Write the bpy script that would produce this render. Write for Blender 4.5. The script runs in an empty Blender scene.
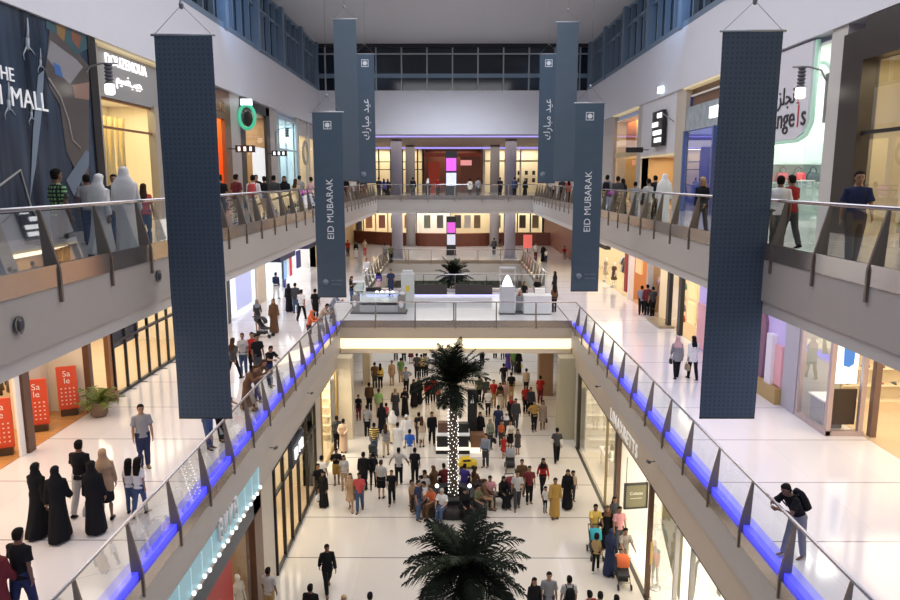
import bpy, math, random
from math import sin, cos, pi, radians, atan, tan, sqrt
from mathutils import Vector, Matrix, Quaternion
random.seed(7)
COL = bpy.context.scene.collection
sc = bpy.context.scene
# ---------------------------------------------------------------- camera model (photo frame 900 x 600)
FPX = 713.0
PIT = atan(121 / FPX)
YAW = atan(3 / FPX * cos(PIT))
EZ = 13.6

def ray(u, v):
    x = (u - 450) / FPX; y = -(v - 300) / FPX
    fx, fy, fz = x, cos(PIT) + y * sin(PIT), -sin(PIT) + y * cos(PIT)
    c, s = cos(YAW), sin(YAW)
    return fx * c - fy * s, fx * s + fy * c, fz
def at(u, v, z):                      # point on a horizontal plane
    d = ray(u, v); t = (z - EZ) / d[2]
    return Vector((d[0] * t, d[1] * t, z))
def on_x(u, v, X):                    # point on a side wall -> (Y, z)
    d = ray(u, v); t = X / d[0]
    return d[1] * t, EZ + d[2] * t
def on_y(u, v, Y):                    # point on a cross wall -> (X, z)
    d = ray(u, v); t = Y / d[1]
    return d[0] * t, EZ + d[2] * t

# ---------------------------------------------------------------- materials
MATS = {}
def mat(name, color=(.8, .8, .8), rough=.5, metal=0., emit=None, es=1., spec=.5, vary=0., vscale=6., coat=0., alpha=1., bump=0.):
    if name in MATS: return MATS[name]
    m = bpy.data.materials.new(name); m.use_nodes = True
    nt = m.node_tree; b = nt.nodes['Principled BSDF']
    b.inputs['Base Color'].default_value = (*color, 1)
    b.inputs['Roughness'].default_value = rough
    b.inputs['Metallic'].default_value = metal
    b.inputs['Specular IOR Level'].default_value = spec
    if coat: b.inputs['Coat Weight'].default_value = coat; b.inputs['Coat Roughness'].default_value = .05
    if emit:
        b.inputs['Emission Color'].default_value = (*emit, 1); b.inputs['Emission Strength'].default_value = es
    if vary or bump:
        tc = nt.nodes.new('ShaderNodeTexCoord'); n = nt.nodes.new('ShaderNodeTexNoise')
        n.inputs['Scale'].default_value = vscale; n.inputs['Detail'].default_value = 3
        nt.links.new(tc.outputs['Object'], n.inputs['Vector'])
        if vary:
            r = nt.nodes.new('ShaderNodeMapRange'); r.inputs['To Min'].default_value = 1 - vary; r.inputs['To Max'].default_value = 1 + vary
            nt.links.new(n.outputs['Fac'], r.inputs['Value'])
            h = nt.nodes.new('ShaderNodeVectorMath'); h.operation = 'SCALE'; h.inputs[0].default_value = color
            nt.links.new(r.outputs['Result'], h.inputs['Scale'])
            nt.links.new(h.outputs['Vector'], b.inputs['Base Color'])
        if bump:
            bp = nt.nodes.new('ShaderNodeBump'); bp.inputs['Strength'].default_value = bump
            nt.links.new(n.outputs['Fac'], bp.inputs['Height']); nt.links.new(bp.outputs['Normal'], b.inputs['Normal'])
    MATS[name] = m
    return m

def glass_mat(name, tint=(.93, .96, .97), rough=.02, refl=1.0):
    if name in MATS: return MATS[name]
    m = bpy.data.materials.new(name); m.use_nodes = True
    nt = m.node_tree; nt.nodes.clear()
    o = nt.nodes.new('ShaderNodeOutputMaterial'); mx = nt.nodes.new('ShaderNodeMixShader')
    t = nt.nodes.new('ShaderNodeBsdfTransparent'); g = nt.nodes.new('ShaderNodeBsdfGlossy')
    f = nt.nodes.new('ShaderNodeFresnel'); k = nt.nodes.new('ShaderNodeMath'); k.operation = 'MULTIPLY'
    f.inputs['IOR'].default_value = 1.5; k.inputs[1].default_value = refl; k.use_clamp = True
    t.inputs['Color'].default_value = (*tint, 1); g.inputs['Color'].default_value = (1, 1, 1, 1); g.inputs['Roughness'].default_value = rough
    L = nt.links
    L.new(f.outputs[0], k.inputs[0]); L.new(k.outputs[0], mx.inputs[0]); L.new(t.outputs[0], mx.inputs[1]); L.new(g.outputs[0], mx.inputs[2]); L.new(mx.outputs[0], o.inputs[0])
    MATS[name] = m
    return m

def nm(nt, op, a, b=None, c=None):
    n = nt.nodes.new('ShaderNodeMath'); n.operation = op
    for i, x in enumerate((a, b, c)):
        if x is None: continue
        if isinstance(x, (int, float)): n.inputs[i].default_value = x
        else: nt.links.new(x, n.inputs[i])
    return n.outputs[0]

def tile_mat(name, color, joint, sx, sy, wx=.012, wy=.03, ox=0., oy=0., rough=.12, vary=.04, spec=.5, jx=1.0):
    """Polished tiles with joints, in world metres (the meshes sit at the world origin)."""
    if name in MATS: return MATS[name]
    m = bpy.data.materials.new(name); m.use_nodes = True
    nt = m.node_tree; b = nt.nodes['Principled BSDF']; L = nt.links
    tc = nt.nodes.new('ShaderNodeTexCoord'); sp = nt.nodes.new('ShaderNodeSeparateXYZ'); L.new(tc.outputs['Object'], sp.inputs[0])
    def line(sock, off, s, w):
        a = nm(nt, 'ADD', sock, -off); a = nm(nt, 'DIVIDE', a, s); fr = nm(nt, 'FRACT', a)
        return nm(nt, 'LESS_THAN', fr, w / s), nm(nt, 'FLOOR', a)
    lx, ix = line(sp.outputs['X'], ox, sx, wx); ly, iy = line(sp.outputs['Y'], oy, sy, wy)
    lx = nm(nt, 'MULTIPLY', lx, jx)
    jn = nm(nt, 'MAXIMUM', lx, ly)
    cmb = nt.nodes.new('ShaderNodeCombineXYZ'); L.new(ix, cmb.inputs[0]); L.new(iy, cmb.inputs[1])
    wn = nt.nodes.new('ShaderNodeTexWhiteNoise'); wn.noise_dimensions = '2D'; L.new(cmb.outputs[0], wn.inputs['Vector'])
    ns = nt.nodes.new('ShaderNodeTexNoise'); ns.inputs['Scale'].default_value = 1.3; L.new(tc.outputs['Object'], ns.inputs['Vector'])
    s = nm(nt, 'ADD', nm(nt, 'MULTIPLY', wn.outputs['Value'], vary), nm(nt, 'MULTIPLY', ns.outputs['Fac'], vary * .8))
    s = nm(nt, 'ADD', s, 1 - vary * .9)
    h = nt.nodes.new('ShaderNodeVectorMath'); h.operation = 'SCALE'; h.inputs[0].default_value = color; L.new(s, h.inputs['Scale'])
    mx = nt.nodes.new('ShaderNodeMix'); mx.data_type = 'RGBA'
    L.new(jn, mx.inputs[0]); L.new(h.outputs[0], mx.inputs[6]); mx.inputs[7].default_value = (*joint, 1)
    L.new(mx.outputs[2], b.inputs['Base Color'])
    b.inputs['Roughness'].default_value = rough; b.inputs['Specular IOR Level'].default_value = spec
    MATS[name] = m
    return m

# ---------------------------------------------------------------- mesh building
class MB:
    def __init__(s): s.v = []; s.f = []; s.m = []; s.mats = []; s.sm = []
    def mi(s, m):
        if m not in s.mats: s.mats.append(m)
        return s.mats.index(m)
    def add(s, vs, fs, m=None, smooth=False):
        o = len(s.v); s.v += [tuple(p) for p in vs]; k = s.mi(m) if m else 0
        for f in fs: s.f.append(tuple(i + o for i in f)); s.m.append(k); s.sm.append(smooth)
        return s
    def box(s, x0, x1, y0, y1, z0, z1, m=None, M=None):
        vs = [(x, y, z) for z in (z0, z1) for y in (y0, y1) for x in (x0, x1)]
        if M: vs = [M @ Vector(p) for p in vs]
        return s.add(vs, [(0, 2, 3, 1), (4, 5, 7, 6), (0, 1, 5, 4), (2, 6, 7, 3), (0, 4, 6, 2), (1, 3, 7, 5)], m)
    def quad(s, a, b, c, d, m=None): return s.add([a, b, c, d], [(0, 1, 2, 3)], m)
    def poly(s, pts, m=None): return s.add(pts, [tuple(range(len(pts)))], m)
    def prism(s, pts, off, m=None):          # polygon pts extruded by vector off
        n = len(pts); off = Vector(off); P = [Vector(p) for p in pts]; Q = [p + off for p in P]
        fs = [tuple(range(n))[::-1], tuple(range(n, 2 * n))] + [(i, (i + 1) % n, n + (i + 1) % n, n + i) for i in range(n)]
        return s.add(P + Q, fs, m)
    def rings(s, rs, m=None, cap=True, smooth=True, M=None):
        n = len(rs[0]); vs = [Vector(p) for r in rs for p in r]
        if M: vs = [M @ p for p in vs]
        fs = []
        for k in range(len(rs) - 1):
            for i in range(n): fs.append((k * n + i, k * n + (i + 1) % n, (k + 1) * n + (i + 1) % n, (k + 1) * n + i))
        if cap: fs.append(tuple(range(n))[::-1]); fs.append(tuple((len(rs) - 1) * n + i for i in range(n)))
        return s.add(vs, fs, m, smooth)
    def tube(s, pts, rad, n=8, m=None, cap=True, smooth=True, flat=1.0, up=(0, 0, 1)):
        pts = [Vector(p) for p in pts]; rs = []
        if isinstance(rad, (int, float)): rad = [rad] * len(pts)
        ref = Vector(up)
        for i, p in enumerate(pts):
            t = (pts[min(i + 1, len(pts) - 1)] - pts[max(i - 1, 0)]).normalized()
            a = ref.cross(t)
            if a.length < 1e-3: a = Vector((1, 0, 0)).cross(t)
            if a.length < 1e-3: a = Vector((0, 1, 0)).cross(t)
            a.normalize(); b = t.cross(a)
            rs.append([p + a * (rad[i] * cos(2 * pi * k / n)) + b * (rad[i] * flat * sin(2 * pi * k / n)) for k in range(n)])
        return s.rings(rs, m, cap, smooth)
    def lathe(s, prof, c=(0, 0, 0), n=16, m=None, smooth=True, M=None):   # prof [(r,z)]
        c = Vector(c)
        return s.rings([[c + Vector((r * cos(2 * pi * k / n), r * sin(2 * pi * k / n), z)) for k in range(n)] for r, z in prof], m, True, smooth, M)
    def ell(s, c, rx, ry, rz, n=10, k=7, m=None, M=None):
        c = Vector(c); rs = []
        for j in range(k):
            a = -pi / 2 + pi * (j + .02) / (k - 1 + .04); a = max(-pi / 2 + .05, min(pi / 2 - .05, a))
            rs.append([c + Vector((rx * cos(a) * cos(2 * pi * i / n), ry * cos(a) * sin(2 * pi * i / n), rz * sin(a))) for i in range(n)])
        return s.rings(rs, m, True, True, M)
    def mesh(s, name):
        me = bpy.data.meshes.new(name); me.from_pydata(s.v, [], s.f)
        for m in s.mats: me.materials.append(m)
        if len(s.mats) > 1: me.polygons.foreach_set('material_index', s.m)
        if any(s.sm): me.polygons.foreach_set('use_smooth', s.sm)
        me.update(); return me
    def build(s, name, m=None, parent=None, loc=None):
        if m: s.mats = [m] if len(s.mats) < 2 else s.mats
        return link(name, s.mesh(name), parent, loc)

def link(name, me, parent=None, loc=None):
    o = bpy.data.objects.new(name, me); COL.objects.link(o)
    if parent: o.parent = parent
    if loc is not None: o.location = loc
    return o
def empty(name, loc=(0, 0, 0), rz=0., label=None, cat=None, group=None):
    o = bpy.data.objects.new(name, None); COL.objects.link(o); o.location = loc; o.rotation_euler = (0, 0, rz); o.empty_display_size = .2
    return tag(o, label, cat, group)
def tag(o, label=None, cat=None, group=None, kind=None):
    if label: o['label'] = label
    if cat: o['category'] = cat
    if group: o['group'] = group
    if kind: o['kind'] = kind
    return o
def struct(name, mb, m=None, parent=None):
    o = mb.build(name, m, parent)
    if parent is None: o['kind'] = 'structure'
    return o
def B(*a): return MB().box(*a)
def copy_thing(o, loc=None, rz=None, label=None, group=None):
    c = o.copy(); COL.objects.link(c)
    if loc is not None: c.location = loc
    if rz is not None: c.rotation_euler = (0, 0, rz)
    if label: c['label'] = label
    if group: c['group'] = group
    for ch in o.children:
        d = ch.copy(); COL.objects.link(d); d.parent = c
        for g in ch.children:
            e = g.copy(); COL.objects.link(e); e.parent = d
    return c

def text_mesh(s, size, origin, xa, ya, depth=.01, align='CENTER', res=3, bold=0., space=1.):
    cu = bpy.data.curves.new('lettering', 'FONT'); cu.body = s; cu.size = size; cu.align_x = align; cu.align_y = 'CENTER'
    cu.extrude = depth; cu.resolution_u = res; cu.offset = bold; cu.space_character = space
    t = bpy.data.objects.new('lettering_curve', cu); COL.objects.link(t)
    dg = bpy.context.evaluated_depsgraph_get(); dg.update()
    me = bpy.data.meshes.new_from_object(t.evaluated_get(dg))
    bpy.data.objects.remove(t); bpy.data.curves.remove(cu)
    xa = Vector(xa); ya = Vector(ya); n = xa.cross(ya); o = Vector(origin)
    for v in me.vertices: c = v.co.copy(); v.co = o + xa * c.x + ya * c.y + n * c.z
    return me
def text(s, size, origin, xa, ya, m, parent=None, name='lettering', **k):
    me = text_mesh(s, size, origin, xa, ya, **k); me.materials.clear(); me.materials.append(m); me.name = name
    return link(name, me, parent)
LX, LY = (0, 1, 0), (0, 0, 1)         # text axes on the wall whose face looks to +X
RX, RY = (0, -1, 0), (0, 0, 1)        # on the wall whose face looks to -X
FX, FY = (1, 0, 0), (0, 0, 1)         # facing the camera (-Y)

def area(name, loc, sx, sy, power, color=(1, 1, 1), rot=(0, 0, 0), spread=pi):
    l = bpy.data.lights.new(name, 'AREA'); l.shape = 'RECTANGLE'; l.size = sx; l.size_y = sy; l.energy = power; l.color = color; l.spread = spread
    o = bpy.data.objects.new(name, l); COL.objects.link(o); o.location = loc; o.rotation_euler = rot
    return o

# common materials
WHITE = mat('white_paint', (.78, .77, .8), .6, vary=.02)
BAND = mat('upper_wall_paint', (.72, .72, .78), .55, vary=.02)
FASCIA = mat('grey_fascia', (.5, .465, .44), .55, vary=.03)
CREAM = mat('cream_fascia', (.85, .72, .53), .5, vary=.02)
TAUPE = mat('taupe_fascia', (.56, .475, .385), .5, vary=.02)
GREYT = mat('grey_taupe_fascia', (.54, .49, .44), .5, vary=.02)
SOFFIT = mat('soffit_paint', (.75, .73, .72), .6)
STEEL = mat('brushed_bronze_steel', (.55, .48, .42), .22, .85, vary=.05)
FIN = mat('bronze_post', (.25, .205, .165), .38, .5)
RAILM = mat('handrail_steel', (.5, .48, .5), .2, .9)
GLASS = glass_mat('balustrade_glass', (.9, .94, .94), .02, .38)
SHOPGLASS = glass_mat('shop_glass', (.97, .98, .98), .01, .32)
DARK = mat('dark_frame', (.02, .018, .018), .4)
BLACK = mat('black_plastic', (.012, .012, .014), .45)
BLUE_LED = mat('blue_led_strip', (.1, .1, .6), .4, emit=(.05, .05, 1.), es=1.25)
PURPLE_LED = mat('purple_led_strip', (.3, .25, .6), .4, emit=(.42, .36, 1.), es=.9)
WARM_LED = mat('warm_cove_light', (.9, .8, .6), .4, emit=(1., .86, .6), es=1.15)
LAMP = mat('lamp_diffuser', (1, 1, 1), .4, emit=(1., .93, .8), es=2.5)
COOL_LAMP = mat('cool_lamp_diffuser', (1, 1, 1), .4, emit=(.8, .95, 1.), es=1.6)
LETTER_W = mat('lit_white_letter', (1, 1, 1), .4, emit=(1, 1, 1), es=1.1)
# ---------------------------------------------------------------- room shell
Z1, Z2 = 6., 12.
XL, XR = -6.2, 6.5            # balustrade lines
FL, FR = -6.0, 6.3            # slab faces
SL0, SR0 = -6.1, 6.4          # ground floor shop line
SL1, SR1 = -11.9, 11.2        # first floor shop line
SL2, SR2 = -11.7, 11.6        # second floor shop line
YB0, YB1 = 37.0, 48.5         # first floor bridge
YF1, YF2 = 65.5, 57.0         # far edges of the openings
YW = 63.0                     # far upper wall
Y0, YE = 4.0, 90.0

FLOOR0 = tile_mat('ground_floor_tiles', (.76, .69, .6), (.2, .17, .15), 1.8, 3.15, .008, .05, ox=.3, oy=20.85, rough=.1, vary=.05, jx=.18)
FLOOR1 = tile_mat('first_floor_tiles', (.8, .755, .75), (.25, .22, .24), 1.8, 3.0, .01, .035, ox=.2, oy=2.1, rough=.1, vary=.04, jx=.25)
FLOOR2 = tile_mat('second_floor_tiles', (.55, .5, .47), (.22, .2, .2), 1.2, 1.2, .01, .012, rough=.12, vary=.05)

struct('floor', B(-20, 20, Y0, 100, -.3, 0), FLOOR0)
m = MB(); m.box(-20, FL - .02, Y0, YE + 8, 5.6, Z1); struct('floor_left', m, FLOOR1)
m = MB(); m.box(FR + .02, 20, Y0, YE + 8, 5.6, Z1); struct('floor_right', m, FLOOR1)
m = MB(); m.box(FL - .02, FR + .02, YB0 + .02, YB1 - .02, 5.6, Z1); struct('floor_bridge', m, FLOOR1)
m = MB(); m.box(FL - .02, FR + .02, YF1 + .02, YE + 8, 5.6, Z1); struct('floor_far', m, FLOOR1)
m = MB(); m.box(-20, FL - .02, Y0, YE + 8, 11.4, Z2); struct('floor_upper_left', m, FLOOR2)
m = MB(); m.box(FR + .02, 20, Y0, YE + 8, 11.4, Z2); struct('floor_upper_right', m, FLOOR2)
m = MB(); m.box(FL - .02, FR + .02, YF2 + .02, YE + 8, 11.4, Z2); struct('floor_upper_far', m, FLOOR2)

def fascia_run(k, side, x, ya, yb, zt, zk, zg, zb, cream):
    """steel kick band, grey fascia and pale lower band along one side"""
    d = .06 * side            # outwards into the atrium is -side
    xi = x + .5 * side
    lo, hi = sorted((x - .02 * side, x + .04 * side)); m = MB().box(lo, hi, ya, yb, zk, zt); struct(f'trim_{k}', m, STEEL)
    lo, hi = sorted((x, xi)); m = MB().box(lo, hi, ya, yb, zg, zk); struct(f'trim_{k+1}', m, FASCIA)
    lo, hi = sorted((x + .05 * side, xi)); m = MB().box(lo, hi, ya, yb, zb, zg); struct(f'trim_{k+2}', m, cream)
LOWBAND = mat('pale_lower_band', (.66, .63, .62), .5)
fascia_run(1, -1, FL, Y0, YF1, 6.02, 5.72, 4.92, 3.95, GREYT)
fascia_run(4, 1, FR, Y0, YF1, 6.02, 5.72, 4.92, 3.95, TAUPE)
fascia_run(7, -1, FL, Y0, YF2, 12.33, 12.0, 11.15, 10.9, LOWBAND)
fascia_run(10, 1, FR, Y0, YF2, 12.33, 12.0, 11.15, 10.9, LOWBAND)
# cross runs: bridge front / back, far edges
def cross_run(k, ya, side, zt, zk, zg, zb, cream, cm):
    lo, hi = sorted((ya, ya + .5 * side)); 
    struct(f'trim_{k}', B(FL, FR, lo - (.02 if side > 0 else 0), hi if hi > 48 and hi < 49 else lo + .04, zk, zt), STEEL)
    struct(f'trim_{k+1}', B(FL, FR, lo, hi, zg, zk), cm)
    struct(f'trim_{k+2}', B(FL, FR, lo + .05 * (side > 0), hi, zb, zg), cream)
BEIGE = mat('beige_fascia', (.58, .49, .38), .5, vary=.02)
cross_run(13, YB0, 1, 6.22, 5.85, 5.3, 5.24, CREAM, BEIGE)
cross_run(16, YB1 - .5, 1, 6.22, 5.9, 5.25, 4.98, CREAM, BEIGE)
cross_run(19, YF1, 1, 6.22, 5.9, 5.15, 4.3, LOWBAND, FASCIA)
cross_run(22, YF2, 1, 12.33, 12.0, 11.15, 10.9, LOWBAND, FASCIA)
# lit cove under the bridge edge
struct('trim_25', B(FL, FR, YB0 + .12, YB0 + .5, 4.7, 5.24), WARM_LED)
struct('trim_26', B(FL, FR, YB0 + .08, YB1, 4.42, 4.66), CREAM)
# ceilings under the slabs
struct('ceiling_first_left', B(-20, FL - .3, Y0, YE + 8, 10.9, 11.0), SOFFIT)
struct('ceiling_first_right', B(FR + .3, 20, Y0, YE + 8, 10.9, 11.0), SOFFIT)
struct('ceiling_first_far', B(FL - .3, FR + .3, YF2 + .3, YE + 8, 10.9, 11.0), SOFFIT)
struct('ceiling_ground_left', B(-20, FL - .4, Y0, YE + 8, 4.5, 4.6), SOFFIT)
struct('ceiling_ground_right', B(FR + .4, 20, Y0, YE + 8, 4.5, 4.6), SOFFIT)
struct('ceiling_ground_far', B(FL, FR, YF1 + .4, YE + 8, 4.5, 4.6), SOFFIT)
# upper hall
CEIL = mat('hall_ceiling_paint', (.55, .56, .6), .5, vary=.03, vscale=.4)
struct('ceiling', B(-12.5, 12.5, Y0, YW + .6, 24.9, 25.1), CEIL)
struct('wall_left', B(-12.3, -11.5, Y0, YW + .6, 18.08, 21.05), BAND)
struct('wall_right', B(11.5, 12.3, Y0, YW + .6, 18.08, 21.05), BAND)
struct('wall_far', B(-11.5, 11.5, YW, YW + .6, 17.4, 21.05), BAND)
GALLERY = mat('gallery_soffit', (.32, .27, .24), .6)
struct('ceiling_gallery', B(-12.5, 12.5, YW + .3, YE, 17.3, 17.4), GALLERY)
struct('trim_27', B(-11.5, 11.5, YW + .3, YW + .6, 17.18, 17.3), PURPLE_LED)
struct('trim_28', B(-11.5, 11.5, 85.6, 85.9, 17.1, 17.3), PURPLE_LED)
# clerestories
CLER = mat('blue_grey_steel', (.2, .27, .36), .45, .2)
NIGHT = mat('night_window_glass', (.015, .022, .035), .08, spec=.6, vary=.4, vscale=.25)
def clerestory(n, side):
    x = 11.5 * side; xo = x + .35 * side
    o = tag(bpy.data.objects.new(f'window_{n}', None), kind='structure'); COL.objects.link(o)
    lo, hi = sorted((xo, xo + .05 * side)); B(lo, hi, Y0, YW, 21.05, 24.9).build('pane', NIGHT, o)
    fr = MB()
    def bx(xa, xb, *r): a, b = sorted((xa, xb)); fr.box(a, b, *r)
    bx(x + .02 * side, x + .3 * side, Y0, YW, 21.05, 21.35)
    bx(x + .1 * side, x + .3 * side, Y0, YW, 23.55, 23.7)
    bx(x + .1 * side, x + .3 * side, Y0, YW, 24.7, 24.9)
    fr.build('frame', CLER, o)
    y = 13.0
    while y < YW:
        q = MB(); a, b = sorted((x - .12 * side, x + .33 * side)); q.box(a, b, y - .28, y + .28, 21.05, 24.9); q.build('mullion', CLER, o)
        for j in range(1, 4):
            q = MB(); a, b = sorted((x + .05 * side, x + .33 * side)); yy = y + j * 1.55; q.box(a, b, yy - .07, yy + .07, 21.3, 24.75); q.build('mullion', CLER, o)
        y += 6.2
    return o
clerestory(1, -1); clerestory(2, 1)
o = tag(bpy.data.objects.new('window_3', None), kind='structure'); COL.objects.link(o)
B(-11.5, 11.5, YW + .4, YW + .45, 21.05, 24.9).build('pane', NIGHT, o)
PALE = mat('pale_steel_bar', (.42, .44, .48), .4, .3)
B(-11.5, 11.5, YW + .1, YW + .3, 22.1, 22.45).build('mullion', CLER, o)
B(-11.5, 11.5, YW + .1, YW + .3, 24.02, 24.12).build('mullion', PALE, o)
B(-11.5, 11.5, YW + .1, YW + .3, 24.6, 24.9).build('mullion', DARK, o)
for i in range(11):
    x = -10.9 + i * 2.17; B(x - .05, x + .05, YW + .08, YW + .32, 21.05, 24.6).build('mullion', PALE, o)
# side walls of the far galleries
struct('wall_gallery_left', B(-12.2, -11.5, YW, YE, 12, 17.3), WHITE)
struct('wall_gallery_right', B(11.5, 12.2, YW, YE, 12, 17.3), WHITE)
# columns on the far galleries
COLM = mat('lilac_grey_column', (.36, .34, .42), .5)
for i, (x0, x1, y) in enumerate([(-5.9, -4.85, 69), (4.95, 6.05, 69), (-5.25, -4.3, 81), (4.2, 5.15, 81)]):
    mm = COLM if i < 2 else mat('dark_grey_column', (.3, .28, .29), .55)
    struct(f'column_{2*i+1}', MB().lathe([(.53, 0), (.53, 5.3)], ((x0 + x1) / 2, y, 12), 20).box((x0+x1)/2-.62, (x0+x1)/2+.62, y-.62, y+.62, 12, 12.12), mm)
    struct(f'column_{2*i+2}', MB().lathe([(.53, 0), (.53, 4.9)], ((x0 + x1) / 2, y, 6), 20).box((x0+x1)/2-.62, (x0+x1)/2+.62, y-.62, y+.62, 6, 6.12), mm)
# pillars under the bridge
PIL = mat('beige_stone_pillar', (.72, .62, .46), .4, vary=.04, vscale=2)
PILR = mat('olive_stone_pillar', (.5, .45, .31), .4, vary=.04, vscale=2)
struct('column_9', B(-6.1, -5.3, 35.95, 36.9, 0, 4.42), PIL)
struct('column_10', B(5.55, 6.4, 36.0, 36.9, 0, 4.42), PILR)
struct('column_11', B(-6.05, -5.55, 46.3, 47.3, 0, 4.42), PIL)
struct('column_12', B(5.45, 6.35, 43.7, 44.6, 0, 4.42), mat('brown_wood_panel', (.36, .22, .13), .45, vary=.1, vscale=3))
# end walls
struct('wall_far_ground', B(-12, 12, 88, 88.4, 0, 4.5), CREAM)
# ---------------------------------------------------------------- glass balustrades
FINS = {}
def fin(side, ztop, zb, ztail, xr, xf):
    """tapered bronze fin: thin under the handrail, wide at the slab edge, thin tail on the fascia (profile in x,z; thickness along y)"""
    p = [(xr + .02 * side, ztop), (xr - .02 * side, ztop), (xf - .05 * side, zb), (xf - .05 * side, ztail), (xf - .005 * side, ztail), (xf - .005 * side, zb - .1), (xr - .01 * side, zb - .08)]
    return p
def balustrade_side(side, xr, xf, y0, y1, posts, zf, label, led):
    zt, zb = zf + 1.17, zf + (.1 if led else .24)
    o = empty('glass_balustrade', (0, 0, 0), 0, label, 'balustrade')
    MB().tube([(xr, y0, zt), (xr, y1, zt)], .035, 10, RAILM).build('handrail', RAILM, o)
    ys = [y0] + [p for p in posts if y0 + .3 < p < y1 - .3] + [y1]
    for a, b in zip(ys[:-1], ys[1:]):
        MB().add([(xr - .0 * side, a + .02, zt - .05), (xr, b - .02, zt - .05), (xf + .04 * side, b - .02, zb - .2), (xf + .04 * side, a + .02, zb - .2)], [(0, 1, 2, 3)]).build('glass_panel', GLASS, o)
    if led:
        lo, hi = sorted((xf + .05 * side, xf + .2 * side)); B(lo, hi, y0, y1, zf, zf + .15).build('led_strip', BLUE_LED, o); lo, hi = sorted((xf + .24 * side, xf + .5 * side)); B(lo, hi, y0, y1, zf + .001, zf + .012).build('floor_glow_strip', mat('blue_floor_glow', (.3, .3, .7), .3, emit=(.16, .15, .95), es=.3), o)  # second strip paints the LED's blue glow on the floor as emission
    for p in posts:
        if not (y0 <= p <= y1): continue
        pr = fin(side, zt - .02, zb, zf - (.38 if led else .25), xr, xf)
        MB().prism([(x, p - .025, z) for x, z in pr], (0, .05, 0)).build('post', FIN, o)
    return o
P1 = [10.7 + 1.94 * i for i in range(14)]
P2 = [7.4 + 1.66 * i for i in range(30)]
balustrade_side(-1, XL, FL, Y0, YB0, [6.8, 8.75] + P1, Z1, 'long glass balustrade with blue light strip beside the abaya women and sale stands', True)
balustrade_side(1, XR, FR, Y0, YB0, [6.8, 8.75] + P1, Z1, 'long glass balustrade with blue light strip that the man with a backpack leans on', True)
balustrade_side(-1, XL, FL, Y0, YF2, P2, Z2, 'top-floor glass balustrade in front of the mall advertisement wall', False)
balustrade_side(1, XR, FR, Y0, YF2, P2, Z2, 'top-floor glass balustrade in front of the angels shop', False)
P3 = [50 + 1.9 * i for i in range(9)]
balustrade_side(-1, XL, FL, YB1, YF1, P3, Z1, 'middle-floor glass balustrade beyond the bridge, on the white-robed man\'s side', False)
balustrade_side(1, XR, FR, YB1, YF1, P3, Z1, 'middle-floor glass balustrade beyond the bridge, on the white counter\'s side', False)
def balustrade_cross(y, zf, label, posts, out=-1):
    zt, zb = zf + 1.17, zf + .24
    o = empty('glass_balustrade', (0, 0, 0), 0, label, 'balustrade')
    yr = y - .2 * out
    MB().tube([(XL, yr, zt), (XR, yr, zt)], .035, 10, RAILM).build('handrail', RAILM, o)
    xs = [XL] + posts + [XR]
    for a, b in zip(xs[:-1], xs[1:]):
        MB().add([(a + .02, yr, zt - .05), (b - .02, yr, zt - .05), (b - .02, y - .04 * out, zb - .2), (a + .02, y - .04 * out, zb - .2)], [(0, 1, 2, 3)]).build('glass_panel', GLASS, o)
    for p in posts:
        pr = [(yr - .03 * out, zt - .02), (yr + .03 * out, zt - .02), (y + .07 * out, zb), (y + .07 * out, zf - .2), (y + .01 * out, zf - .2), (y + .01 * out, zb - .12), (yr - .1 * out, zb - .1)]
        MB().prism([(p - .03, q, z) for q, z in pr], (.06, 0, 0)).build('post', FIN, o)
    return o
px = [-4.1, -2.0, .15, 2.3, 4.4]
balustrade_cross(YB0, Z1, 'clear glass balustrade along the front edge of the kiosk bridge', px)
balustrade_cross(YB1, Z1, 'glass balustrade along the back edge of the kiosk bridge behind the hedge', px, 1)
balustrade_cross(YF1, Z1, 'glass balustrade at the far end of the middle floor before the brown wooden wall', px)
balustrade_cross(YF2, Z2, 'glass balustrade at the far end of the top floor under the white wall', px)
# ---------------------------------------------------------------- shops
_shop_n = [0]
ORANGEWOOD = tile_mat('orange_parquet', (.62, .3, .1), (.35, .15, .05), 4, .22, .004, .012, rough=.25, vary=.12)
WARMFLOOR = tile_mat('warm_shop_floor', (.66, .5, .33), (.5, .36, .22), 1.2, 1.2, .006, .006, rough=.2, vary=.04)
SHOPW = mat('shop_cream_wall', (.85, .76, .6), .6, vary=.04, vscale=1.5)
SHOPC = mat('shop_cool_wall', (.8, .86, .88), .6, vary=.03)
SHOPT = mat('shop_tan_wall', (.5, .34, .19), .6, vary=.05)
SHOPR = mat('shop_red_wall', (.45, .04, .03), .5)
SHOPB = mat('shop_blue_wall', (.05, .08, .32), .5)
SHOPWH = mat('shop_white_wall', (.9, .88, .84), .5)
STONE = mat('pale_stone_pilaster', (.55, .52, .5), .45, vary=.04, vscale=2)
BEIGEP = mat('beige_pilaster', (.62, .56, .47), .45, vary=.03, vscale=2)
WOOD = mat('dark_wood', (.12, .055, .03), .35, vary=.25, vscale=3)
BROWNM = mat('brown_panel', (.2, .1, .05), .35, vary=.15, vscale=2)
COPPER = mat('copper_frame', (.4, .2, .09), .35, .6)
CHROME = mat('chrome', (.6, .6, .62), .15, 1.)
GREYM = mat('grey_metal_portal', (.33, .32, .32), .35, .4)
GOLDF = mat('gold_frame', (.6, .42, .16), .3, .8)

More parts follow.
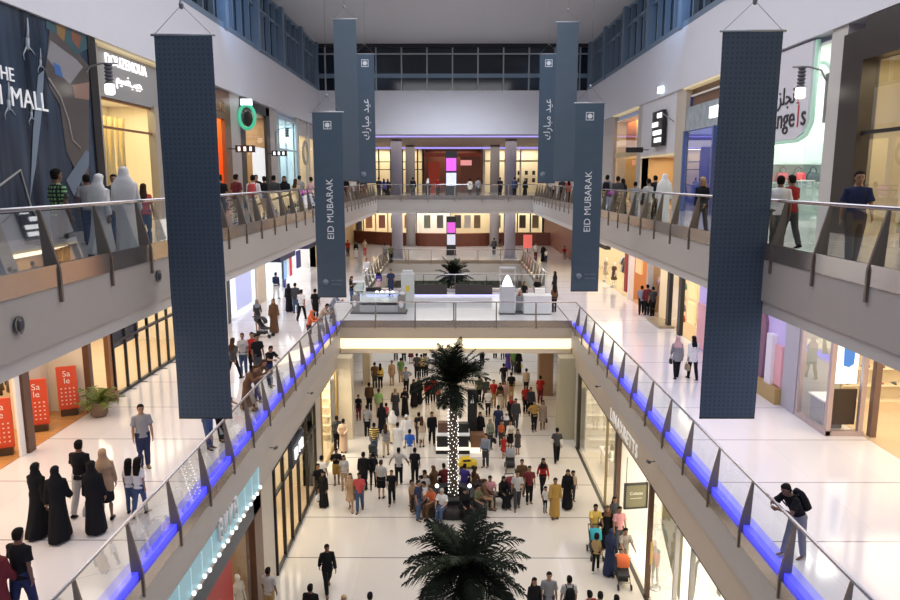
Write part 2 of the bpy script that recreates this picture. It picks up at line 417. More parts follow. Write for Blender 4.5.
def sx(side, X, d):        # X coordinate d metres behind the front plane
    return X + side * d
def shop(side, X, y0, y1, zf, zt, depth, wall, floor, power, color=(1, .86, .62), back=True):
    """interior of one shop: walls, floor, ceiling and its lamps"""
    _shop_n[0] += 1; n = _shop_n[0]
    xb = sx(side, X, depth); lo, hi = sorted((X, xb))
    m = MB()
    a, b = sorted((xb, xb + .1 * side)); m.box(a, b, y0, y1, zf, zt)
    m.box(lo, hi, y0 - .05, y0, zf, zt); m.box(lo, hi, y1, y1 + .05, zf, zt)
    struct(f'wall_shop_{n}', m, wall)
    struct(f'floor_shop_{n}', B(lo, hi, y0, y1, zf, zf + .012), floor)
    struct(f'ceiling_shop_{n}', B(lo, hi, y0, y1, zt, zt + .08), SHOPWH)
    area(f'shop_light_{n}', ((lo + hi) / 2, (y0 + y1) / 2, zt - .06), (hi - lo) * .8, (y1 - y0) * .85, power * .5, color)
def wallseg(name, side, X, th, y0, y1, z0, z1, m):
    lo, hi = sorted((X, sx(side, X, th))); return struct(name, B(lo, hi, y0, y1, z0, z1), m)
_tr = [40]
def pilaster(side, X, th, y0, y1, z0, z1, m):
    _tr[0] += 1; return wallseg(f'trim_{_tr[0]}', side, X, th, y0, y1, z0, z1, m)
def sbox(side, X, d0, d1, y0, y1, z0, z1, m=None, mb=None):
    lo, hi = sorted((sx(side, X, d0), sx(side, X, d1))); return (mb or MB()).box(lo, hi, y0, y1, z0, z1, m)
def pane(side, X, d, y0, y1, z0, z1, parent, m=None, name='glass_pane'):
    x = sx(side, X, d); return MB().quad((x, y0, z0), (x, y1, z0), (x, y1, z1), (x, y0, z1)).build(name, m or SHOPGLASS, parent)
def front(name, label, cat='shopfront'): return empty(name, (0, 0, 0), 0, label, cat)
def mullions(side, X, ys, z0, z1, parent, m=DARK, w=.06, dpt=.08, d=.0):
    for y in ys: sbox(side, X, d - dpt / 2, d + dpt / 2, y - w / 2, y + w / 2, z0, z1).build('mullion', m, parent)
def rails(side, X, zs, y0, y1, parent, m=DARK, w=.06, dpt=.08, d=.0):
    for z in zs: sbox(side, X, d - dpt / 2, d + dpt / 2, y0, y1, z - w / 2, z + w / 2).build('transom', m, parent)

# small goods --------------------------------------------------
_goods = {}
def cmat(c, r=.6): return mat('cloth_%d_%d_%d' % tuple(int(x * 99) for x in c), c, r, vary=.06, vscale=20)
def garment_mesh(long=False):
    k = ('g', long)
    if k not in _goods:
        L = 1.05 if long else .68; mb = MB()
        prof = [(0, .07, .05), (-.04, .2, .06), (-.12, .22, .075), (-.4, .2, .07), (-L, .27 if long else .23, .09)]
        rs = []
        for z, a, b in prof: rs.append([(b * sin(t), a * cos(t), z) for t in [2 * pi * i / 12 for i in range(12)]])
        mb.rings(rs)
        for s in (-1, 1): mb.tube([(0, .17 * s, -.06), (0, .27 * s, -.3), (.02, .3 * s, -.5)], [.06, .055, .05], 7)
        _goods[k] = mb.mesh('garment')
    return _goods[k]
def garment(x, y, z, rz, color, label, group, long=False):
    me = garment_mesh(long); o = link('garment', me, None, (x, y, z)); o.rotation_euler = (0, 0, rz)
    if not me.materials: me.materials.append(cmat((.5, .5, .5)))
    o.material_slots[0].link = 'OBJECT'; o.material_slots[0].material = cmat(color); tag(o, label, 'clothing', group)
    h = _goods.get('h')
    if not h:
        h = _goods['h'] = MB().tube([(0, -.18, -.03), (0, 0, .06), (0, .18, -.03)], .008, 5).tube([(0, 0, .06), (0, 0, .14)], .006, 5).mesh('hanger'); h.materials.append(CHROME)
    link('hanger', h, o)
    return o
def clothes_rail(x0, y0, x1, y1, z, h, label, glabel, colors, group, n=6, long=False):
    t = empty('clothes_rail', (x0, y0, z), 0, label, 'clothes rail')
    dx, dy = x1 - x0, y1 - y0
    MB().tube([(0, 0, h), (dx, dy, h)], .018, 8).build('rail', CHROME, t)
    for p in ((0, 0), (dx, dy)):
        q = MB().tube([(p[0], p[1], .02), (p[0], p[1], h)], .016, 8).build('leg', CHROME, t)
        MB().tube([(p[0] - .2, p[1], .02), (p[0] + .2, p[1], .02)], .016, 6).build('foot', CHROME, q)
    a = math.atan2(dy, dx)
    for i in range(n):
        f = (i + .5) / n; garment(x0 + dx * f, y0 + dy * f, z + h - .12, a, colors[i % len(colors)], glabel, group, long)
    return t
def shelf_unit(x, y, z, w, d, h, n, m, rz, label, lit=None):
    t = empty('display_shelf', (x, y, z), rz, label, 'shelf')
    MB().box(-w / 2, w / 2, d / 2 - .03, d / 2, 0, h).build('back_panel', m, t)
    for s in (-1, 1): MB().box(s * w / 2 - .02, s * w / 2 + .02, -d / 2, d / 2, 0, h).build('side_panel', m, t)
    for i in range(n + 1):
        q = MB().box(-w / 2, w / 2, -d / 2, d / 2, h * i / n - (.03 if i else 0), h * i / n + (.03 if not i else 0)).build('shelf_board', m, t)
        if lit and i: MB().box(-w / 2 + .03, w / 2 - .03, -d / 2 + .03, -d / 2 + .06, h * i / n - .05, h * i / n - .03).build('strip_light', lit, q)
    return t
def handbag(x, y, z, rz, color, label, s=1., group=None):
    k = 'bag'
    if k not in _goods:
        mb = MB(); rs = []
        for zz, a, b in ((0, .15, .06), (.02, .165, .07), (.15, .15, .06), (.22, .12, .035)):
            rs.append([(a * (abs(cos(t)) ** .6) * (1 if cos(t) > 0 else -1), b * (abs(sin(t)) ** .6) * (1 if sin(t) > 0 else -1), zz) for t in [2 * pi * i / 12 for i in range(12)]])
        mb.rings(rs); _goods[k] = mb.mesh('handbag')
        _goods['bh'] = MB().tube([(-.08, 0, .2), (-.07, 0, .3), (0, 0, .36), (.07, 0, .3), (.08, 0, .2)], .009, 6).mesh('handle')
        _goods['bh'].materials.append(mat('dark_leather', (.05, .035, .03), .4)); _goods[k].materials.append(cmat((.3, .3, .3)))
    o = link('handbag', _goods[k], None, (x, y, z)); o.rotation_euler = (0, 0, rz); o.scale = (s, s, s)
    o.material_slots[0].link = 'OBJECT'; o.material_slots[0].material = cmat(color, .4)
    link('handle', _goods['bh'], o); return tag(o, label, 'bag', group)
def shoe_mesh():
    if 'shoe' not in _goods:
        mb = MB(); rs = []
        for x, w, h0, h1 in ((-.13, .03, 0, .07), (-.11, .04, 0, .1), (-.05, .042, 0, .1), (.03, .045, 0, .065), (.1, .045, 0, .05), (.15, .025, 0, .03)):
            rs.append([(x, w * cos(t), (h0 + h1) / 2 + (h1 - h0) / 2 * sin(t)) for t in [2 * pi * i / 10 for i in range(10)]])
        mb.rings(rs); _goods['shoe'] = mb.mesh('shoe'); _goods['shoe'].materials.append(cmat((.3, .3, .3)))
        _goods['sole'] = MB().box(-.135, .15, -.04, .04, -.002, .014).mesh('sole'); _goods['sole'].materials.append(BLACK)
    return _goods['shoe']
def shop_shoe(x, y, z, rz, color, label, group=None):
    o = link('shoe', shoe_mesh(), None, (x, y, z)); o.rotation_euler = (0, 0, rz)
    o.material_slots[0].link = 'OBJECT'; o.material_slots[0].material = cmat(color, .35)
    link('sole', _goods['sole'], o); return tag(o, label, 'shoe', group)
def wall_lamp(x, y, z, side, label):
    """sconce: arm curving out of a wall plate, louvred grey head with a lit glass below"""
    t = empty('wall_lamp', (x, y, z), 0, label, 'wall lamp')
    MB().tube([(.9 * side, 0, -.9), (.88 * side, 0, -.3), (.6 * side, 0, .2), (.2 * side, 0, .3), (-.3 * side, 0, .3)], .03, 8).build('arm', GREYM, t)
    MB().box(.84 * side - .05, .84 * side + .1, -.07, .07, -1.4, .1).build('wall_plate', GREYM, t)
    hd = MB()
    for i in range(6): hd.lathe([(.11, .3 - i * .11), (.13, .26 - i * .11), (.09, .21 - i * .11)], (0, 0, 0), 14)
    hd.build('shade', mat('lamp_shade_grey', (.12, .12, .15), .5), t)
    MB().lathe([(.1, -.32), (.15, -.36), (.15, -.62), (.1, -.66)], (0, 0, 0), 14).build('diffuser', LAMP, t)
    return t
def glyph_strip(side, X, d, y0, y1, z0, h, n, m, parent, seed=1, slant=0., name='lettering'):
    """a line of small illegible letter shapes, as the photo shows"""
    r = random.Random(seed); mb = MB(); w = (y1 - y0) / n; x = sx(side, X, d)
    def P(a, b): return (x, y0 + a, z0 + b + slant * a)
    for i in range(n):
        a = i * w; k = r.choice('oeltnxa'); t = w * .2
        def bar(p, q):
            p = Vector(P(*p)); q = Vector(P(*q)); mb.tube([p, q], t / 2, 5)
        if k in 'ltn': bar((a + t, 0), (a + t, h))
        if k in 'et': bar((a + t, h * .5), (a + w * .7, h * .5)); bar((a + t, h), (a + w * .7, h))
        if k in 'oea': bar((a + t, 0), (a + w * .7, 0)); bar((a + w * .7, 0), (a + w * .7, h)); bar((a + t, h * .9), (a + w * .7, h * .9)); bar((a + t, 0), (a + t, h * .9))
        if k in 'xn': bar((a + t, 0), (a + w * .75, h))
        if k == 'x': bar((a + t, h), (a + w * .75, 0))
    return mb.build(name, m, parent)

# ================= ground floor, left side (X = -6.1) =================
S, X = -1, SL0
# red shop
shop(S, X - .1, 12.5, 20.9, 0, 3.9, 4.5, mat('red_shop_beige', (.6, .45, .3), .6), WARMFLOOR, 160)
f = front('red_shopfront', 'dark framed shopfront with red panel and pale blue backlit sign on ground floor')
sbox(S, X, 0, .25, 12.5, 21.2, 3.35, 4.05).build('lintel', mat('slate_lintel', (.07, .09, .11), .4), f)
sbox(S, X, 0, .3, 20.45, 21.3, 0, 4.0).build('side_post', WOOD, f)
sg = sbox(S, X, -.06, .1, 13.0, 21.0, 4.1, 4.8).build('sign_panel', mat('cyan_backlit_sign', (.3, .45, .5), .4, emit=(.3, .62, .72), es=.28), f)
for i in range(22):
    y = 13.3 + i * .36
    MB().ell((sx(S, X, -.12), y, 4.1 + .05 * (i % 2)), .05, .06, .06, 8, 5).build('sign_bulb', COOL_LAMP, sg)
    if i % 2: sbox(S, X, -.08, -.06, y - .03, y + .03, 4.15, 4.78).build('sign_rib', mat('cyan_rib', (.6, .8, .85), .4, emit=(.5, .8, .9), es=.25), sg)
glyph_strip(S, X, -.12, 16.9, 18.6, 4.45, .5, 4, mat('white_letter', (.85, .85, .85), .5), sg, 3, name='sign_letters')
sbox(S, X, .25, .4, 12.5, 18.9, 0, 3.6).build('red_panel', mat('red_lacquer', (.5, .025, .02), .3), f)
MB().quad((sx(S, X, .24), 16.3, 1.3), (sx(S, X, .24), 17.8, 1.3), (sx(S, X, .24), 17.8, 2.3), (sx(S, X, .24), 16.3, 2.3)).build('poster', mat('pink_poster', (.7, .35, .3), .5), f)
pane(S, X, .1, 18.9, 20.45, .1, 3.6, f)
pilaster(S, X, .6, 21.3, 22.7, 0, 3.98, BEIGEP)
# black framed shop
shop(S, X - .1, 22.8, 30.1, 0, 3.9, 4.5, SHOPW, WARMFLOOR, 480)
f = front('black_framed_shopfront', 'tall ground-floor glass shopfront with black frames and a lit sign')
mullions(S, X, [22.85, 24.1, 25.3, 26.6, 28.2, 30.05], 0, 3.95, f, DARK, .1, .12)
rails(S, X, [.08, 2.9, 3.92], 22.8, 30.1, f, DARK, .1, .1)
for a, b in ((22.9, 24.05), (24.15, 25.25), (26.65, 28.15), (28.25, 30.0)): pane(S, X, .02, a, b, .1, 3.9, f)
sg = sbox(S, X, -.18, -.04, 25.0, 27.0, 3.0, 3.85).build('sign_board', mat('dark_sign_board', (.03, .04, .06), .4), f)
glyph_strip(S, X, -.2, 25.25, 26.75, 3.25, .36, 4, LETTER_W, sg, 8, name='sign_letters')
pilaster(S, X, .6, 30.1, 31.5, 0, 3.98, BEIGEP)
shelf_unit(-8.2, 27.6, 0.012, 1.6, .5, 1.3, 3, WOOD, 0, 'low dark shelf behind the black framed shopfront on ground floor')
# bright shop before the pillar
shop(S, X - .1, 31.6, 35.9, 0, 3.9, 4, SHOPWH, WARMFLOOR, 800, (1, .92, .75))
f = front('bright_shopfront', 'very bright glass shopfront with gold trinkets beside the beige pillar on ground floor')
rails(S, X, [.06, 3.9], 31.6, 35.9, f, GOLDF, .08, .1); mullions(S, X, [31.65, 35.85], 0, 3.95, f, GOLDF, .08, .1)
pane(S, X, 0, 31.7, 35.8, .1, 3.85, f)
for i in range(3):
    shelf_unit((-7.2, -8.6, -7.0)[i], (33.6, 35.5, 35.6)[i], 0.012, 1.3, .4, 3.4, 7, mat('gold_white_shelf', (.85, .75, .55), .35, vary=.5, vscale=9), 0, ('gold lit display shelf inside the bright shopfront, nearest to the camera', 'gold lit display shelf inside the bright shopfront, deepest in the shop', 'gold lit display shelf inside the bright shopfront, next to the beige pillar')[i], WARM_LED)
# ================= ground floor, right side (X = 6.4) =================
S, X = 1, SR0
pilaster(S, X, .6, 35.0, 35.9, 0, 3.98, BEIGEP)
shop(S, X + .1, 26.2, 34.9, 0, 3.9, 5, SHOPW, mat('pale_shop_floor', (.8, .72, .58), .2), 620)
f = front('display_shopfront', 'glass shopfront of the shop with pale standing letters on its cream fascia, ground floor')
mullions(S, X, [34.75, 26.3], 0, 3.95, f, DARK, .22, .16); rails(S, X, [3.92], 26.2, 34.9, f, DARK, .06, .1)
mullions(S, X, [28.2], 0, 3.95, f, mat('brass_grid', (.5, .42, .25), .4, .5), .08, .1)
pane(S, X, 0, 26.5, 34.6, .05, 3.9, f)
text('LINAXRETTS', .68, (FR - .04, 25.1, 4.42), RX, RY, mat('ivory_letter', (.92, .88, .8), .35, emit=(1, .96, .88), es=.3), f, 'sign_letters', depth=.012, space=1.12)
shelf_unit(7.85, 34.55, 0.012, 2.3, .5, 3.2, 5, SHOPWH, 0, 'white wall shelf of homeware in the shop under the standing letters', WARM_LED)
shelf_unit(7.7, 28.9, 0.012, 1.5, .4, 3.0, 8, mat('grid_shelf', (.7, .62, .42), .5), 0, 'gridded tall shelf in the shop under the standing letters')
t = empty('display_table', (7.6, 32.0, 0.012), 0, 'white display table with goods inside the shop under the standing letters', 'table')
MB().box(-.5, .5, -.9, .9, .78, .84).build('tabletop', SHOPWH, t)
for a in (-1, 1):
    for b in (-1, 1): MB().tube([(a * .42, b * .8, 0), (a * .42, b * .8, .78)], .03, 8).build('leg', SHOPWH, t)
for i, c in enumerate([(.8, .75, .65), (.25, .3, .2), (.6, .5, .35), (.8, .7, .6), (.4, .35, .3), (.85, .8, .75)]):
    o = MB().lathe([(.05, 0), (.1, .05), (.11, .16), (.05, .24), (.06, .3)], (0, 0, 0), 12).build('vase', cmat(c, .3), None, (7.3 + .3 * (i % 3), 31.4 + .55 * (i // 3) + .1 * i, .852))
    tag(o, ('ivory', 'green', 'tan', 'pale pink', 'brown', 'white')[i] + ' vase on the white display table on ground floor', 'vase', 'vases on the display table')
# entrance and big windows
shop(S, X + .1, 14.0, 26.1, 0, 3.9, 5, SHOPWH, SHOPWH, 1000, (1, .9, .7))
f = front('glass_entrance_front', 'bright entrance and big glass windows of the ground-floor shop behind the strollers')
mullions(S, X, [26.1, 21.6], 0, 3.95, f, WOOD, .18, .14); mullions(S, X, [18.9, 17.6], 0, 3.95, f, STONE, .1, .12)
rails(S, X, [3.93], 14, 26.1, f, DARK, .05, .1)
pane(S, X, 0, 18.95, 21.5, .05, 3.9, f); pane(S, X, 0, 14, 17.55, .05, 3.9, f)
sbox(S, X, .02, .12, 21.5, 21.7, 1.2, 2.0).build('door_handle', GOLDF, f)
b = empty('hanging_sign_board', (6.55, 24.0, 1.98), radians(8), 'olive framed sign board at the entrance behind the pink shirt man', 'sign')
MB().box(-.4, .4, -.03, .03, 0, .9).build('panel', mat('olive_board', (.2, .185, .11), .5), b)
fr = MB()
for z in (0, .9): fr.box(-.44, .44, -.05, .05, z - .03, z + .03)
for y in (-.41, .41): fr.box(y - .03, y + .03, -.05, .05, 0, .9)
fr.build('frame', DARK, b)
text('Colette', .16, (0, -.035, .55), FX, FY, mat('pale_script', (.8, .78, .7), .5), b, 'sign_letters', depth=.004)
MB().box(-.22, .22, -.036, -.03, .36, .375).build('underline', mat('pale_script'), b)
for y in (-.38, .38): MB().tube([(y, 0, .9), (y, 0, 1.92)], .012, 6).build('hanger', DARK, b)
# olive angled panel inside the window, necklace picture
o = MB().quad((6.7, 19.3, 1.2), (6.7, 21.4, 2.6), (6.7, 21.4, 3.8), (6.7, 19.3, 3.8)).build('window_banner', mat('olive_gauze', (.62, .6, .4), .7)); tag(o, 'pale olive diagonal banner hanging in the ground-floor shop window', 'banner')
o = empty('picture_panel', (7.6, 19.9, .9), -pi / 2 + pi, 'white window picture of a dark handbag strap, ground floor by the photo edge', 'picture')
MB().box(0, .04, -.65, .65, 0, 2.6).build('panel', mat('white_backlit', (.9, .9, .85), .5, emit=(1, .97, .88), es=.4), o)
MB().tube([(-.03, -.45, .3), (-.03, -.42, 1.3), (-.03, -.1, 1.9), (-.03, .25, 1.3), (-.03, .35, .3)], [.2, .1, .08, .1, .2], 8, flat=.2).build('printed_shape', mat('print_grey', (.18, .16, .13), .6), o)
# fascia fittings: little pipes and brackets
for i, (x, y, sd) in enumerate([(FL + .06, 12.9, 1), (FL + .06, 22.0, 1), (FL + .06, 28.0, 1), (FR - .06, 12.6, -1), (FR - .06, 20.9, -1), (FR - .06, 29.0, -1)]):
    t = empty('fascia_spotlight', (x, y, 5.0), 0, ('small spotlight on the slab edge above the red shop', 'small spotlight on the slab edge above the beige pilaster', 'small spotlight on the slab edge above the black framed shop', 'small spotlight on the slab edge below the man with a backpack', 'small spotlight on the slab edge above the sign board', 'small spotlight on the slab edge above the standing letters')[i], 'spotlight')
    MB().tube([(0, 0, 0), (.2 * sd, 0, 0)], .025, 6).build('arm', GREYM, t)
    MB().tube([(.2 * sd, -.12, .02), (.2 * sd, .12, -.03)], .05, 8).build('lamp_head', mat('lamp_head_grey', (.1, .1, .1), .4), t)

# ================= first floor, left side (X = -11.9) =================
S, X = -1, SL1
shop(S, X - .1, 10.0, 22.62, Z1, 10.85, 5.5, SHOPW, ORANGEWOOD, 900, (1, .82, .55))
f = front('open_shopfront', 'open shopfront with orange floor and red sale stands on the middle floor')
sbox(S, X, .05, .12, 18.72, 18.95, Z1, 10.85).build('white_post', SHOPWH, f)
sbox(S, X, -.02, .1, 18.98, 19.3, Z1, 10.85).build('dark_post', WOOD, f)
pilaster(S, X - 1.4, .2, 20.9, 22.6, Z1, 10.85, mat('cream_wall_panel', (.85, .72, .58), .5))
def sale_stand(x, y, rz, label):
    t = empty('sale_stand', (x, y, Z1 + .014), rz, label, 'sign', 'red sale stands of the orange-floored shop')
    MB().box(-.24, .24, -.14, .14, 0, .2).build('base', mat('stand_base', (.06, .035, .02), .4), t)
    p = MB().box(-.29, .29, -.04, .04, .2, 1.62).build('panel', mat('sale_red', (.72, .085, .03), .5), t)
    WS = mat('sale_white', (.95, .85, .8), .5)
    text('Sa', .27, (0, -.045, 1.38), FX, FY, WS, p, depth=.003); text('le', .27, (0, -.045, 1.15), FX, FY, WS, p, depth=.003)
    d = MB()
    for r in range(5):
        for c in range(4): d.box(-.2 + c * .12, -.155 + c * .12, -.046, -.04, .36 + r * .13, .395 + r * .13)
    d.build('dot_pattern', WS, p); return t
for k, (u, v, nm_) in enumerate([(4, 455, 'red sale stand cut by the photo edge, nearest the two abaya women'), (40, 431, 'red sale stand in the middle of the three'), (70, 415, 'red sale stand beside the cream wall panel and potted plant')]):
    p = at(u, v, Z1); sale_stand(p.x, p.y, radians(24), nm_)
clothes_rail(-15.6, 19.8, -14.0, 22.0, Z1 + .012, 1.7, 'clothes rail with dark jackets behind the middle sale stand', 'jacket hanging on the rail behind the middle sale stand', [(.05, .05, .05), (.25, .24, .1), (.1, .08, .06), (.35, .33, .3)], 'jackets on the rail behind the sale stands', 8)
clothes_rail(-14.6, 17.6, -13.3, 18.6, Z1 + .012, 1.6, 'clothes rail with blue shirts behind the sale stand at the photo edge', 'blue shirt hanging on the rail at the photo edge', [(.35, .42, .5), (.1, .13, .22), (.45, .5, .55)], 'shirts on the rail at the photo edge', 6)
# brown panel shop
f = front('brown_panel_shopfront', 'shop window with brown panel and copper post behind the potted plant')
sbox(S, X, .0, .2, 22.6, 22.8, Z1, 10.85).build('dark_post', WOOD, f)
sbox(S, X, .0, .16, 23.95, 24.15, Z1, 8.6).build('copper_post', COPPER, f)
sbox(S, X, .0, .14, 22.8, 24.0, 8.35, 8.45).build('copper_rail', COPPER, f)
sbox(S, X, .8, .9, 23.1, 24.0, Z1 + .9, 10.0).build('brown_panel', BROWNM, f)
pane(S, X, .06, 22.8, 23.95, Z1, 8.4, f)
shop(S, X - .2, 22.7, 33.4, Z1, 10.85, 5.5, SHOPW, WARMFLOOR, 900, (1, .87, .66))
f = front('long_glass_shopfront', 'long glass shopfront with thin black bars and a dark hanging sign on the middle floor')
ys = [24.25, 25.2, 26.15, 27.1, 28.05, 29.0, 29.95, 30.9, 31.85, 32.8]
mullions(S, X, ys, Z1, 10.85, f, DARK, .07, .1); rails(S, X, [Z1 + .06, 7.95], 24.2, 33.3, f, DARK, .1, .12)
for a, b in zip(ys[:-1], ys[1:]): pane(S, X, .03, a + .04, b - .04, Z1 + .1, 10.8, f)
sg = sbox(S, X, .25, .33, 24.4, 26.9, 7.6, 9.6).build('hanging_sign', mat('navy_sign', (.035, .04, .07), .4), f)
glyph_strip(S, X, .22, 24.5, 26.5, 8.25, .5, 4, LETTER_W, sg, 5, name='sign_letters')
for y in ys: sbox(S, X, -.3, -.05, y - .02, y + .02, Z1 + .005, Z1 + .02).build('floor_stop', DARK, f)
# further shops
pilaster(S, X, .6, 33.4, 37.0, Z1, 10.85, SHOPWH)
shop(S, X - .1, 37.0, 42.8, Z1, 10.85, 5, SHOPC, FLOOR1, 650, (.95, .95, 1))
f = front('pale_blue_shopfront', 'shopfront with black post, dark shelf and pale blue veil near the stroller')
sbox(S, X, 0, .09, 37.0, 37.5, Z1, 10.84).build('black_post', DARK, f)
MB().quad((-12.1, 39.2, 6.3), (-12.1, 42.3, 6.3), (-12.1, 42.3, 9.2), (-12.1, 39.2, 9.2)).build('veil', mat('pale_blue_veil', (.55, .6, .85), .6, emit=(.5, .55, 1.), es=.35), f)
shelf_unit(-12.6, 38.4, Z1 + .012, 1.2, .5, 2.9, 5, DARK, -pi / 2, 'dark shelf of goods beside the pale blue veil on the middle floor')
pilaster(S, X, .6, 42.9, 44.9, Z1, 10.85, mat('cream_pilaster', (.8, .68, .52), .5))
shop(S, X - .1, 45.0, 50.0, Z1, 10.85, 5, SHOPC, FLOOR1, 650, (.9, .97, 1))
f = front('pale_shopfront', 'white shopfront with dark canopy and three-colour flags on the middle floor')
sbox(S, X, -.9, .1, 45.2, 49.6, 8.35, 8.75).build('canopy', mat('navy_canopy', (.02, .025, .08), .4), f)
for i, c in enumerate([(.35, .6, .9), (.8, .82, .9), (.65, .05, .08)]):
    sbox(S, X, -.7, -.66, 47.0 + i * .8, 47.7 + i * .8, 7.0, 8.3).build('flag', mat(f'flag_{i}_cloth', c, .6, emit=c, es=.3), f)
pane(S, X, .02, 47, 50, Z1, 8.4, f)
shop(S, X - .1, 50.3, 62.0, Z1, 10.85, 5, SHOPWH, FLOOR1, 900, (.95, .96, 1))
f = front('white_shopfront', 'white shopfront with blue sign and small canopy near the hanging banner')
sbox(S, X, -.8, .1, 54.5, 59.0, 8.3, 8.6).build('canopy', mat('navy_canopy'), f)
sbox(S, X, -.1, 0, 53.8, 55.0, 6.9, 8.2).build('sign_board', mat('blue_sign', (.04, .05, .3), .4), f)
sbox(S, X, 0, .2, 50.0, 50.4, Z1, 8.4).build('blue_post', mat('blue_post_paint', (.05, .05, .3), .4), f)
pilaster(S, X, .6, 62.0, 90, Z1, 10.85, SHOPT)

# ================= first floor, right side =================
S, X = 1, SR1
# shoe shop near
shop(S, 12.3, 13.0, 24.3, Z1, 10.85, 5.5, SHOPW, WARMFLOOR, 1000, (1, .84, .58))
t = shelf_unit(15.6, 24.0, Z1 + .012, 4.4, .5, 3.0, 5, mat('shoe_shelf_cream', (.85, .74, .55), .5), 0, 'long lit shelf of shoes and bags in the shop at the photo edge', WARM_LED)
rr = random.Random(4)
for lv in range(1, 4):
    for i in range(8):
        c = rr.choice([(.5, .08, .05), (.1, .1, .12), (.3, .2, .1), (.15, .2, .2), (.6, .5, .4)])
        shop_shoe(13.7 + i * .52, 23.9, Z1 + .6 * lv + .015, rr.uniform(-.4, 3), c, 'shoe displayed on the long lit shelf at the photo edge', 'shoes on the long lit shelf')
for i, c in enumerate([(.45, .3, .12), (.35, .22, .1), (.5, .4, .2), (.3, .15, .08)]):
    handbag(13.9 + i * .95, 23.9, Z1 + 2.412, 0, c, ('tan', 'brown', 'olive', 'dark brown')[i] + ' handbag on top rows of the long lit shoe shelf', 1.4)
# glass corner box
f = front('glass_corner_window', 'corner shop window with rose metal frame and a blue poster on the middle floor', 'shop window')
ROSE = mat('rose_metal_frame', (.55, .44, .42), .35, .3)
for x, y in ((11.24, 20.52), (11.24, 22.35), (12.2, 20.52)): MB().box(x - .07, x + .07, y - .07, y + .07, Z1, 10.85).build('frame_post', ROSE, f)
MB().box(11.15, 11.33, 20.45, 22.4, Z1, Z1 + .15).box(11.34, 12.3, 20.44, 20.6, Z1, Z1 + .15).build('plinth', ROSE, f)
MB().quad((11.24, 20.6, 6.15), (11.24, 22.28, 6.15), (11.24, 22.28, 10.8), (11.24, 20.6, 10.8)).build('glass_pane', SHOPGLASS, f)
MB().quad((11.3, 20.52, 6.15), (12.13, 20.52, 6.15), (12.13, 20.52, 10.8), (11.3, 20.52, 10.8)).build('glass_pane', SHOPGLASS, f)
MB().box(12.42, 12.6, 20.3, 20.5, Z1, 10.85).build('bronze_post', mat('brown_post', (.2, .13, .1), .4, .2), f)
MB().box(11.3, 12.5, 22.3, 22.4, Z1, 10.85).build('back_panel', mat('olive_back_panel', (.42, .42, .36), .5), f)
p = empty('backlit_poster', (11.75, 20.72, 7.55), 0, 'white backlit poster with blue figure in the corner shop window', 'poster')
MB().box(-.36, .36, 0, .05, 0, 1.9).build('panel', mat('poster_white', (.8, .85, .9), .5, emit=(.8, .92, 1), es=1.1), p)
MB().prism([(-.08, -.01, .55), (-.1, -.01, 1.1), (-.02, -.01, 1.25), (-.04, -.01, 1.6), (.06, -.01, 1.75), (.16, -.01, 1.6), (.14, -.01, 1.25), (.24, -.01, 1.1), (.22, -.01, .6), (.08, -.01, .5)], (0, .009, 0)).build('printed_shape', mat('poster_blue', (.05, .2, .55), .5, emit=(.08, .25, .7), es=.6), p)
MB().box(11.4, 12.1, 20.62, 20.7, 6.3, 7.4).build('dark_panel', mat('dark_brown_panel', (.05, .03, .02), .4), f)
t = empty('display_table', (11.7, 21.5, Z1 + .01), 0, 'small grey display table inside the corner shop window', 'table')
MB().box(-.35, .35, -.5, .5, .85, .9).build('tabletop', SHOPWH, t); MB().box(-.3, .3, -.4, .4, 0, .85).build('base', mat('grey_table_base', (.2, .2, .22), .5), t)
area('corner_window_light', (11.8, 21.4, 10.7), .8, 1.2, 60, (1, .95, .85))
pilaster(S, X - .05, 1.0, 22.45, 23.4, Z1, 10.85, mat('lilac_grey_pilaster', (.48, .46, .5), .4))
# pink perfume wall
f = front('perfume_display_wall', 'large pink and lilac perfume picture wall half behind the hanging navy banner', 'advertisement')
LIL = mat('lilac_picture', (.5, .42, .68), .5, emit=(.45, .35, .75), es=.22, vary=.25, vscale=.7)
sbox(S, X, 0, .1, 23.4, 32.0, Z1, 10.85).build('panel', LIL, f)
PNK = mat('pink_picture', (.72, .38, .4), .5, emit=(.75, .35, .4), es=.12, vary=.25, vscale=1.4)
sbox(S, X, -.08, 0, 29.9, 31.9, Z1 + .1, 8.1).build('printed_shape', PNK, f)
sbox(S, X, -.08, 0, 23.5, 24.4, 6.6, 8.0).build('printed_shape', PNK, f)
sbox(S, X, -.2, 0, 24.0, 24.45, Z1, 8.3).build('white_bottle', mat('bottle_white', (.85, .8, .85), .3), f)
sbox(S, X, -.25, 0, 23.45, 25.2, Z1, 6.55).build('plinth', mat('ochre_plinth', (.5, .34, .12), .45), f)
MB().prism([(sx(S, X, -.1), 24.9, 6.4), (sx(S, X, -.1), 25.6, 6.3), (sx(S, X, -.1), 25.6, 9.2), (sx(S, X, -.1), 25.2, 9.4), (sx(S, X, -.1), 24.8, 8.6)], (.1, 0, 0)).build('printed_shape', mat('dark_mauve_print', (.25, .12, .17), .5), f)
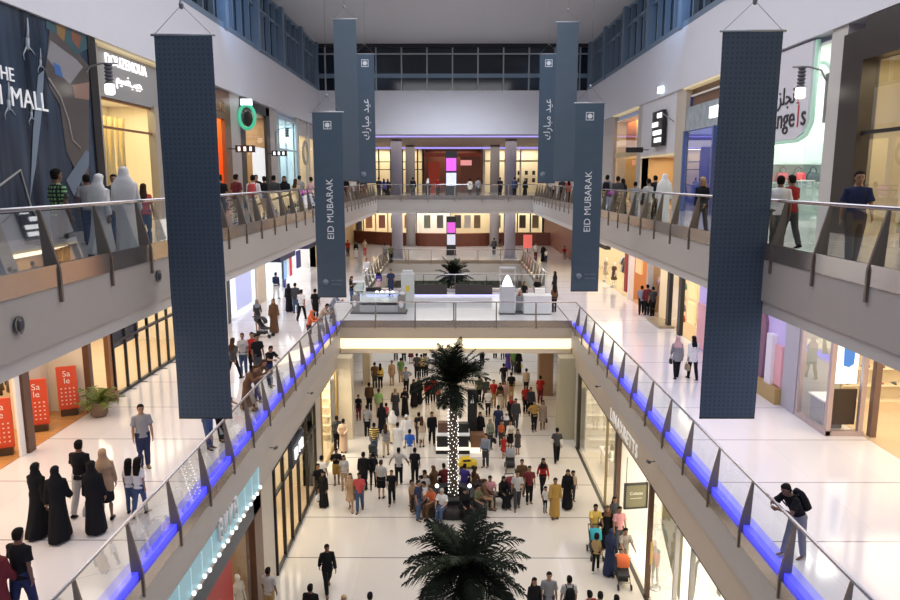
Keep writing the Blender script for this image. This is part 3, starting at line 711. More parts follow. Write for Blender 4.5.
# black framed display and further shops
shop(S, X + .1, 32.2, 38.5, Z1, 10.85, 5, SHOPW, WARMFLOOR, 500)
f = front('black_display_shopfront', 'shopfront with tall black display case and yellow posters on the middle floor')
sbox(S, X, -.1, .09, 34.3, 34.7, Z1, 10.84).build('black_post', DARK, f); sbox(S, X, -.1, .09, 36.2, 36.6, Z1, 10.84).build('black_post', DARK, f)
pane(S, X, 0, 34.7, 36.2, Z1, 10.8, f)
for i in range(2): sbox(S, X, -.05, .05, 32.5, 33.4, 6.9 + 1.2 * i, 7.9 + 1.2 * i).build('poster', mat('yellow_poster', (.8, .65, .3), .5, emit=(1, .8, .35), es=.5), f)
sbox(S, X, -.6, .2, 36.0, 38.4, Z1, Z1 + .12).build('threshold', mat('threshold_brass', (.4, .33, .22), .35, .3), f)
for i, c in enumerate([(.5, .06, .04), (.15, .15, .2), (.7, .6, .45), (.1, .25, .2), (.35, .2, .1)]):
    handbag(11.6, 35.4, Z1 + .5 + .55 * i, pi / 2, c, ('red', 'navy', 'cream', 'green', 'brown')[i] + ' bag stacked in the tall black display case', 1.5)
shop(S, X + .1, 38.6, 40.7, Z1, 10.85, 5, SHOPT, WARMFLOOR, 260)
shop(S, X + .1, 40.9, 45.0, Z1, 10.85, 5, mat('orange_shop_wall', (.7, .33, .13), .6), WARMFLOOR, 330)
shop(S, X + .1, 45.2, 62.0, Z1, 10.85, 5, SHOPW, WARMFLOOR, 1300, (1, .9, .66))
f = front('dress_shopfront', 'shopfront with pink and brown dresses behind the dark-dressed group of people')
sbox(S, X, 0, .3, 40.6, 40.9, Z1, 10.85).build('post', STONE, f); sbox(S, X, 0, .3, 44.9, 45.3, Z1, 10.85).build('post', SHOPWH, f)
sbox(S, X, -.05, .05, 42.0, 43.3, 8.0, 9.6).build('sign_board', mat('orange_light_sign', (.9, .5, .25), .5, emit=(1, .5, .2), es=.5), f)
sbox(S, X, -.05, .05, 45.5, 46.1, 6.4, 9.4).build('red_curtain', mat('red_drape', (.4, .05, .03), .6), f)
sbox(S, X, -.3, .1, 51, 54.5, 8.6, 8.9).build('canopy', DARK, f)
clothes_rail(11.9, 38.9, 11.9, 40.4, Z1 + .012, 2.3, 'clothes rail of pink and brown dresses beside the tall black display case', 'dress hanging on the rail by the tall black display case', [(.5, .25, .2), (.7, .4, .4), (.3, .15, .1), (.75, .55, .55)], 'dresses on the rail by the black display case', 5, True)
clothes_rail(11.9, 46.8, 11.9, 49.5, Z1 + .012, 2.4, 'clothes rail of black and white clothes in the cream shop of the middle floor', 'black or white garment on the cream shop rail', [(.06, .06, .06), (.8, .78, .74), (.15, .3, .25), (.35, .18, .1)], 'garments on the cream shop rail', 6, True)
pilaster(S, X, .6, 62.0, 90, Z1, 10.85, mat('dark_red_wall', (.2, .07, .05), .5))

# ================= second floor, left side (X = -11.7) =================
S, X = -1, SL2
ZT2 = 18.08
MUR = bpy.data.materials.new('mural_print'); MUR.use_nodes = True
_nt = MUR.node_tree; _b = _nt.nodes['Principled BSDF']; _tc = _nt.nodes.new('ShaderNodeTexCoord'); _mp = _nt.nodes.new('ShaderNodeMapping')
_mp.inputs['Scale'].default_value = (0, 1.6, .12); _ns = _nt.nodes.new('ShaderNodeTexNoise'); _ns.inputs['Scale'].default_value = 1.2; _ns.inputs['Detail'].default_value = 4
_cr = _nt.nodes.new('ShaderNodeValToRGB'); _cr.color_ramp.elements[0].color = (.008, .014, .03, 1); _cr.color_ramp.elements[0].position = .35; _cr.color_ramp.elements[1].color = (.06, .09, .14, 1); _cr.color_ramp.elements[1].position = .75
_nt.links.new(_tc.outputs['Object'], _mp.inputs[0]); _nt.links.new(_mp.outputs[0], _ns.inputs['Vector']); _nt.links.new(_ns.outputs['Fac'], _cr.inputs[0]); _nt.links.new(_cr.outputs[0], _b.inputs['Base Color']); _b.inputs['Roughness'].default_value = .25
f = front('wall_advertisement', 'huge dark blue mall advertisement wall with white lettering and pale diving figures', 'advertisement')
sbox(S, X, -.1, .3, 6.0, 23.7, Z2, 18.3).build('panel', MUR, f)
xm = sx(S, X, -.115)
def mpoly(pts, m, name='printed_shape', off=0): MB().poly([(xm + off, *on_x(u, v, xm)) for u, v in pts]).build(name, m, f)
mpoly([(45, 70), (50, 25), (72, 45), (89, 66), (89, 200), (66, 150), (60, 105), (50, 88)], mat('print_taupe', (.1, .085, .08), .3))
mpoly([(50, 40), (77, 60), (83, 67), (70, 84), (60, 75), (47, 58)], mat('print_grey_floor', (.28, .27, .29), .3), off=.003)
mpoly([(46, 13), (89, 30), (89, 48), (76, 55), (62, 38), (46, 28)], mat('print_teal', (.05, .11, .13), .3), off=.004)
mpoly([(56, 22), (66, 25), (64, 42), (57, 34)], mat('print_gold', (.28, .16, .06), .3), off=.006)
mpoly([(71, 30), (81, 36), (79, 50), (72, 40)], mat('print_rust', (.25, .1, .06), .3), off=.006)
mpoly([(53, 62), (60, 66), (63, 78), (55, 74)], mat('print_blue', (.07, .16, .4), .3), off=.006)
mpoly([(72, 85), (89, 82), (89, 100), (75, 98)], mat('print_rose', (.3, .19, .15), .3), off=.005)
mpoly([(38, 75), (44, 70), (42, 110), (36, 165), (30, 200), (33, 130)], mat('print_mist', (.2, .25, .32), .3), off=.003)
mpoly([(66, 180), (86, 150), (89, 152), (89, 165), (74, 196)], mat('print_slate', (.15, .19, .25), .3), off=.005)
FIG = mat('print_pale_figure', (.42, .47, .53), .35)
def diver(cx, cy, s):      # pale diving figure, head down
    def L(pts, w):
        P = [(xm + .008, *on_x(cx + a * s, cy + b * s, xm)) for a, b in pts]
        MB().tube(P, [x * s * .03 for x in w], 6, flat=1, up=(1, 0, 0)).build('printed_figure', FIG, f)
    L([(0, -20), (.5, -8), (0, 0)], [.5, 1.1, 1.5]); L([(0, 0), (0, 8), (.6, 12)], [1.8, 1.9, 1.2])
    L([(-.5, 8), (-4, 16), (-3, 22)], [.8, .6, .4]); L([(.5, 8), (5, 13), (8, 17)], [.8, .6, .4])
diver(27, 38, 1.0); diver(8, 100, .9); diver(40, 60, .6); diver(31, 112, .6)
LW = mat('mural_letter', (.85, .86, .88), .4, emit=(.9, .9, .95), es=.25)
def mtext(s, u_end, v, size, name='lettering'):
    y, z = on_x(u_end, v, xm); text(s, size, (xm + .02, y, z), LX, LY, LW, f, name, depth=.012, align='RIGHT')
mtext('THE', 13.5, 76, .5); mtext('MALL', 47, 104, .72); _yy, _zz = on_x(47, 104, xm); text('DUBAI', .72, (xm + .02, _yy - 2.05, _zz), LX, LY, LW, f, 'lettering', depth=.012, align='RIGHT')
pts = [on_x(u, v, xm) for u, v in [(48, 78), (60, 97), (68, 120), (72, 140), (80, 148)]]
MB().tube([(xm + .01, *p) for p in pts], .03, 6).build('printed_line', mat('print_line', (.4, .38, .36), .4), f)
pts = [on_x(u, v, xm) for u, v in [(-20, 196), (0, 185), (20, 170), (30, 205), (45, 232)]]
MB().tube([(xm + .01, *p) for p in pts], .03, 6).build('printed_line', mat('print_line'), f)
sbox(S, X, -.14, .1, 23.55, 24.05, Z2, 18.2).build('edge_post', DARK, f)
# boutique with lit letters
shop(S, X - .3, 24.2, 35.0, Z2, 17.0, 4.5, SHOPW, WARMFLOOR, 800, (1, .84, .5))
f = front('lettered_boutique_front', 'boutique front with grey sign band, two rows of lit white letters and gold window')
SG = mat('grey_sign_band', (.36, .35, .34), .4)
sbox(S, X, .1, .4, 24.5, 29.6, 16.35, 17.95).build('sign_band', SG, f); sbox(S, X, 0, .3, 24.05, 24.45, Z2, 18.0).build('side_post', mat('beige_metal', (.5, .45, .38), .35, .3), f)
sbox(S, X, 0, .3, 28.75, 29.6, Z2, 16.4).build('side_post', mat('beige_metal'), f)
sbox(S, X, -.1, .35, 24.05, 35.2, 18.0, 18.06).build('soffit_strip', mat('warm_soffit', (.75, .66, .45), .5, emit=(1, .8, .45), es=.3), f)
sbox(S, X, .35, .42, 29.6, 35.2, 16.35, 17.95).build('sign_band', SG, f)
_y, _z = on_x(127, 66, sx(S, X, .06)); text('DOUZENOUA', .52, (sx(S, X, .06), _y, _z), LX, LY, LETTER_W, f, 'sign_letters', depth=.02)
text('\uFEE2\uFEF4\uFEB4\uFEE7\uFE90\uFEF4\uFEA0', .5, (sx(S, X, .06), _y + .1, _z - .55), LX, LY, LETTER_W, f, 'sign_letters', depth=.02)
rails(S, X, [15.35, 16.3], 24.4, 28.8, f, COPPER, .08, .1, .2); pane(S, X, .2, 24.45, 28.75, Z2, 16.3, f)
for i in range(9):
    y = 24.7 + i * .45; MB().tube([(-12.9, y, 12.2), (-12.9 + .05 * (i % 2), y + .1, 14), (-12.9, y, 15.9)], [.2, .17, .2], 7, flat=.4).build('curtain_fold', mat('gold_curtain', (.8, .62, .3), .5), f)
# orange lit shop
shop(S, X - .2, 35.3, 38.4, Z2, 17.4, 3, mat('orange_glow_wall', (.8, .2, .03), .5), WARMFLOOR, 380, (1, .6, .3))
f = front('orange_shopfront', 'shop window glowing orange inside a carved brown surround on the top floor')
sbox(S, X, 0, .2, 35.2, 38.5, 16.6, 18.0).build('surround', BROWNM, f); sbox(S, X, 0, .2, 37.5, 38.5, Z2, 16.6).build('surround', BROWNM, f)
glyph_strip(S, X, -.02, 35.6, 37.6, 17.0, .5, 4, mat('bronze_letter', (.4, .28, .18), .4), f, 11, name='sign_letters')
for i in range(7):
    MB().ell((-12.0, 35.7 + .25 * (i % 2), 13.2 + .45 * i), .1, .16, .16, 8, 5).build('lantern', mat('orange_lantern', (1, .5, .2), .5, emit=(1, .45, .15), es=1.5), f)
pilaster(S, X, .5, 38.5, 40.2, Z2, ZT2, STONE)
# dark framed shop
shop(S, X - .2, 40.4, 46.5, Z2, 17.4, 3, SHOPT, WARMFLOOR, 300)
f = front('dark_portal_shopfront', 'dark framed shop portal with green ring sign and white poster on the top floor')
sbox(S, X, 0, .18, 40.2, 41.2, Z2, 18.0).build('side_post', DARK, f); sbox(S, X, 0, .18, 45.9, 46.7, Z2, 18.0).build('side_post', DARK, f)
sbox(S, X, 0, .18, 40.2, 46.7, 17.5, 18.0).build('lintel', DARK, f)
pane(S, X, .1, 41.2, 45.9, Z2, 17.4, f)
sbox(S, X, .14, .19, 43.0, 45.7, 12.7, 15.5).build('white_poster', mat('white_dot_poster', (.85, .85, .87), .5, emit=(1, 1, 1), es=.7, vary=.05, vscale=4), f)
_y, _z = on_x(247, 117, -11.2); g = empty('ring_sign', (-11.2, _y, _z), 0, 'round green and white ring sign hanging before the dark shop portal', 'sign')
MB().rings([[((.42 + .1 * cos(2 * pi * k / 8)) * cos(2 * pi * j / 24), .1 * sin(2 * pi * k / 8), (.62 + .1 * cos(2 * pi * k / 8)) * sin(2 * pi * j / 24)) for k in range(8)] for j in range(25)], cap=False).build('ring', mat('green_ring', (.05, .4, .25), .4, emit=(.1, .7, .4), es=.5), g)
MB().box(-.3, .3, -.1, .1, .62, .95).build('cap', COOL_LAMP, g); MB().ell((.05, 0, -.1), .26, .08, .42).build('core', DARK, g)
MB().tube([(-.55, 0, .2), (-.2, 0, .2)], .04, 6).build('arm', GREYM, g)
pilaster(S, X, .5, 46.7, 48.6, Z2, ZT2, STONE)
shop(S, X - .2, 48.8, 54.2, Z2, 17.6, 2, mat('cold_white_wall', (.8, .92, .95), .5), FLOOR2, 330, (.8, .95, 1))
f = front('cold_white_shopfront', 'cold white glass shopfront with pale blue bars on the top floor')
mullions(S, X, [48.9, 51.0, 54.1], Z2, 17.7, f, mat('pale_blue_bar', (.5, .65, .7), .4), .12, .1); rails(S, X, [15.6, 17.65], 48.8, 54.2, f, mat('pale_blue_bar'), .12, .1)
pane(S, X, .03, 49, 54, Z2, 17.6, f)
shop(S, X - .2, 54.6, 62.5, Z2, 17.4, 2.5, SHOPW, FLOOR2, 300)
f = front('grey_trim_shopfront', 'grey trimmed shop window with round wreath next to the cold white shopfront')
mullions(S, X, [54.5, 58.5, 62.4], Z2, ZT2, f, STONE, .4, .3); sbox(S, X, 0, .2, 54.5, 62.5, 16.9, 18.05).build('lintel', STONE, f)
MB().rings([[(-11.5 + .1 * sin(2 * pi * k / 6), 56.6 + (.8 + .18 * cos(2 * pi * k / 6)) * cos(2 * pi * j / 20), 15.6 + (.8 + .18 * cos(2 * pi * k / 6)) * sin(2 * pi * j / 20)) for k in range(6)] for j in range(21)], cap=False).build('wreath', mat('wreath_grey', (.45, .4, .33), .6, vary=.3, vscale=8), f)
pane(S, X, .1, 54.7, 62.3, Z2, 16.9, f)
def blade_sign(x, y, z, w, h, label, nlamp, side):
    t = empty('blade_sign', (x, y, z), 0, label, 'sign')
    MB().box(-w / 2, w / 2, -.08, .08, -h / 2, h / 2).build('board', BLACK, t)
    MB().tube([(-w / 2 * -side, 0, 0), (w / 2 * side + .5 * side, 0, 0)], .03, 6).build('bracket', DARK, t)
    mb = MB()
    for i in range(nlamp): mb.box(-w * .3 + i * w * .6 / max(1, nlamp - 1) - .06, -w * .3 + i * w * .6 / max(1, nlamp - 1) + .06, -.1, -.08, -h * .3, h * .3)
    mb.build('lettering', LETTER_W, t); return t
blade_sign(-10.85, 38, 15.15, 1.0, .36, 'black hanging shop sign with white marks between orange window and white poster', 3, -1)
blade_sign(-11.0, 46, 15.2, .95, .34, 'black hanging shop sign with white marks before the cold white shopfront', 3, -1)

# ================= second floor, right side (X = 11.6) =================
S, X = 1, SR2
# dark brown portal at the photo edge
shop(S, X + .3, 8.0, 21.0, Z2, 16.9, 2.6, mat('gold_beige_wall', (.66, .56, .36), .5), WARMFLOOR, 900, (1, .85, .55))
f = front('brown_portal_shopfront', 'dark brown shop portal with gold curtains behind the man in navy polo')
BR = mat('brown_black_metal', (.06, .048, .042), .35, .3)
sbox(S, X, -.1, .4, 20.9, 22.0, Z2, 17.75).build('side_post', BR, f); sbox(S, X, -.1, .4, 6.0, 20.9, 16.9, 18.05).build('lintel', BR, f)
rails(S, X, [14.9], 6, 20.9, f, DARK, .1, .1, .1); mullions(S, X, [18.4], Z2, 16.9, f, DARK, .35, .2, .1); pane(S, X, .1, 8, 20.9, Z2, 16.85, f)
for i in range(14):
    y = 18.9 + i * .14; MB().tube([(12.9, y, 12.05), (12.9 + .06 * (i % 2), y, 14), (12.9, y, 16.6)], [.11, .09, .11], 7, flat=.5).build('curtain_fold', mat('ivory_curtain', (.7, .62, .42), .5), f)
MB().box(13.2, 13.6, 17.2, 18.0, Z2, 13.0).build('cabinet', BROWNM, f); MB().lathe([(.12, 13.0), (.2, 13.1), (.14, 13.3), (.02, 13.32)], (13.4, 17.8, 0), 12).build('lamp_shade', LAMP, f)
pilaster(S, X, .5, 22.0, 22.9, Z2, ZT2, STONE)
# angels shop
shop(S, X + .2, 22.9, 30.2, Z2, 17.8, 4.5, mat('mint_white_wall', (.82, .9, .84), .5), FLOOR2, 800, (.92, 1, .94))
f = front('angels_shopfront', 'white rounded shopfront lettered angels with mint lit interior on the top floor')
AW = mat('angels_white_panel', (.72, .7, .76), .4)
pr = [(30.2, 14.95), (30.2, 18.0), (24.05, 18.0), (24.05, 15.5), (24.35, 15.15), (24.8, 14.95)]
MB().prism([(X, y, z) for y, z in pr], (.25, 0, 0)).build('sign_panel', AW, f)
MB().tube([(X + .1, 23.95, 18.0), (X + .1, 23.95, 15.4), (X + .1, 24.25, 15.05), (X + .1, 24.8, 14.9), (X + .1, 30.2, 14.9)], .08, 8).build('edge_strip', mat('mint_edge', (.5, .68, .58), .4, emit=(.5, .9, .7), es=.25), f)
arch = []
for k in range(13): a = pi / 2 * k / 12; arch.append((X + .25, 23.0 + 1.0 * (1 - sin(a)) * .9, 16.2 + 1.2 * cos(a) * .9))
MB().tube(arch, .06, 7).build('arch_trim', mat('mint_edge'), f)
INK = mat('angels_ink', (.05, .045, .05), .5); REDI = mat('angels_red', (.65, .05, .07), .5)
xa = X - .02
text('ange', .98, (xa, 24.9, 15.66), RX, RY, INK, f, 'lettering', depth=.015, align='RIGHT')
MB().box(xa - .01, xa + .01, 24.66, 24.72, 15.33, 16.05).build('lettering', REDI, f)
text('s', .98, (xa, 24.3, 15.66), RX, RY, INK, f, 'lettering', depth=.015)
text('\uFEB0\uFEE0\uFEA0\uFEE7', .8, (xa, 25.0, 16.4), RX, RY, INK, f, 'lettering', depth=.015, align='RIGHT')
MB().box(xa - .01, xa + .01, 24.74, 24.8, 16.22, 16.8).box(xa - .01, xa + .01, 24.7, 24.84, 16.1, 16.15).build('lettering', REDI, f)
pane(S, X, .1, 23, 30, Z2, 14.7, f)
text('ferrari', .3, (14.2, 25.3, 14.45), RX, RY, mat('grey_ink', (.3, .3, .32), .5), f, 'shelf_lettering', depth=.01)
shelf_unit(13.9, 29.8, Z2 + .012, 4.0, .5, 2.2, 3, mat('mint_shelf', (.7, .8, .75), .4), 0, 'mint white wall shelf of bags inside the shop lettered angels')
for i, c in enumerate([(.55, .12, .15), (.65, .1, .12), (.08, .1, .11), (.1, .12, .13), (.5, .3, .3)]):
    handbag(12.9 + i * .62, 29.75, Z2 + 1.49, 0, c, ('pink', 'red', 'black', 'dark grey', 'rose')[i] + ' bag on the mint white shelf of the angels shop', 1.7)
t = empty('display_plinth', (13.6, 28.4, Z2 + .012), 0, 'grey and white display plinth with red bag inside the angels shop', 'plinth')
MB().box(-.3, .3, -.5, .5, 0, 1.5).build('body', mat('plinth_grey', (.35, .42, .4), .5), t); MB().box(-.33, .33, -.53, .53, 1.5, 1.55).build('top', SHOPWH, t)
handbag(13.6, 28.4, Z2 + 1.565, 0, (.7, .05, .06), 'bright red bag on the grey display plinth of the angels shop', 1.3)
# blue shop
pilaster(S, X, .5, 30.2, 31.3, Z2, ZT2, STONE)
shop(S, X + .2, 31.4, 36.6, Z2, 17.6, 4, SHOPB, FLOOR2, 420, (.6, .7, 1))
f = front('blue_shopfront', 'shopfront with blue lit interior, marble fascia and white lit sign on the top floor')
MB_ = mat('grey_marble', (.35, .4, .42), .35, vary=.5, vscale=2.5)
sbox(S, X, .05, .3, 31.3, 36.7, 15.95, 17.1).build('marble_fascia', MB_, f); sbox(S, X, .3, .4, 31.3, 36.7, 17.1, 18.0).build('upper_panel', BROWNM, f)
sbox(S, X, -.04, .1, 31.2, 33.2, 16.3, 16.8).build('lit_sign', LETTER_W, f)
sbox(S, X, -.1, .3, 31.3, 36.9, 17.98, 18.06).build('soffit_strip', mat('warm_soffit'), f)
mullions(S, X, [32.5, 36.6], Z2, 15.95, f, mat('blue_bar', (.1, .15, .3), .35), .15, .15)
pane(S, X, .05, 32.6, 36.5, Z2, 15.9, f)
for z in (14.4, 15.3): sbox(S, X, 2.5, 2.6, 31.6, 36.4, z, z + .12).build('led_strip', BLUE_LED, f)
sbox(S, X, .4, .5, 31.5, 32.2, 12.1, 14.8).build('red_panel', mat('red_poster', (.7, .15, .15), .5, emit=(.8, .2, .2), es=.3), f)
pilaster(S, X, .5, 36.7, 38.2, Z2, ZT2, mat('warm_pilaster', (.6, .52, .42), .45))
# white wall over a tan niche
wallseg('wall_white_panel', 1, X, .3, 38.2, 45.0, 14.95, ZT2, WHITE)
shop(S, X + .1, 38.3, 45.0, Z2, 14.9, 2.5, mat('tan_niche', (.62, .4, .2), .55), WARMFLOOR, 230)
f = front('tan_niche_front', 'tan shop niche with dark framed picture behind the man in white robe')
sbox(S, X, .0, .1, 38.2, 45.0, 14.85, 14.97).build('edge_strip', mat('warm_soffit'), f)
sbox(S, X, 2.3, 2.5, 39.4, 41.4, 12.0, 14.2).build('picture_frame', WOOD, f); sbox(S, X, 2.25, 2.32, 39.7, 41.1, 12.3, 13.9).build('picture', mat('rose_picture', (.5, .25, .2), .5), f)
t = empty('panel_sign', (11.0, 40.6, 16.35), 0, 'black and white letter sign fixed to the white wall above the tan niche', 'sign')
MB().box(.3, .5, -1.0, 1.0, -.95, .95).build('board', BLACK, t)
for i, (z, a, b) in enumerate([(-.75, -.9, .3), (-.35, -.9, .6), (.1, -.2, .8), (.55, -.9, -.1)]): MB().box(.24, .3, a, b, z, z + .25).build('white_bar', LETTER_W, t)
MB().tube([(.3, -1, .5), (.1, -1.6, .7), (.5, -2.4, .2)], .03, 6).build('bracket', GREYM, t)
MB().box(.3, .5, -.3, .3, 1.9, 2.25).build('lamp', COOL_LAMP, t)
blade_sign(10.75, 43.2, 15.3, 1.0, .3, 'black blank hanging sign beside the orange curtained shop', 0, 1)
# orange curtain shop
pilaster(S, X, .5, 45.0, 46.0, Z2, ZT2, STONE)
shop(S, X + .2, 46.1, 52.6, Z2, 17.6, 3.5, SHOPW, WARMFLOOR, 520, (1, .72, .35))
f = front('orange_curtain_shopfront', 'shopfront hung with orange curtains above gold ones on the top floor')
OC = mat('orange_curtain', (.6, .2, .04), .55); GC = mat('gold_drape', (.85, .55, .2), .55)
for i in range(12):
    y = 46.4 + i * .53; MB().tube([(12.6, y, 15.5), (12.6, y + .05, 17.7)], [.22, .2], 7, flat=.4).build('curtain_fold', OC if i not in (5, 6) else GC, f)
    MB().tube([(12.6, y, 12.1), (12.6, y + .05, 15.0)], [.22, .2], 7, flat=.4).build('curtain_fold', GC, f)
rails(S, X, [15.25], 46.1, 52.6, f, mat('brass_grid'), .35, .1, .1); pane(S, X, .1, 46.2, 52.5, Z2, 17.5, f)
sbox(S, X, -.1, .3, 45.8, 52.8, 17.98, 18.06).build('soffit_strip', mat('warm_soffit'), f)
wallseg('wall_tan_far', 1, X, .3, 52.7, 62.8, Z2, ZT2, mat('tan_far_wall', (.45, .4, .37), .55))
f = front('bright_poster_window', 'tall bright white poster window behind the hanging EID MUBARAK banner', 'shop window')
sbox(S, X, -.05, .05, 57.0, 60.0, Z2 + .3, 15.6).build('panel', mat('bright_poster', (.9, .9, .85), .5, emit=(1, .95, .85), es=.9), f); sbox(S, X, -.07, .05, 56.8, 57.0, Z2 + .2, 15.7).build('frame', STONE, f)
wall_lamp(-10.9, 23.4, 16.9, -1, 'grey louvred wall lamp beside the mall advertisement and lettered boutique')
wall_lamp(10.9, 23.2, 16.75, 1, 'grey louvred wall lamp before the shop lettered angels')
wall_lamp(-10.9, 48.0, 16.6, -1, 'grey louvred wall lamp before the cold white shopfront')
# spotlights on the ad wall side
# ================= far galleries =================
def far_shop(n, x0, x1, y, zf, zt, wall, power, color, depth=3.):
    struct(f'wall_far_shop_{n}', MB().box(x0, x1, y + depth, y + depth + .1, zf, zt).box(x0 - .05, x0, y, y + depth, zf, zt).box(x1, x1 + .05, y, y + depth, zf, zt), wall)
    area(f'far_shop_light_{n}', ((x0 + x1) / 2, y + depth / 2, zt - .1), (x1 - x0) * .8, depth * .7, power * .6, color)
far_shop(1, -11.2, -3.6, 86.2, Z2, 17.2, SHOPW, 420, (1, .85, .55)); far_shop(2, -3.4, 3.4, 86.2, Z2, 17.2, mat('far_brown_wall', (.2, .08, .05), .6), 200, (1, .7, .5)); far_shop(3, 3.6, 11.2, 86.2, Z2, 17.2, SHOPW, 420, (1, .88, .65))
far_shop(4, -11.2, -4.6, 88, Z1, 10.8, SHOPW, 420, (1, .87, .6)); far_shop(5, -4.4, -.4, 88, Z1, 10.8, SHOPWH, 260, (1, .9, .75)); far_shop(6, -.2, 4.6, 88, Z1, 10.8, SHOPW, 260, (1, .87, .65)); far_shop(7, 4.8, 11.2, 88, Z1, 10.8, SHOPW, 420, (1, .9, .66))
f = front('red_far_shopfront', 'red shopfront with dark doorway at the far end of the top floor')
MB().box(-2.9, -1.6, 86.1, 86.3, 12, 15.6).build('red_wall', mat('far_red', (.5, .05, .02), .5), f); MB().box(-3.4, 3.3, 86.05, 86.2, 16.2, 16.6).build('lintel', mat('far_red_lintel', (.35, .06, .03), .5), f)
MB().box(.9, 3.3, 86.1, 86.3, 12, 16.2).build('dark_door', mat('far_brown_door', (.16, .05, .03), .5), f); MB().box(.9, 2.2, 86.0, 86.1, 15.2, 15.8).build('pink_sign', mat('far_pink_sign', (.8, .3, .3), .5, emit=(1, .4, .4), es=.6), f)
f = front('gold_far_shopfront', 'pale gold window front beside the column at the far end of the top floor')
for x in (-11, -8.8, -7.4, -6.0, -4.2, -3.6): MB().box(x - .08, x + .08, 86.0, 86.15, 12, 17.2).build('mullion', DARK, f)
for z in (14.7, 15.6): MB().box(-11.2, -3.5, 86.0, 86.12, z - .05, z + .05).build('transom', DARK, f)
f = front('white_far_shopfront', 'pale window front with small dark goods at the far end of the top floor')
for x in (3.7, 6.2, 8.0, 11.1): MB().box(x - .1, x + .1, 86.0, 86.15, 12, 17.2).build('mullion', STONE, f)
MB().box(3.6, 11.2, 86.0, 86.12, 15.6, 15.8).build('transom', mat('brass_grid'), f)
for i in range(8): MB().box(7.0 + (i % 4) * .9, 7.35 + (i % 4) * .9, 88.6, 88.8, 13.2 + (i // 4) * .9, 13.7 + (i // 4) * .9).build('goods', DARK, f)
f = front('lit_far_windows', 'row of bright shop windows with posters at the far end of the middle floor', 'shop window')
for x in (-11, -9.5, -8, -6.5, -4.5, -.3, 4.7, 6.3, 7.9, 9.5, 11): MB().box(x - .07, x + .07, 87.8, 87.95, 6, 10.8).build('mullion', DARK if x > 4 else STONE, f)
for i, (x, c) in enumerate([(-10.4, (.6, .3, .2)), (-8.8, (.5, .2, .2)), (-7.3, (.4, .35, .25)), (-5.6, (.6, .25, .15)), (-3.2, (.3, .35, .3)), (-1.6, (.2, .2, .2)), (.6, (.1, .1, .1)), (1.8, (.75, .75, .75)), (3.0, (.3, .2, .12)), (5.5, (.3, .32, .25)), (7.2, (.5, .45, .35)), (8.6, (.12, .1, .09)), (10.2, (.35, .3, .2))]):
    MB().box(x - .4, x + .4, 88.6, 88.7, 7.6, 9.2).build('poster', cmat(c), f)
# brown curved timber wall
t = empty('timber_wall', (0, 0, 0), 0, 'curved brown timber screen across the far end of the middle floor', 'screen')
arcp = [(-12.0, 86), (-9, 83.6), (-6, 82.2), (-3, 81.4), (0, 81.1), (3, 81.6), (6, 82.5), (9, 82.6), (12, 82.3)]
for a, b in zip(arcp[:-1], arcp[1:]): MB().prism([(a[0], a[1], 6), (b[0], b[1], 6), (b[0], b[1] + .15, 6), (a[0], a[1] + .15, 6)], (0, 0, 1.45)).build('panel', mat('red_brown_timber', (.13, .035, .018), .35, vary=.2, vscale=2), t)
MB().tube([(x, y + .07, 7.47) for x, y in arcp], .06, 6).build('top_rail', COPPER, t)
# advertising totems
def totem(x, y, zf, h, label):
    t = empty('digital_totem', (x, y, zf), 0, label, 'sign')
    MB().box(-.48, .48, -.15, .15, 0, h).build('body', BLACK, t); MB().box(-.55, .55, -.25, .25, 0, .06).build('base', DARK, t)
    s_ = MB().box(-.42, .42, -.17, -.15, h * .58, h * .85).build('screen', mat('magenta_screen', (.5, .1, .5), .4, emit=(.6, .08, .55), es=.8), t)
    MB().box(-.42, .42, -.17, -.15, h * .27, h * .54).build('lower_screen', mat('white_screen', (.6, .6, .7), .4, emit=(.7, .75, .95), es=.45, vary=.3), t); return t
totem(-.15, 60.5, Z2, 3.9, 'black digital totem with magenta screen at the far end of the top floor')
totem(-.18, 72.0, Z1, 3.9, 'black digital totem with magenta screen at the far end of the middle floor')
# end partitions so that nothing dark shows behind the far shops
struct('wall_end', MB().box(-20, 20, 92, 92.2, 0, 18), SHOPW)
struct('trim_80', B(6.28, 6.42, 14.0, 35.0, 0.0, .02), mat('dark_threshold', (.06, .055, .04), .4))
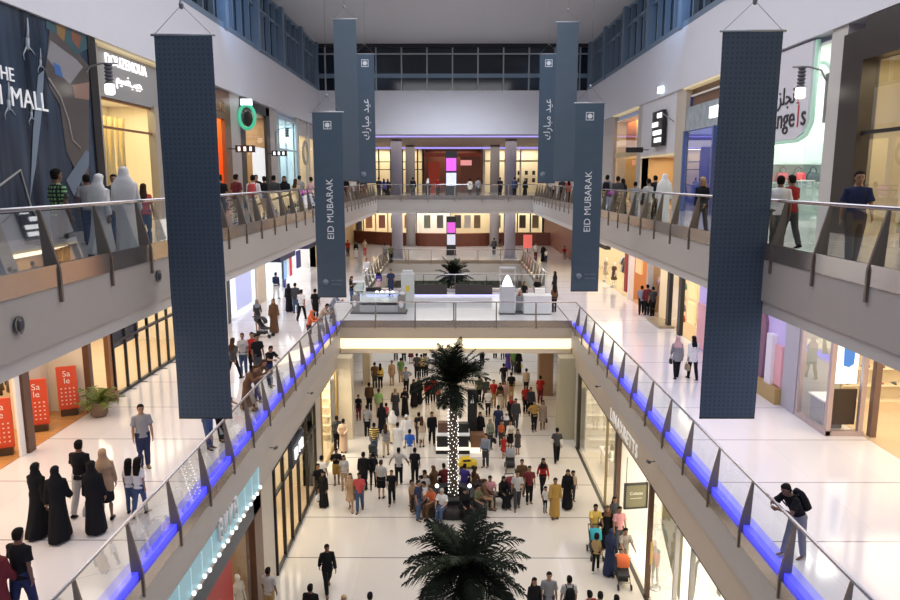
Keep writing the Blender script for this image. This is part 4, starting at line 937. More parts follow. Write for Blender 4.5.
# ---------------------------------------------------------------- hanging banners
def banner_mat(name, base, dark, pattern=True):
    if name in MATS: return MATS[name]
    m = bpy.data.materials.new(name); m.use_nodes = True; nt = m.node_tree; b = nt.nodes['Principled BSDF']; L = nt.links
    tc = nt.nodes.new('ShaderNodeTexCoord'); mp = nt.nodes.new('ShaderNodeMapping'); mp.inputs['Scale'].default_value = (15, 15, 15); mp.inputs['Rotation'].default_value = (0, radians(45), 0)
    L.new(tc.outputs['Object'], mp.inputs[0])
    sp = nt.nodes.new('ShaderNodeSeparateXYZ'); L.new(mp.outputs[0], sp.inputs[0])
    def tri(s): return nm(nt, 'ABSOLUTE', nm(nt, 'SUBTRACT', nm(nt, 'FRACT', s), .5))
    a = nm(nt, 'LESS_THAN', nm(nt, 'MINIMUM', tri(sp.outputs['X']), tri(sp.outputs['Z'])), .1)
    mp2 = nt.nodes.new('ShaderNodeMapping'); mp2.inputs['Scale'].default_value = (10.6, 10.6, 10.6); L.new(tc.outputs['Object'], mp2.inputs[0])
    sp2 = nt.nodes.new('ShaderNodeSeparateXYZ'); L.new(mp2.outputs[0], sp2.inputs[0])
    c = nm(nt, 'LESS_THAN', nm(nt, 'MINIMUM', tri(sp2.outputs['X']), tri(sp2.outputs['Z'])), .07)
    f = nm(nt, 'MAXIMUM', a, c)
    f = nm(nt, 'MULTIPLY', f, 1.0 if pattern else .12)
    mx = nt.nodes.new('ShaderNodeMix'); mx.data_type = 'RGBA'; L.new(f, mx.inputs[0]); mx.inputs[6].default_value = (*dark, 1); mx.inputs[7].default_value = (*base, 1)
    L.new(mx.outputs[2], b.inputs['Base Color']); b.inputs['Roughness'].default_value = .7; b.inputs['Specular IOR Level'].default_value = .2
    MATS[name] = m; return m
BAN = banner_mat('navy_banner_pattern', (.108, .142, .185), (.07, .097, .134))
BANP = banner_mat('navy_banner_plain', (.09, .13, .178), (.078, .112, .156), False)
PALEP = mat('banner_print', (.7, .72, .75), .6, emit=(.7, .74, .8), es=.12)
FAINT = mat('banner_faint_print', (.2, .25, .32), .6)
def banner(x, y, z0, z1, w, kind, label, yaw=0):
    t = empty('hanging_banner', (x, y, z0), yaw, label, 'banner', 'navy banners hanging in the atrium')
    H = z1 - z0; n = 12
    mb = MB(); rs = []
    for k in range(n + 1):
        z = H * k / n; b = .015 * sin(k * 1.1); rs.append([(-w / 2, -.012 + b, z), (w / 2, -.012 - b, z), (w / 2, .012 - b, z), (-w / 2, .012 + b, z)])
    mb.rings(rs, smooth=False).build('cloth', BAN if kind == 'pattern' else BANP, t)
    MB().tube([(-w / 2 - .06, 0, H), (w / 2 + .06, 0, H)], .025, 8).build('top_bar', PALE, t)
    MB().tube([(-w / 2, 0, 0), (w / 2, 0, 0)], .02, 8).build('bottom_bar', DARK, t)
    r = MB()
    for s in (-1, 1): r.tube([(s * w / 2, 0, H), (0, 0, H + .55)], .006, 5)
    r.tube([(0, 0, H + .5), (0, 0, 24.9 - z0)], .006, 5); r.lathe([(.03, H + .48), (.05, H + .55), (.03, H + .62)], (0, 0, 0), 8)
    r.build('wire', mat('wire_grey', (.25, .26, .3), .4, .5), t)
    def emblem(cz, s):
        e = MB()
        yy = -.03
        e.box(-s, s, yy, -.02, cz - s, cz - s * .85).box(-s, s, yy, -.02, cz + s * .85, cz + s).box(-s, -s * .85, yy, -.02, cz - s, cz + s).box(s * .85, s, yy, -.02, cz - s, cz + s)
        e.box(-s * .5, s * .5, yy, -.02, cz - s * .5, cz + s * .5)
        for a in (-1, 1): e.box(a * s * .72 - s * .1, a * s * .72 + s * .1, yy, -.02, cz - s * .1, cz + s * .1); e.box(-s * .1, s * .1, yy, -.02, cz + a * s * .72 - s * .1, cz + a * s * .72 + s * .1)
        e.build('emblem', PALEP, t)
    if kind == 'eid':
        emblem(H - .45, .14)
        text('EID', .335, (.03, -.03, H * .5 - .93), (0, 0, 1), (-1, 0, 0), PALEP, t, 'lettering', depth=.004); text('MUBARAK', .335, (.03, -.03, H * .5 + .2), (0, 0, 1), (-1, 0, 0), PALEP, t, 'lettering', depth=.004)
        MB().lathe([(.11, -.005), (.11, .005)], (0, 0, 0), 16, M=Matrix.Translation((-.22, -.02, .55)) @ Matrix.Rotation(pi / 2, 4, 'X')).build('small_emblem', FAINT, t)
        text('ramadan', .13, (.2, -.03, .62), FX, FY, FAINT, t, 'small_print', depth=.003); text('kareem', .13, (.2, -.03, .48), FX, FY, FAINT, t, 'small_print', depth=.003)
    if kind == 'arabic':
        emblem(H - .5, .2)
        text('\uFED9\uFEAD\uFE8E\uFE92\uFEE3 \uFEAA\uFEF4\uFECB', .56, (.0, -.03, H * .5), (0, 0, 1), (-1, 0, 0), PALEP, t, 'lettering', depth=.004)
        MB().lathe([(.16, -.005), (.16, .005)], (0, 0, 0), 16, M=Matrix.Translation((-.2, -.02, .5)) @ Matrix.Rotation(pi / 2, 4, 'X')).build('small_emblem', FAINT, t)
    return t
def ban_px(uL, uR, vT, vB, Y, kind, label):
    x0, z1 = on_y(uL, vT, Y); x1, _ = on_y(uR, vT, Y); _, z0 = on_y((uL + uR) / 2, vB, Y)
    return banner((x0 + x1) / 2, Y, z0, z1, x1 - x0, kind, label)
ban_px(154, 212, 35, 418, 14.4, 'pattern', 'big plain patterned navy banner in front of the gold lit boutique')
ban_px(723, 783, 31, 418, 14.4, 'pattern', 'big plain patterned navy banner in front of the pink perfume wall')
ban_px(312, 342, 112, 297, 25.7, 'eid', 'navy banner lettered EID MUBARAK above the kiosk with glass cases')
ban_px(576, 604.5, 103, 291, 25.7, 'eid', 'navy banner lettered EID MUBARAK on the orange curtains side, by the white counter')
ban_px(333, 356, 19, 181, 36, 'pattern', 'high plain navy banner behind the EID MUBARAK one on the white poster side')
ban_px(557, 579, 22, 181, 36, 'pattern', 'high plain navy banner behind the EID MUBARAK one on the orange curtains side')
ban_px(355.5, 374, 54, 183, 42, 'arabic', 'high navy banner with Arabic lettering on the white poster side')
ban_px(540, 558, 54, 183, 42, 'arabic', 'high navy banner with Arabic lettering on the orange curtains side')
# smoke detector like fixtures on slab faces
for i, (u, v, X, s, nm_) in enumerate([(18, 325, FL + .02, 1, 'round dark camera dome on the grey slab edge by the photo edge'), (158, 276, FL + .02, 1, 'round dark camera dome on the grey slab edge beside the big navy banner')]):
    y, z = on_x(u, v, X); t = empty('camera_dome', (X, y, z), 0, nm_, 'camera')
    MB().ell((.02 * s, 0, 0), .05, .07, .085, 12, 8).build('dome', mat('dome_dark', (.07, .07, .08), .3), t)
    MB().rings([[(.0, (.09 + .02 * cos(2 * pi * k / 6)) * cos(2 * pi * j / 20), (.11 + .02 * cos(2 * pi * k / 6)) * sin(2 * pi * j / 20)) if k % 2 else (.03, (.09 + .02 * cos(2 * pi * k / 6)) * cos(2 * pi * j / 20), (.11 + .02 * cos(2 * pi * k / 6)) * sin(2 * pi * j / 20)) for k in range(6)] for j in range(21)], cap=False).build('ring', GREYM, t)

# ---------------------------------------------------------------- palms
TRUNK = mat('palm_trunk_bark', (.09, .065, .045), .8, vary=.5, vscale=14, bump=.6)
LEAF = mat('palm_leaf', (.009, .013, .008), .8, spec=.12, vary=.5, vscale=5)
LEAF2 = mat('palm_leaf_pale', (.03, .04, .02), .7, spec=.2, vary=.4, vscale=5)
def palm(x, y, hc, R, label, lights, seed, base=True, nf=46):
    r = random.Random(seed); t = empty('palm_tree', (x, y, 0), 0, label, 'palm tree')
    prof = [(.02, 0)]
    for k in range(int(hc / .14)):
        z = k * .14; w = .175 - .03 * min(1, z / hc); prof += [(w, z), (w * 1.14, z + .1)]
    prof += [(.2, hc), (.1, hc + .3)]
    MB().lathe(prof, (0, 0, 0), 14, smooth=False).build('trunk', TRUNK, t)
    c1, c2 = MB(), MB()
    for i in range(nf):
        az = i * 2.39996 + r.uniform(-.15, .15); el = radians(r.uniform(-4, 80)); L = R * r.uniform(.9, 1.25)
        p = Vector((0, 0, hc + .1)); d = Vector((cos(az) * cos(el), sin(az) * cos(el), sin(el))); pts = [p.copy()]; N = 13; dr = r.uniform(.075, .125)
        for k in range(N):
            p = p + d * (L / N); d = (d + Vector((0, 0, -dr * (1 if d.z > -.6 else .1)))).normalized(); pts.append(p.copy())
        cc = c2 if r.random() < .25 else c1
        cc.tube(pts, [.03 - .024 * k / N for k in range(N + 1)], 5)
        side0 = Vector((-sin(az), cos(az), 0))
        for k in range(2, N * 3):
            f = k / 3; i0 = min(int(f), N - 1); q = pts[i0].lerp(pts[i0 + 1], f - i0); tg = (pts[i0 + 1] - pts[i0]).normalized()
            nn = tg.cross(side0).normalized(); ll = R * .32 * sin(pi * min(1, (f / N) * .86 + .12)) * r.uniform(.8, 1.15)
            for s in (-1, 1):
                dv = (side0 * s * .8 + tg * .75 + nn * r.uniform(-.1, .35) + Vector((0, 0, -.15))).normalized()
                e = q + dv * ll; m_ = q + dv * ll * .5 + Vector((0, 0, .03)); e.z -= ll * .12; w = tg * .021
                cc.add([q - w, q + w, m_ + w * 1.1, m_ - w * 1.1, e], [(0, 1, 2, 3), (3, 2, 4)])
    c1.build('crown', LEAF, t); c2.build('crown', LEAF2, t)
    if lights:
        mb = MB()
        for k in range(lights):
            z = .5 + (hc - .7) * k / lights; a = k * 2.4 + r.uniform(-.3, .3)
            mb.ell((.215 * cos(a), .215 * sin(a), z), .021, .021, .028, 6, 4)
        o = mb.build('fairy_lights', mat('fairy_light', (1, 1, 1), .4, emit=(1, .97, .92), es=1.7), t); o['kind'] = 'stuff'
    return t
palm(.02, 28.3, 5.15, 1.65, 'palm tree with fairy lights wound round its trunk and a seat ring at its foot', 210, 3)
palm(.3, 16.6, 3.8, 1.55, 'dark palm tree with its trunk below the photo frame, standing before the seat ring', 0, 5, nf=44)
palm(.0, 52.0, 6.3, 1.5, 'palm tree rising through the opening beyond the kiosk bridge', 60, 9)
# ring bench round the first palm
t = empty('ring_bench', (.02, 28.3, 0), 0, 'dark round bench with glowing globes around the fairy-light palm', 'bench')
def annulus(r0, r1, z0, z1, n=40): return MB().rings([[(r * cos(2 * pi * j / n), r * sin(2 * pi * j / n), z) for r, z in ((r0, z0), (r1, z0), (r1, z1), (r0, z1))] for j in range(n + 1)], cap=False, smooth=False)
annulus(.95, 1.5, .32, .45).build('seat', mat('bench_leather', (.03, .022, .02), .4), t); annulus(1.0, 1.4, 0, .32).build('base', DARK, t)
annulus(.55, .95, 0, .62).build('planter', mat('planter_dark', (.02, .02, .02), .5), t)
for a in (205, 335): 
    q = MB().tube([(.75 * cos(radians(a)), .75 * sin(radians(a)), .6), (.75 * cos(radians(a)), .75 * sin(radians(a)), .9)], .03, 6).build('lamp_post', DARK, t)
    MB().ell((.75 * cos(radians(a)), .75 * sin(radians(a)), 1.0), .085, .085, .085, 12, 8).build('globe', LAMP, q)
# ---------------------------------------------------------------- ground floor kiosk by the palm
GOLDL = mat('counter_light_top', (.9, .85, .7), .3, emit=(1, .93, .75), es=.8)
t = empty('sales_kiosk', (.1, 34.4, 0), 0, 'black and white sales kiosk behind the fairy-light palm trunk', 'kiosk')
MB().box(-.95, .75, -.45, .45, 0, .2).build('plinth', BLACK, t); MB().box(-.95, .75, -.46, .46, .2, .36).build('light_band', GOLDL, t)
MB().box(-.9, .7, -.42, .42, .36, .95).build('counter', BLACK, t); MB().box(-.95, .75, -.47, .47, .95, 1.0).build('counter_top', SHOPWH, t)
MB().box(.75, 1.65, -.3, .5, 0, .25).build('low_plinth', GOLDL, t); MB().box(.8, 1.5, -.2, .4, .25, .9).build('wood_cabinet', BROWNM, t)
MB().box(-.85, -.1, -.1, .3, 1.0, 1.5).build('display_case', mat('brown_goods', (.12, .06, .04), .5, vary=.6, vscale=12), t); MB().box(.1, .7, -.1, .3, 1.0, 1.45).build('display_case', BLACK, t)
t = empty('totem_sign', (1.0, 35.2, 0), 0, 'tall black totem sign with white mark beside the palm crown', 'sign')
MB().box(-.24, .24, -.12, .12, 0, 3.0).build('body', BLACK, t); MB().box(-.3, .3, -.2, .2, 0, .06).build('base', DARK, t)
MB().prism([(-.1, -.13, 2.3), (.1, -.13, 2.3), (.06, -.13, 2.5), (.02, -.13, 2.75), (-.06, -.13, 2.5)], (0, .008, 0)).build('printed_mark', PALEP, t)
# yellow toy car ride
p = at(467, 468, 0); t = empty('toy_car', (p.x, p.y, 0), radians(8), 'yellow ride-on toy car beside the fairy-light palm', 'toy car'); t.scale = (.8, .8, .8)
YEL = mat('toy_yellow', (.8, .55, .02), .3)
MB().prism([(-.55, -.26, .18), (.55, -.26, .18), (.58, -.26, .42), (.3, -.26, .48), (.18, -.26, .66), (-.3, -.26, .66), (-.42, -.26, .48), (-.56, -.26, .44)], (0, .52, 0)).build('body', YEL, t)
MB().box(-.27, .16, -.27, .27, .5, .62).build('window_band', DARK, t)
for a in (-.34, .34):
    for b in (-.24, .24): MB().lathe([(.13, -.05), (.13, .05)], (0, 0, 0), 14, M=Matrix.Translation((a, b, .13)) @ Matrix.Rotation(pi / 2, 4, 'X')).build('wheel', BLACK, t)
# ---------------------------------------------------------------- bridge kiosks
KW = mat('kiosk_white', (.72, .72, .74), .35); KG = mat('kiosk_grey', (.42, .42, .44), .4); KDK = mat('kiosk_dark', (.07, .07, .075), .4)
CASE = glass_mat('case_glass', (.85, .92, .92), .02, 1.)
t = empty('glass_case_kiosk', (-4.25, 40.6, Z1), 0, 'grey kiosk with glass display cases on the bridge beside the seated black and purple woman', 'kiosk')
MB().box(-1.6, 1.6, -.62, .5, 0, .08).build('plinth', KDK, t)
MB().box(-1.5, 1.5, -.55, .4, .08, .5).build('counter', KG, t)
for a in (-1.5, 1.1): MB().box(a, a + .42, -.58, .4, .08, 1.02).build('end_cabinet', mat('kiosk_brown_grey', (.25, .23, .22), .4), t)
cs = MB()
for (x0, x1) in ((-1.05, -.2), (-.15, 1.05)):
    cs.box(x0, x1, -.55, .2, .5, 1.15)
cs.build('glass_case', CASE, t)
MB().box(-1.08, 1.08, -.5, .25, 1.15, 1.2).build('counter_top', mat('pale_blue_top', (.6, .66, .7), .3), t)
for i in range(4): MB().ell((-.1 + i * .3, -.3, 1.24), .09, .09, .05, 10, 6).build('lamp', LAMP, t)
for a in (-1.28, 1.3): MB().lathe([(.16, 1.02), (.2, 1.08), (.05, 1.2)], (a, -.1, 0), 14).build('white_dish', KW, t)
MB().ell((1.3, -.6, .55), .14, .04, .2, 12, 8).build('round_mark', KW, t); MB().ell((-1.35, -.6, .6), .1, .04, .18, 12, 8).build('round_mark', KW, t)
MB().box(-.75, .1, .0, .3, 1.2, 1.42).build('till', BLACK, t); MB().box(-1.45, -.9, -.3, .2, 1.2, 1.75).build('upper_case', CASE, t)
MB().box(-1.5, -.85, -.35, .25, 1.75, 1.8).build('case_lid', KW, t)
t = empty('kiosk_pillar', (-2.72, 42.5, Z1), 0, 'white square pillar with yellow label at the end of the glass case kiosk', 'pillar')
MB().box(-.38, .38, -.3, .3, 0, 2.0).build('body', mat('translucent_white', (.62, .64, .62), .3), t); MB().box(-.3, .3, -.2, .2, 2.0, 2.2).build('cap', KW, t); MB().box(-.1, .12, -.31, -.3, .95, 1.3).build('label', mat('label_yellow', (.75, .6, .05), .5), t)
t = empty('white_counter', (4.8, 40.2, Z1), 0, 'plain white service counter on the bridge near the EID MUBARAK banner', 'counter')
MB().box(-.78, .78, -.4, .45, .06, 1.05).build('body', KW, t); MB().box(-.8, .8, -.42, .47, 1.05, 1.1).build('counter_top', SHOPWH, t); MB().box(-1.2, .8, -.3, .5, 0, .06).build('plinth', KDK, t)
MB().box(-.1, .45, -.1, .3, 1.1, 1.45).build('white_box', SHOPWH, t)
MB().box(-1.15, -.8, .5, .9, 0, .9).build('back_cabinet', KG, t)
t = empty('kiosk_pillar', (3.1, 40.2, Z1), 0, 'tall pale grey kiosk pillar with a glowing cone beside the white counter', 'pillar')
MB().box(-.42, .42, -.35, .35, .08, 1.6).build('body', mat('kiosk_pale_grey', (.55, .55, .58), .35), t); MB().box(-.46, .46, -.4, .4, 0, .08).build('plinth', KDK, t)
for a in (-.41, .41):
    for b in (-.34, .34): MB().tube([(a, b, 1.6), (a, b, 2.6)], .012, 5).build('corner_rod', CHROME, t)
MB().box(-.44, .44, -.37, .37, 2.6, 2.66).build('cap', mat('kiosk_pale_grey'), t)
MB().lathe([(.3, 1.6), (.26, 1.8), (.12, 2.1), (.02, 2.22)], (0, 0, 0), 14).build('glowing_cone', mat('cone_glow', (1, 1, 1), .4, emit=(1, .98, .95), es=2.2), t)
for i, (x, y, c) in enumerate([(3.78, 41.1, (.6, .4, .25)), (3.7, 40.95, (.75, .7, .65)), (3.9, 40.95, (.4, .2, .15))]):
    o = MB().lathe([(.05, 0), (.08, .05), (.08, .22), (.03, .28), (.03, .34)], (0, 0, 0), 10).build('jar', cmat(c, .3), None, (x, y - .1, Z1 + .9)); tag(o, ('brown', 'cream', 'dark red')[i] + ' jar on the low cabinet beside the white counter', 'jar')
# hedges at the back of the bridge
HED = mat('hedge_dark_green', (.025, .03, .018), .8, vary=.6, vscale=9, bump=.8)
for x0, x1, lab in ((-2.9, -.4, 'low dark hedge box behind the glass case kiosk'), (.15, 2.6, 'low dark hedge box behind the grey kiosk pillar')):
    t = empty('planter_hedge', (x0, 46.8, Z1), 0, lab, 'planter')
    W = x1 - x0; MB().box(0, W, -.25, .25, 0, .72).build('box', mat('planter_brown_black', (.045, .035, .032), .5), t)
    r = random.Random(3); mb = MB()
    for i in range(500):
        p = Vector((r.uniform(0, W), r.uniform(-.25, .25), .7 + r.uniform(0, .16))); d = Vector((r.uniform(-1, 1), r.uniform(-1, 1), r.uniform(0, 1))).normalized() * .08; s_ = d.cross(Vector((r.random(), r.random(), .3))).normalized() * .03
        mb.add([p - s_, p + s_, p + d], [(0, 1, 2)])
    mb.build('foliage', mat('hedge_leaf', (.05, .07, .03), .7, vary=.5, vscale=8), t)
struct('trim_30', B(FL + .3, FR - .3, 46.3, 46.38, Z1, Z1 + .1), mat('bridge_floor_light', (.6, .6, .8), .4, emit=(.5, .5, 1.), es=.9))
for i, (x, y) in enumerate([(.05, 37.9)]):
    t = empty('barrier_post', (x, y, Z1), 0, 'slim black barrier post at the front of the kiosk bridge', 'post'); MB().lathe([(.03, 0), (.03, 1.0), (.045, 1.02), (.02, 1.08)], (0, 0, 0), 10).build('pole', BLACK, t); MB().lathe([(.18, 0), (.16, .04), (.04, .06)], (0, 0, 0), 14).build('base', BLACK, t)
# potted plant by the sale stands
p = at(95, 416, Z1); t = empty('potted_plant', (p.x + .15, p.y, Z1), 0, 'potted leafy plant in a wicker pot beside the red sale stands', 'plant')
MB().lathe([(.2, 0), (.27, .1), (.29, .45), (.25, .5), (.22, .42)], (0, 0, 0), 16).build('pot', mat('wicker_pot', (.2, .13, .09), .7, vary=.3, vscale=25), t)
r = random.Random(8); mb = MB()
for i in range(20):
    az = r.uniform(0, 2 * pi); el = radians(r.uniform(25, 80)); L = r.uniform(.45, .8); q = Vector((0, 0, .4)); d = Vector((cos(az) * cos(el), sin(az) * cos(el), sin(el))); P = [q.copy()]
    for k in range(7): q = q + d * L / 7; d = (d + Vector((0, 0, -.16))).normalized(); P.append(q.copy())
    mb.tube(P, .01, 4)
    s0 = Vector((-sin(az), cos(az), 0))
    for k in range(2, 8):
        for s in (-1, 1):
            e = P[k] + s0 * s * .22 + (P[k] - P[k - 1]) * 1.2 - Vector((0, 0, .05)); w = (P[k] - P[k - 1]).normalized() * .045
            mb.add([P[k] - w, P[k] + w, e], [(0, 1, 2)])
mb.build('foliage', mat('plant_leaf', (.14, .17, .03), .5, vary=.5, vscale=6), t)
o = MB().box(-.9, .9, -.05, .05, 0, .06)
# low brown bench beside plant
t = empty('low_bench', (-11.78, 23.3, Z1), 0, 'low brown bench edge beside the potted plant', 'bench'); MB().box(-.2, .2, -.75, .6, .3, .36).build('seat', BROWNM, t); MB().box(-.16, .16, -.7, -.6, 0, .3).build('leg', BROWNM, t); MB().box(-.16, .16, .45, .55, 0, .3).build('leg', BROWNM, t)
# left-side low sign stand of the far shops
p = at(527.5, 253, Z1); t = empty('red_sign_stand', (p.x, p.y, Z1), 0, 'red sign stand at the far end of the middle floor', 'sign'); MB().box(-.45, .45, -.03, .03, .5, 1.9).build('panel', mat('far_sign_red', (.8, .15, .12), .5, emit=(1, .2, .18), es=.4), t); MB().tube([(0, .05, 0), (0, .05, .6)], .04, 6).build('pole', DARK, t); MB().box(-.3, .3, -.2, .2, 0, .04).build('base', DARK, t)
p = at(407, 260, Z1); t = empty('litter_bin', (p.x, p.y, Z1), 0, 'pale round litter bin by the column at the far end of the middle floor', 'bin'); MB().lathe([(.22, 0), (.25, .8), (.27, .85), (.2, .95)], (0, 0, 0), 14).build('body', SHOPW, t); MB().lathe([(.27, .85), (.27, .9), (.1, .97)], (0, 0, 0), 14).build('lid', GREYM, t)
# ---------------------------------------------------------------- people
import bmesh
EYE = mat('eye_dark', (.02, .015, .01), .2); LIP = mat('lip', (.3, .12, .1), .5)
def remesh(mb, vs, name, sm=0):
    me = mb.mesh('tmp'); o = bpy.data.objects.new('tmp', me); COL.objects.link(o)
    md = o.modifiers.new('r', 'REMESH'); md.mode = 'VOXEL'; md.voxel_size = vs; md.use_smooth_shade = True
    if sm: s_ = o.modifiers.new('s', 'SMOOTH'); s_.factor = .5; s_.iterations = sm
    dg = bpy.context.evaluated_depsgraph_get(); dg.update()
    r = bpy.data.meshes.new_from_object(o.evaluated_get(dg)); r.name = name
    bpy.data.objects.remove(o); bpy.data.meshes.remove(me); r.materials.clear()
    return r
# legs: (hip flex, knee flex) x2; arms: (flex, abduct, elbow, inward) x2; lean; head pitch, head turn
POSE = {
 'stand': dict(l=[(2, 2), (-2, 3)], a=[(2, 9, 14, 5), (4, 9, 12, 5)]),
 'walka': dict(l=[(25, 6), (-20, 22)], a=[(-22, 9, 14, 0), (26, 8, 22, 10)], lean=3),
 'walkb': dict(l=[(-20, 22), (25, 6)], a=[(26, 8, 22, 10), (-22, 9, 14, 0)], lean=3),
 'stepa': dict(l=[(13, 4), (-11, 10)], a=[(-10, 9, 16, 0), (14, 9, 30, 15)], lean=2),
 'stepb': dict(l=[(-11, 10), (13, 4)], a=[(14, 9, 30, 15), (-10, 9, 16, 0)], lean=2),
 'phone': dict(l=[(3, 3), (-3, 4)], a=[(22, 12, 105, 35), (22, 12, 100, 35)], hp=18),
 'oneup': dict(l=[(3, 3), (-3, 4)], a=[(3, 10, 15, 5), (15, 14, 95, 30)]),
 'push': dict(l=[(12, 4), (-12, 12)], a=[(38, 8, 40, 8), (38, 8, 40, 8)], lean=6),
 'lean': dict(l=[(16, 2), (-6, 3)], a=[(68, 16, 82, 60), (64, 16, 70, 70)], lean=30, hp=8),
 'rail': dict(l=[(8, 2), (2, 3)], a=[(61, 14, 48, 40), (61, 14, 48, 40)], lean=16, hp=10),
 'sit': dict(l=[(86, 86), (82, 80)], a=[(24, 12, 55, 25), (24, 12, 60, 25)], lean=6, hp=10),
 'akimbo': dict(l=[(3, 3), (-3, 4)], a=[(-14, 42, 70, 75), (-14, 42, 70, 75)]),
 'reach': dict(l=[(8, 4), (-8, 8)], a=[(8, 38, 12, -10), (8, 38, 12, -10)]),
 'back': dict(l=[(3, 3), (-3, 4)], a=[(-28, 14, 25, 60), (-28, 14, 25, 60)]),
}
def joints(pose, sex):
    k = POSE[pose]; hw, sw = (.088, .172) if sex == 'm' else (.088, .152) if sex == 'f' else (.08, .142)
    hz = .93; J = {}; lean = radians(k.get('lean', 0))
    def R(p):
        x, y, z = p; dz = z - hz; return Vector((x, y * cos(lean) - dz * sin(lean), hz + dz * cos(lean) + y * sin(lean)))
    J['R'] = R
    low = 9
    for i, s in enumerate((-1, 1)):
        h, kn = k['l'][i]; h = radians(h); kn = radians(kn); H = Vector((s * hw, 0, hz))
        K = H + .44 * Vector((0, -sin(h), -cos(h))); t = h - kn; A = K + .42 * Vector((.0, -sin(t), -cos(t)))
        pt = -min(0, t) * .8 if pose != 'sit' else 0
        fd = Vector((s * .12, -cos(pt), -sin(pt))).normalized()
        J[f'h{i}'], J[f'k{i}'], J[f'a{i}'], J[f'f{i}'] = H, K, A, fd
        low = min(low, A.z - .075, (A + fd * .14).z - .035)
    for i, s in enumerate((-1, 1)):
        a, b, e, w = [radians(q) for q in k['a'][i]]
        S = Vector((s * sw, 0, 1.405)); d = Vector((s * sin(b), -sin(a) * cos(b), -cos(a) * cos(b))); E = S + .28 * d
        d2 = Vector((s * sin(b) * .5 - s * sin(w) * sin(min(e, 1.6)), -sin(a + e), -cos(a + e)))
        if pose in ('akimbo', 'back'): d2 = Vector((-s * sin(w), -sin(a + e) * .4 if pose == 'akimbo' else .35, -cos(e)))
        d2.normalize(); W = E + .25 * d2
        if pose in ('lean', 'rail'): pass
        J[f's{i}'], J[f'e{i}'], J[f'w{i}'], J[f'd{i}'] = R(S), R(E), R(W), (R(W) - R(E)).normalized()
    J['neck'] = R((0, .01, 1.46)); hp = radians(k.get('hp', 0)) + (-lean * .5)
    J['head'] = R((0, -.015, 1.62)); J['hp'] = hp + lean
    J['drop'] = low
    return J
def ring(R, z, rx, ry, cy=0, n=18, wob=0, ph=0, x0=0):
    return [R((x0 + rx * cos(2 * pi * i / n) * (1 + wob * sin(7 * 2 * pi * i / n + ph)), cy + ry * sin(2 * pi * i / n) * (1 + wob * sin(7 * 2 * pi * i / n + ph)), z)) for i in range(n)]
TORSO = {'m': [(.80, .08, .08), (.84, .15, .11), (.93, .165, .118), (1.02, .155, .11), (1.1, .148, .105), (1.22, .16, .113), (1.32, .172, .116), (1.39, .168, .1), (1.435, .13, .082), (1.475, .072, .066), (1.56, .056, .058)],
         'f': [(.80, .08, .08), (.84, .15, .11), (.92, .175, .12), (1.02, .15, .108), (1.1, .125, .095), (1.2, .142, .108), (1.3, .152, .122), (1.37, .15, .098), (1.42, .112, .075), (1.465, .06, .058), (1.56, .048, .05)]}
TORSO['c'] = [(z, a * .88, b * .92) for z, a, b in TORSO['m']]
def torso(mb, J, sex, add=0., z0=0., z1=9.):
    R = J['R']; rs = [ring(R, z, a + add, b + add, .005) for z, a, b in TORSO[sex] if z0 <= z <= z1]
    mb.rings(rs)
def limb(mb, pts, rad, add=0.): mb.tube(pts, [r + add for r in rad], 12)
def mid(a, b, f): return a.lerp(b, f)
_pm = {}
def head_mat(J): return Matrix.Translation(J['head']) @ Matrix.Rotation(-J['hp'] * -1 if False else J['hp'], 4, 'X')
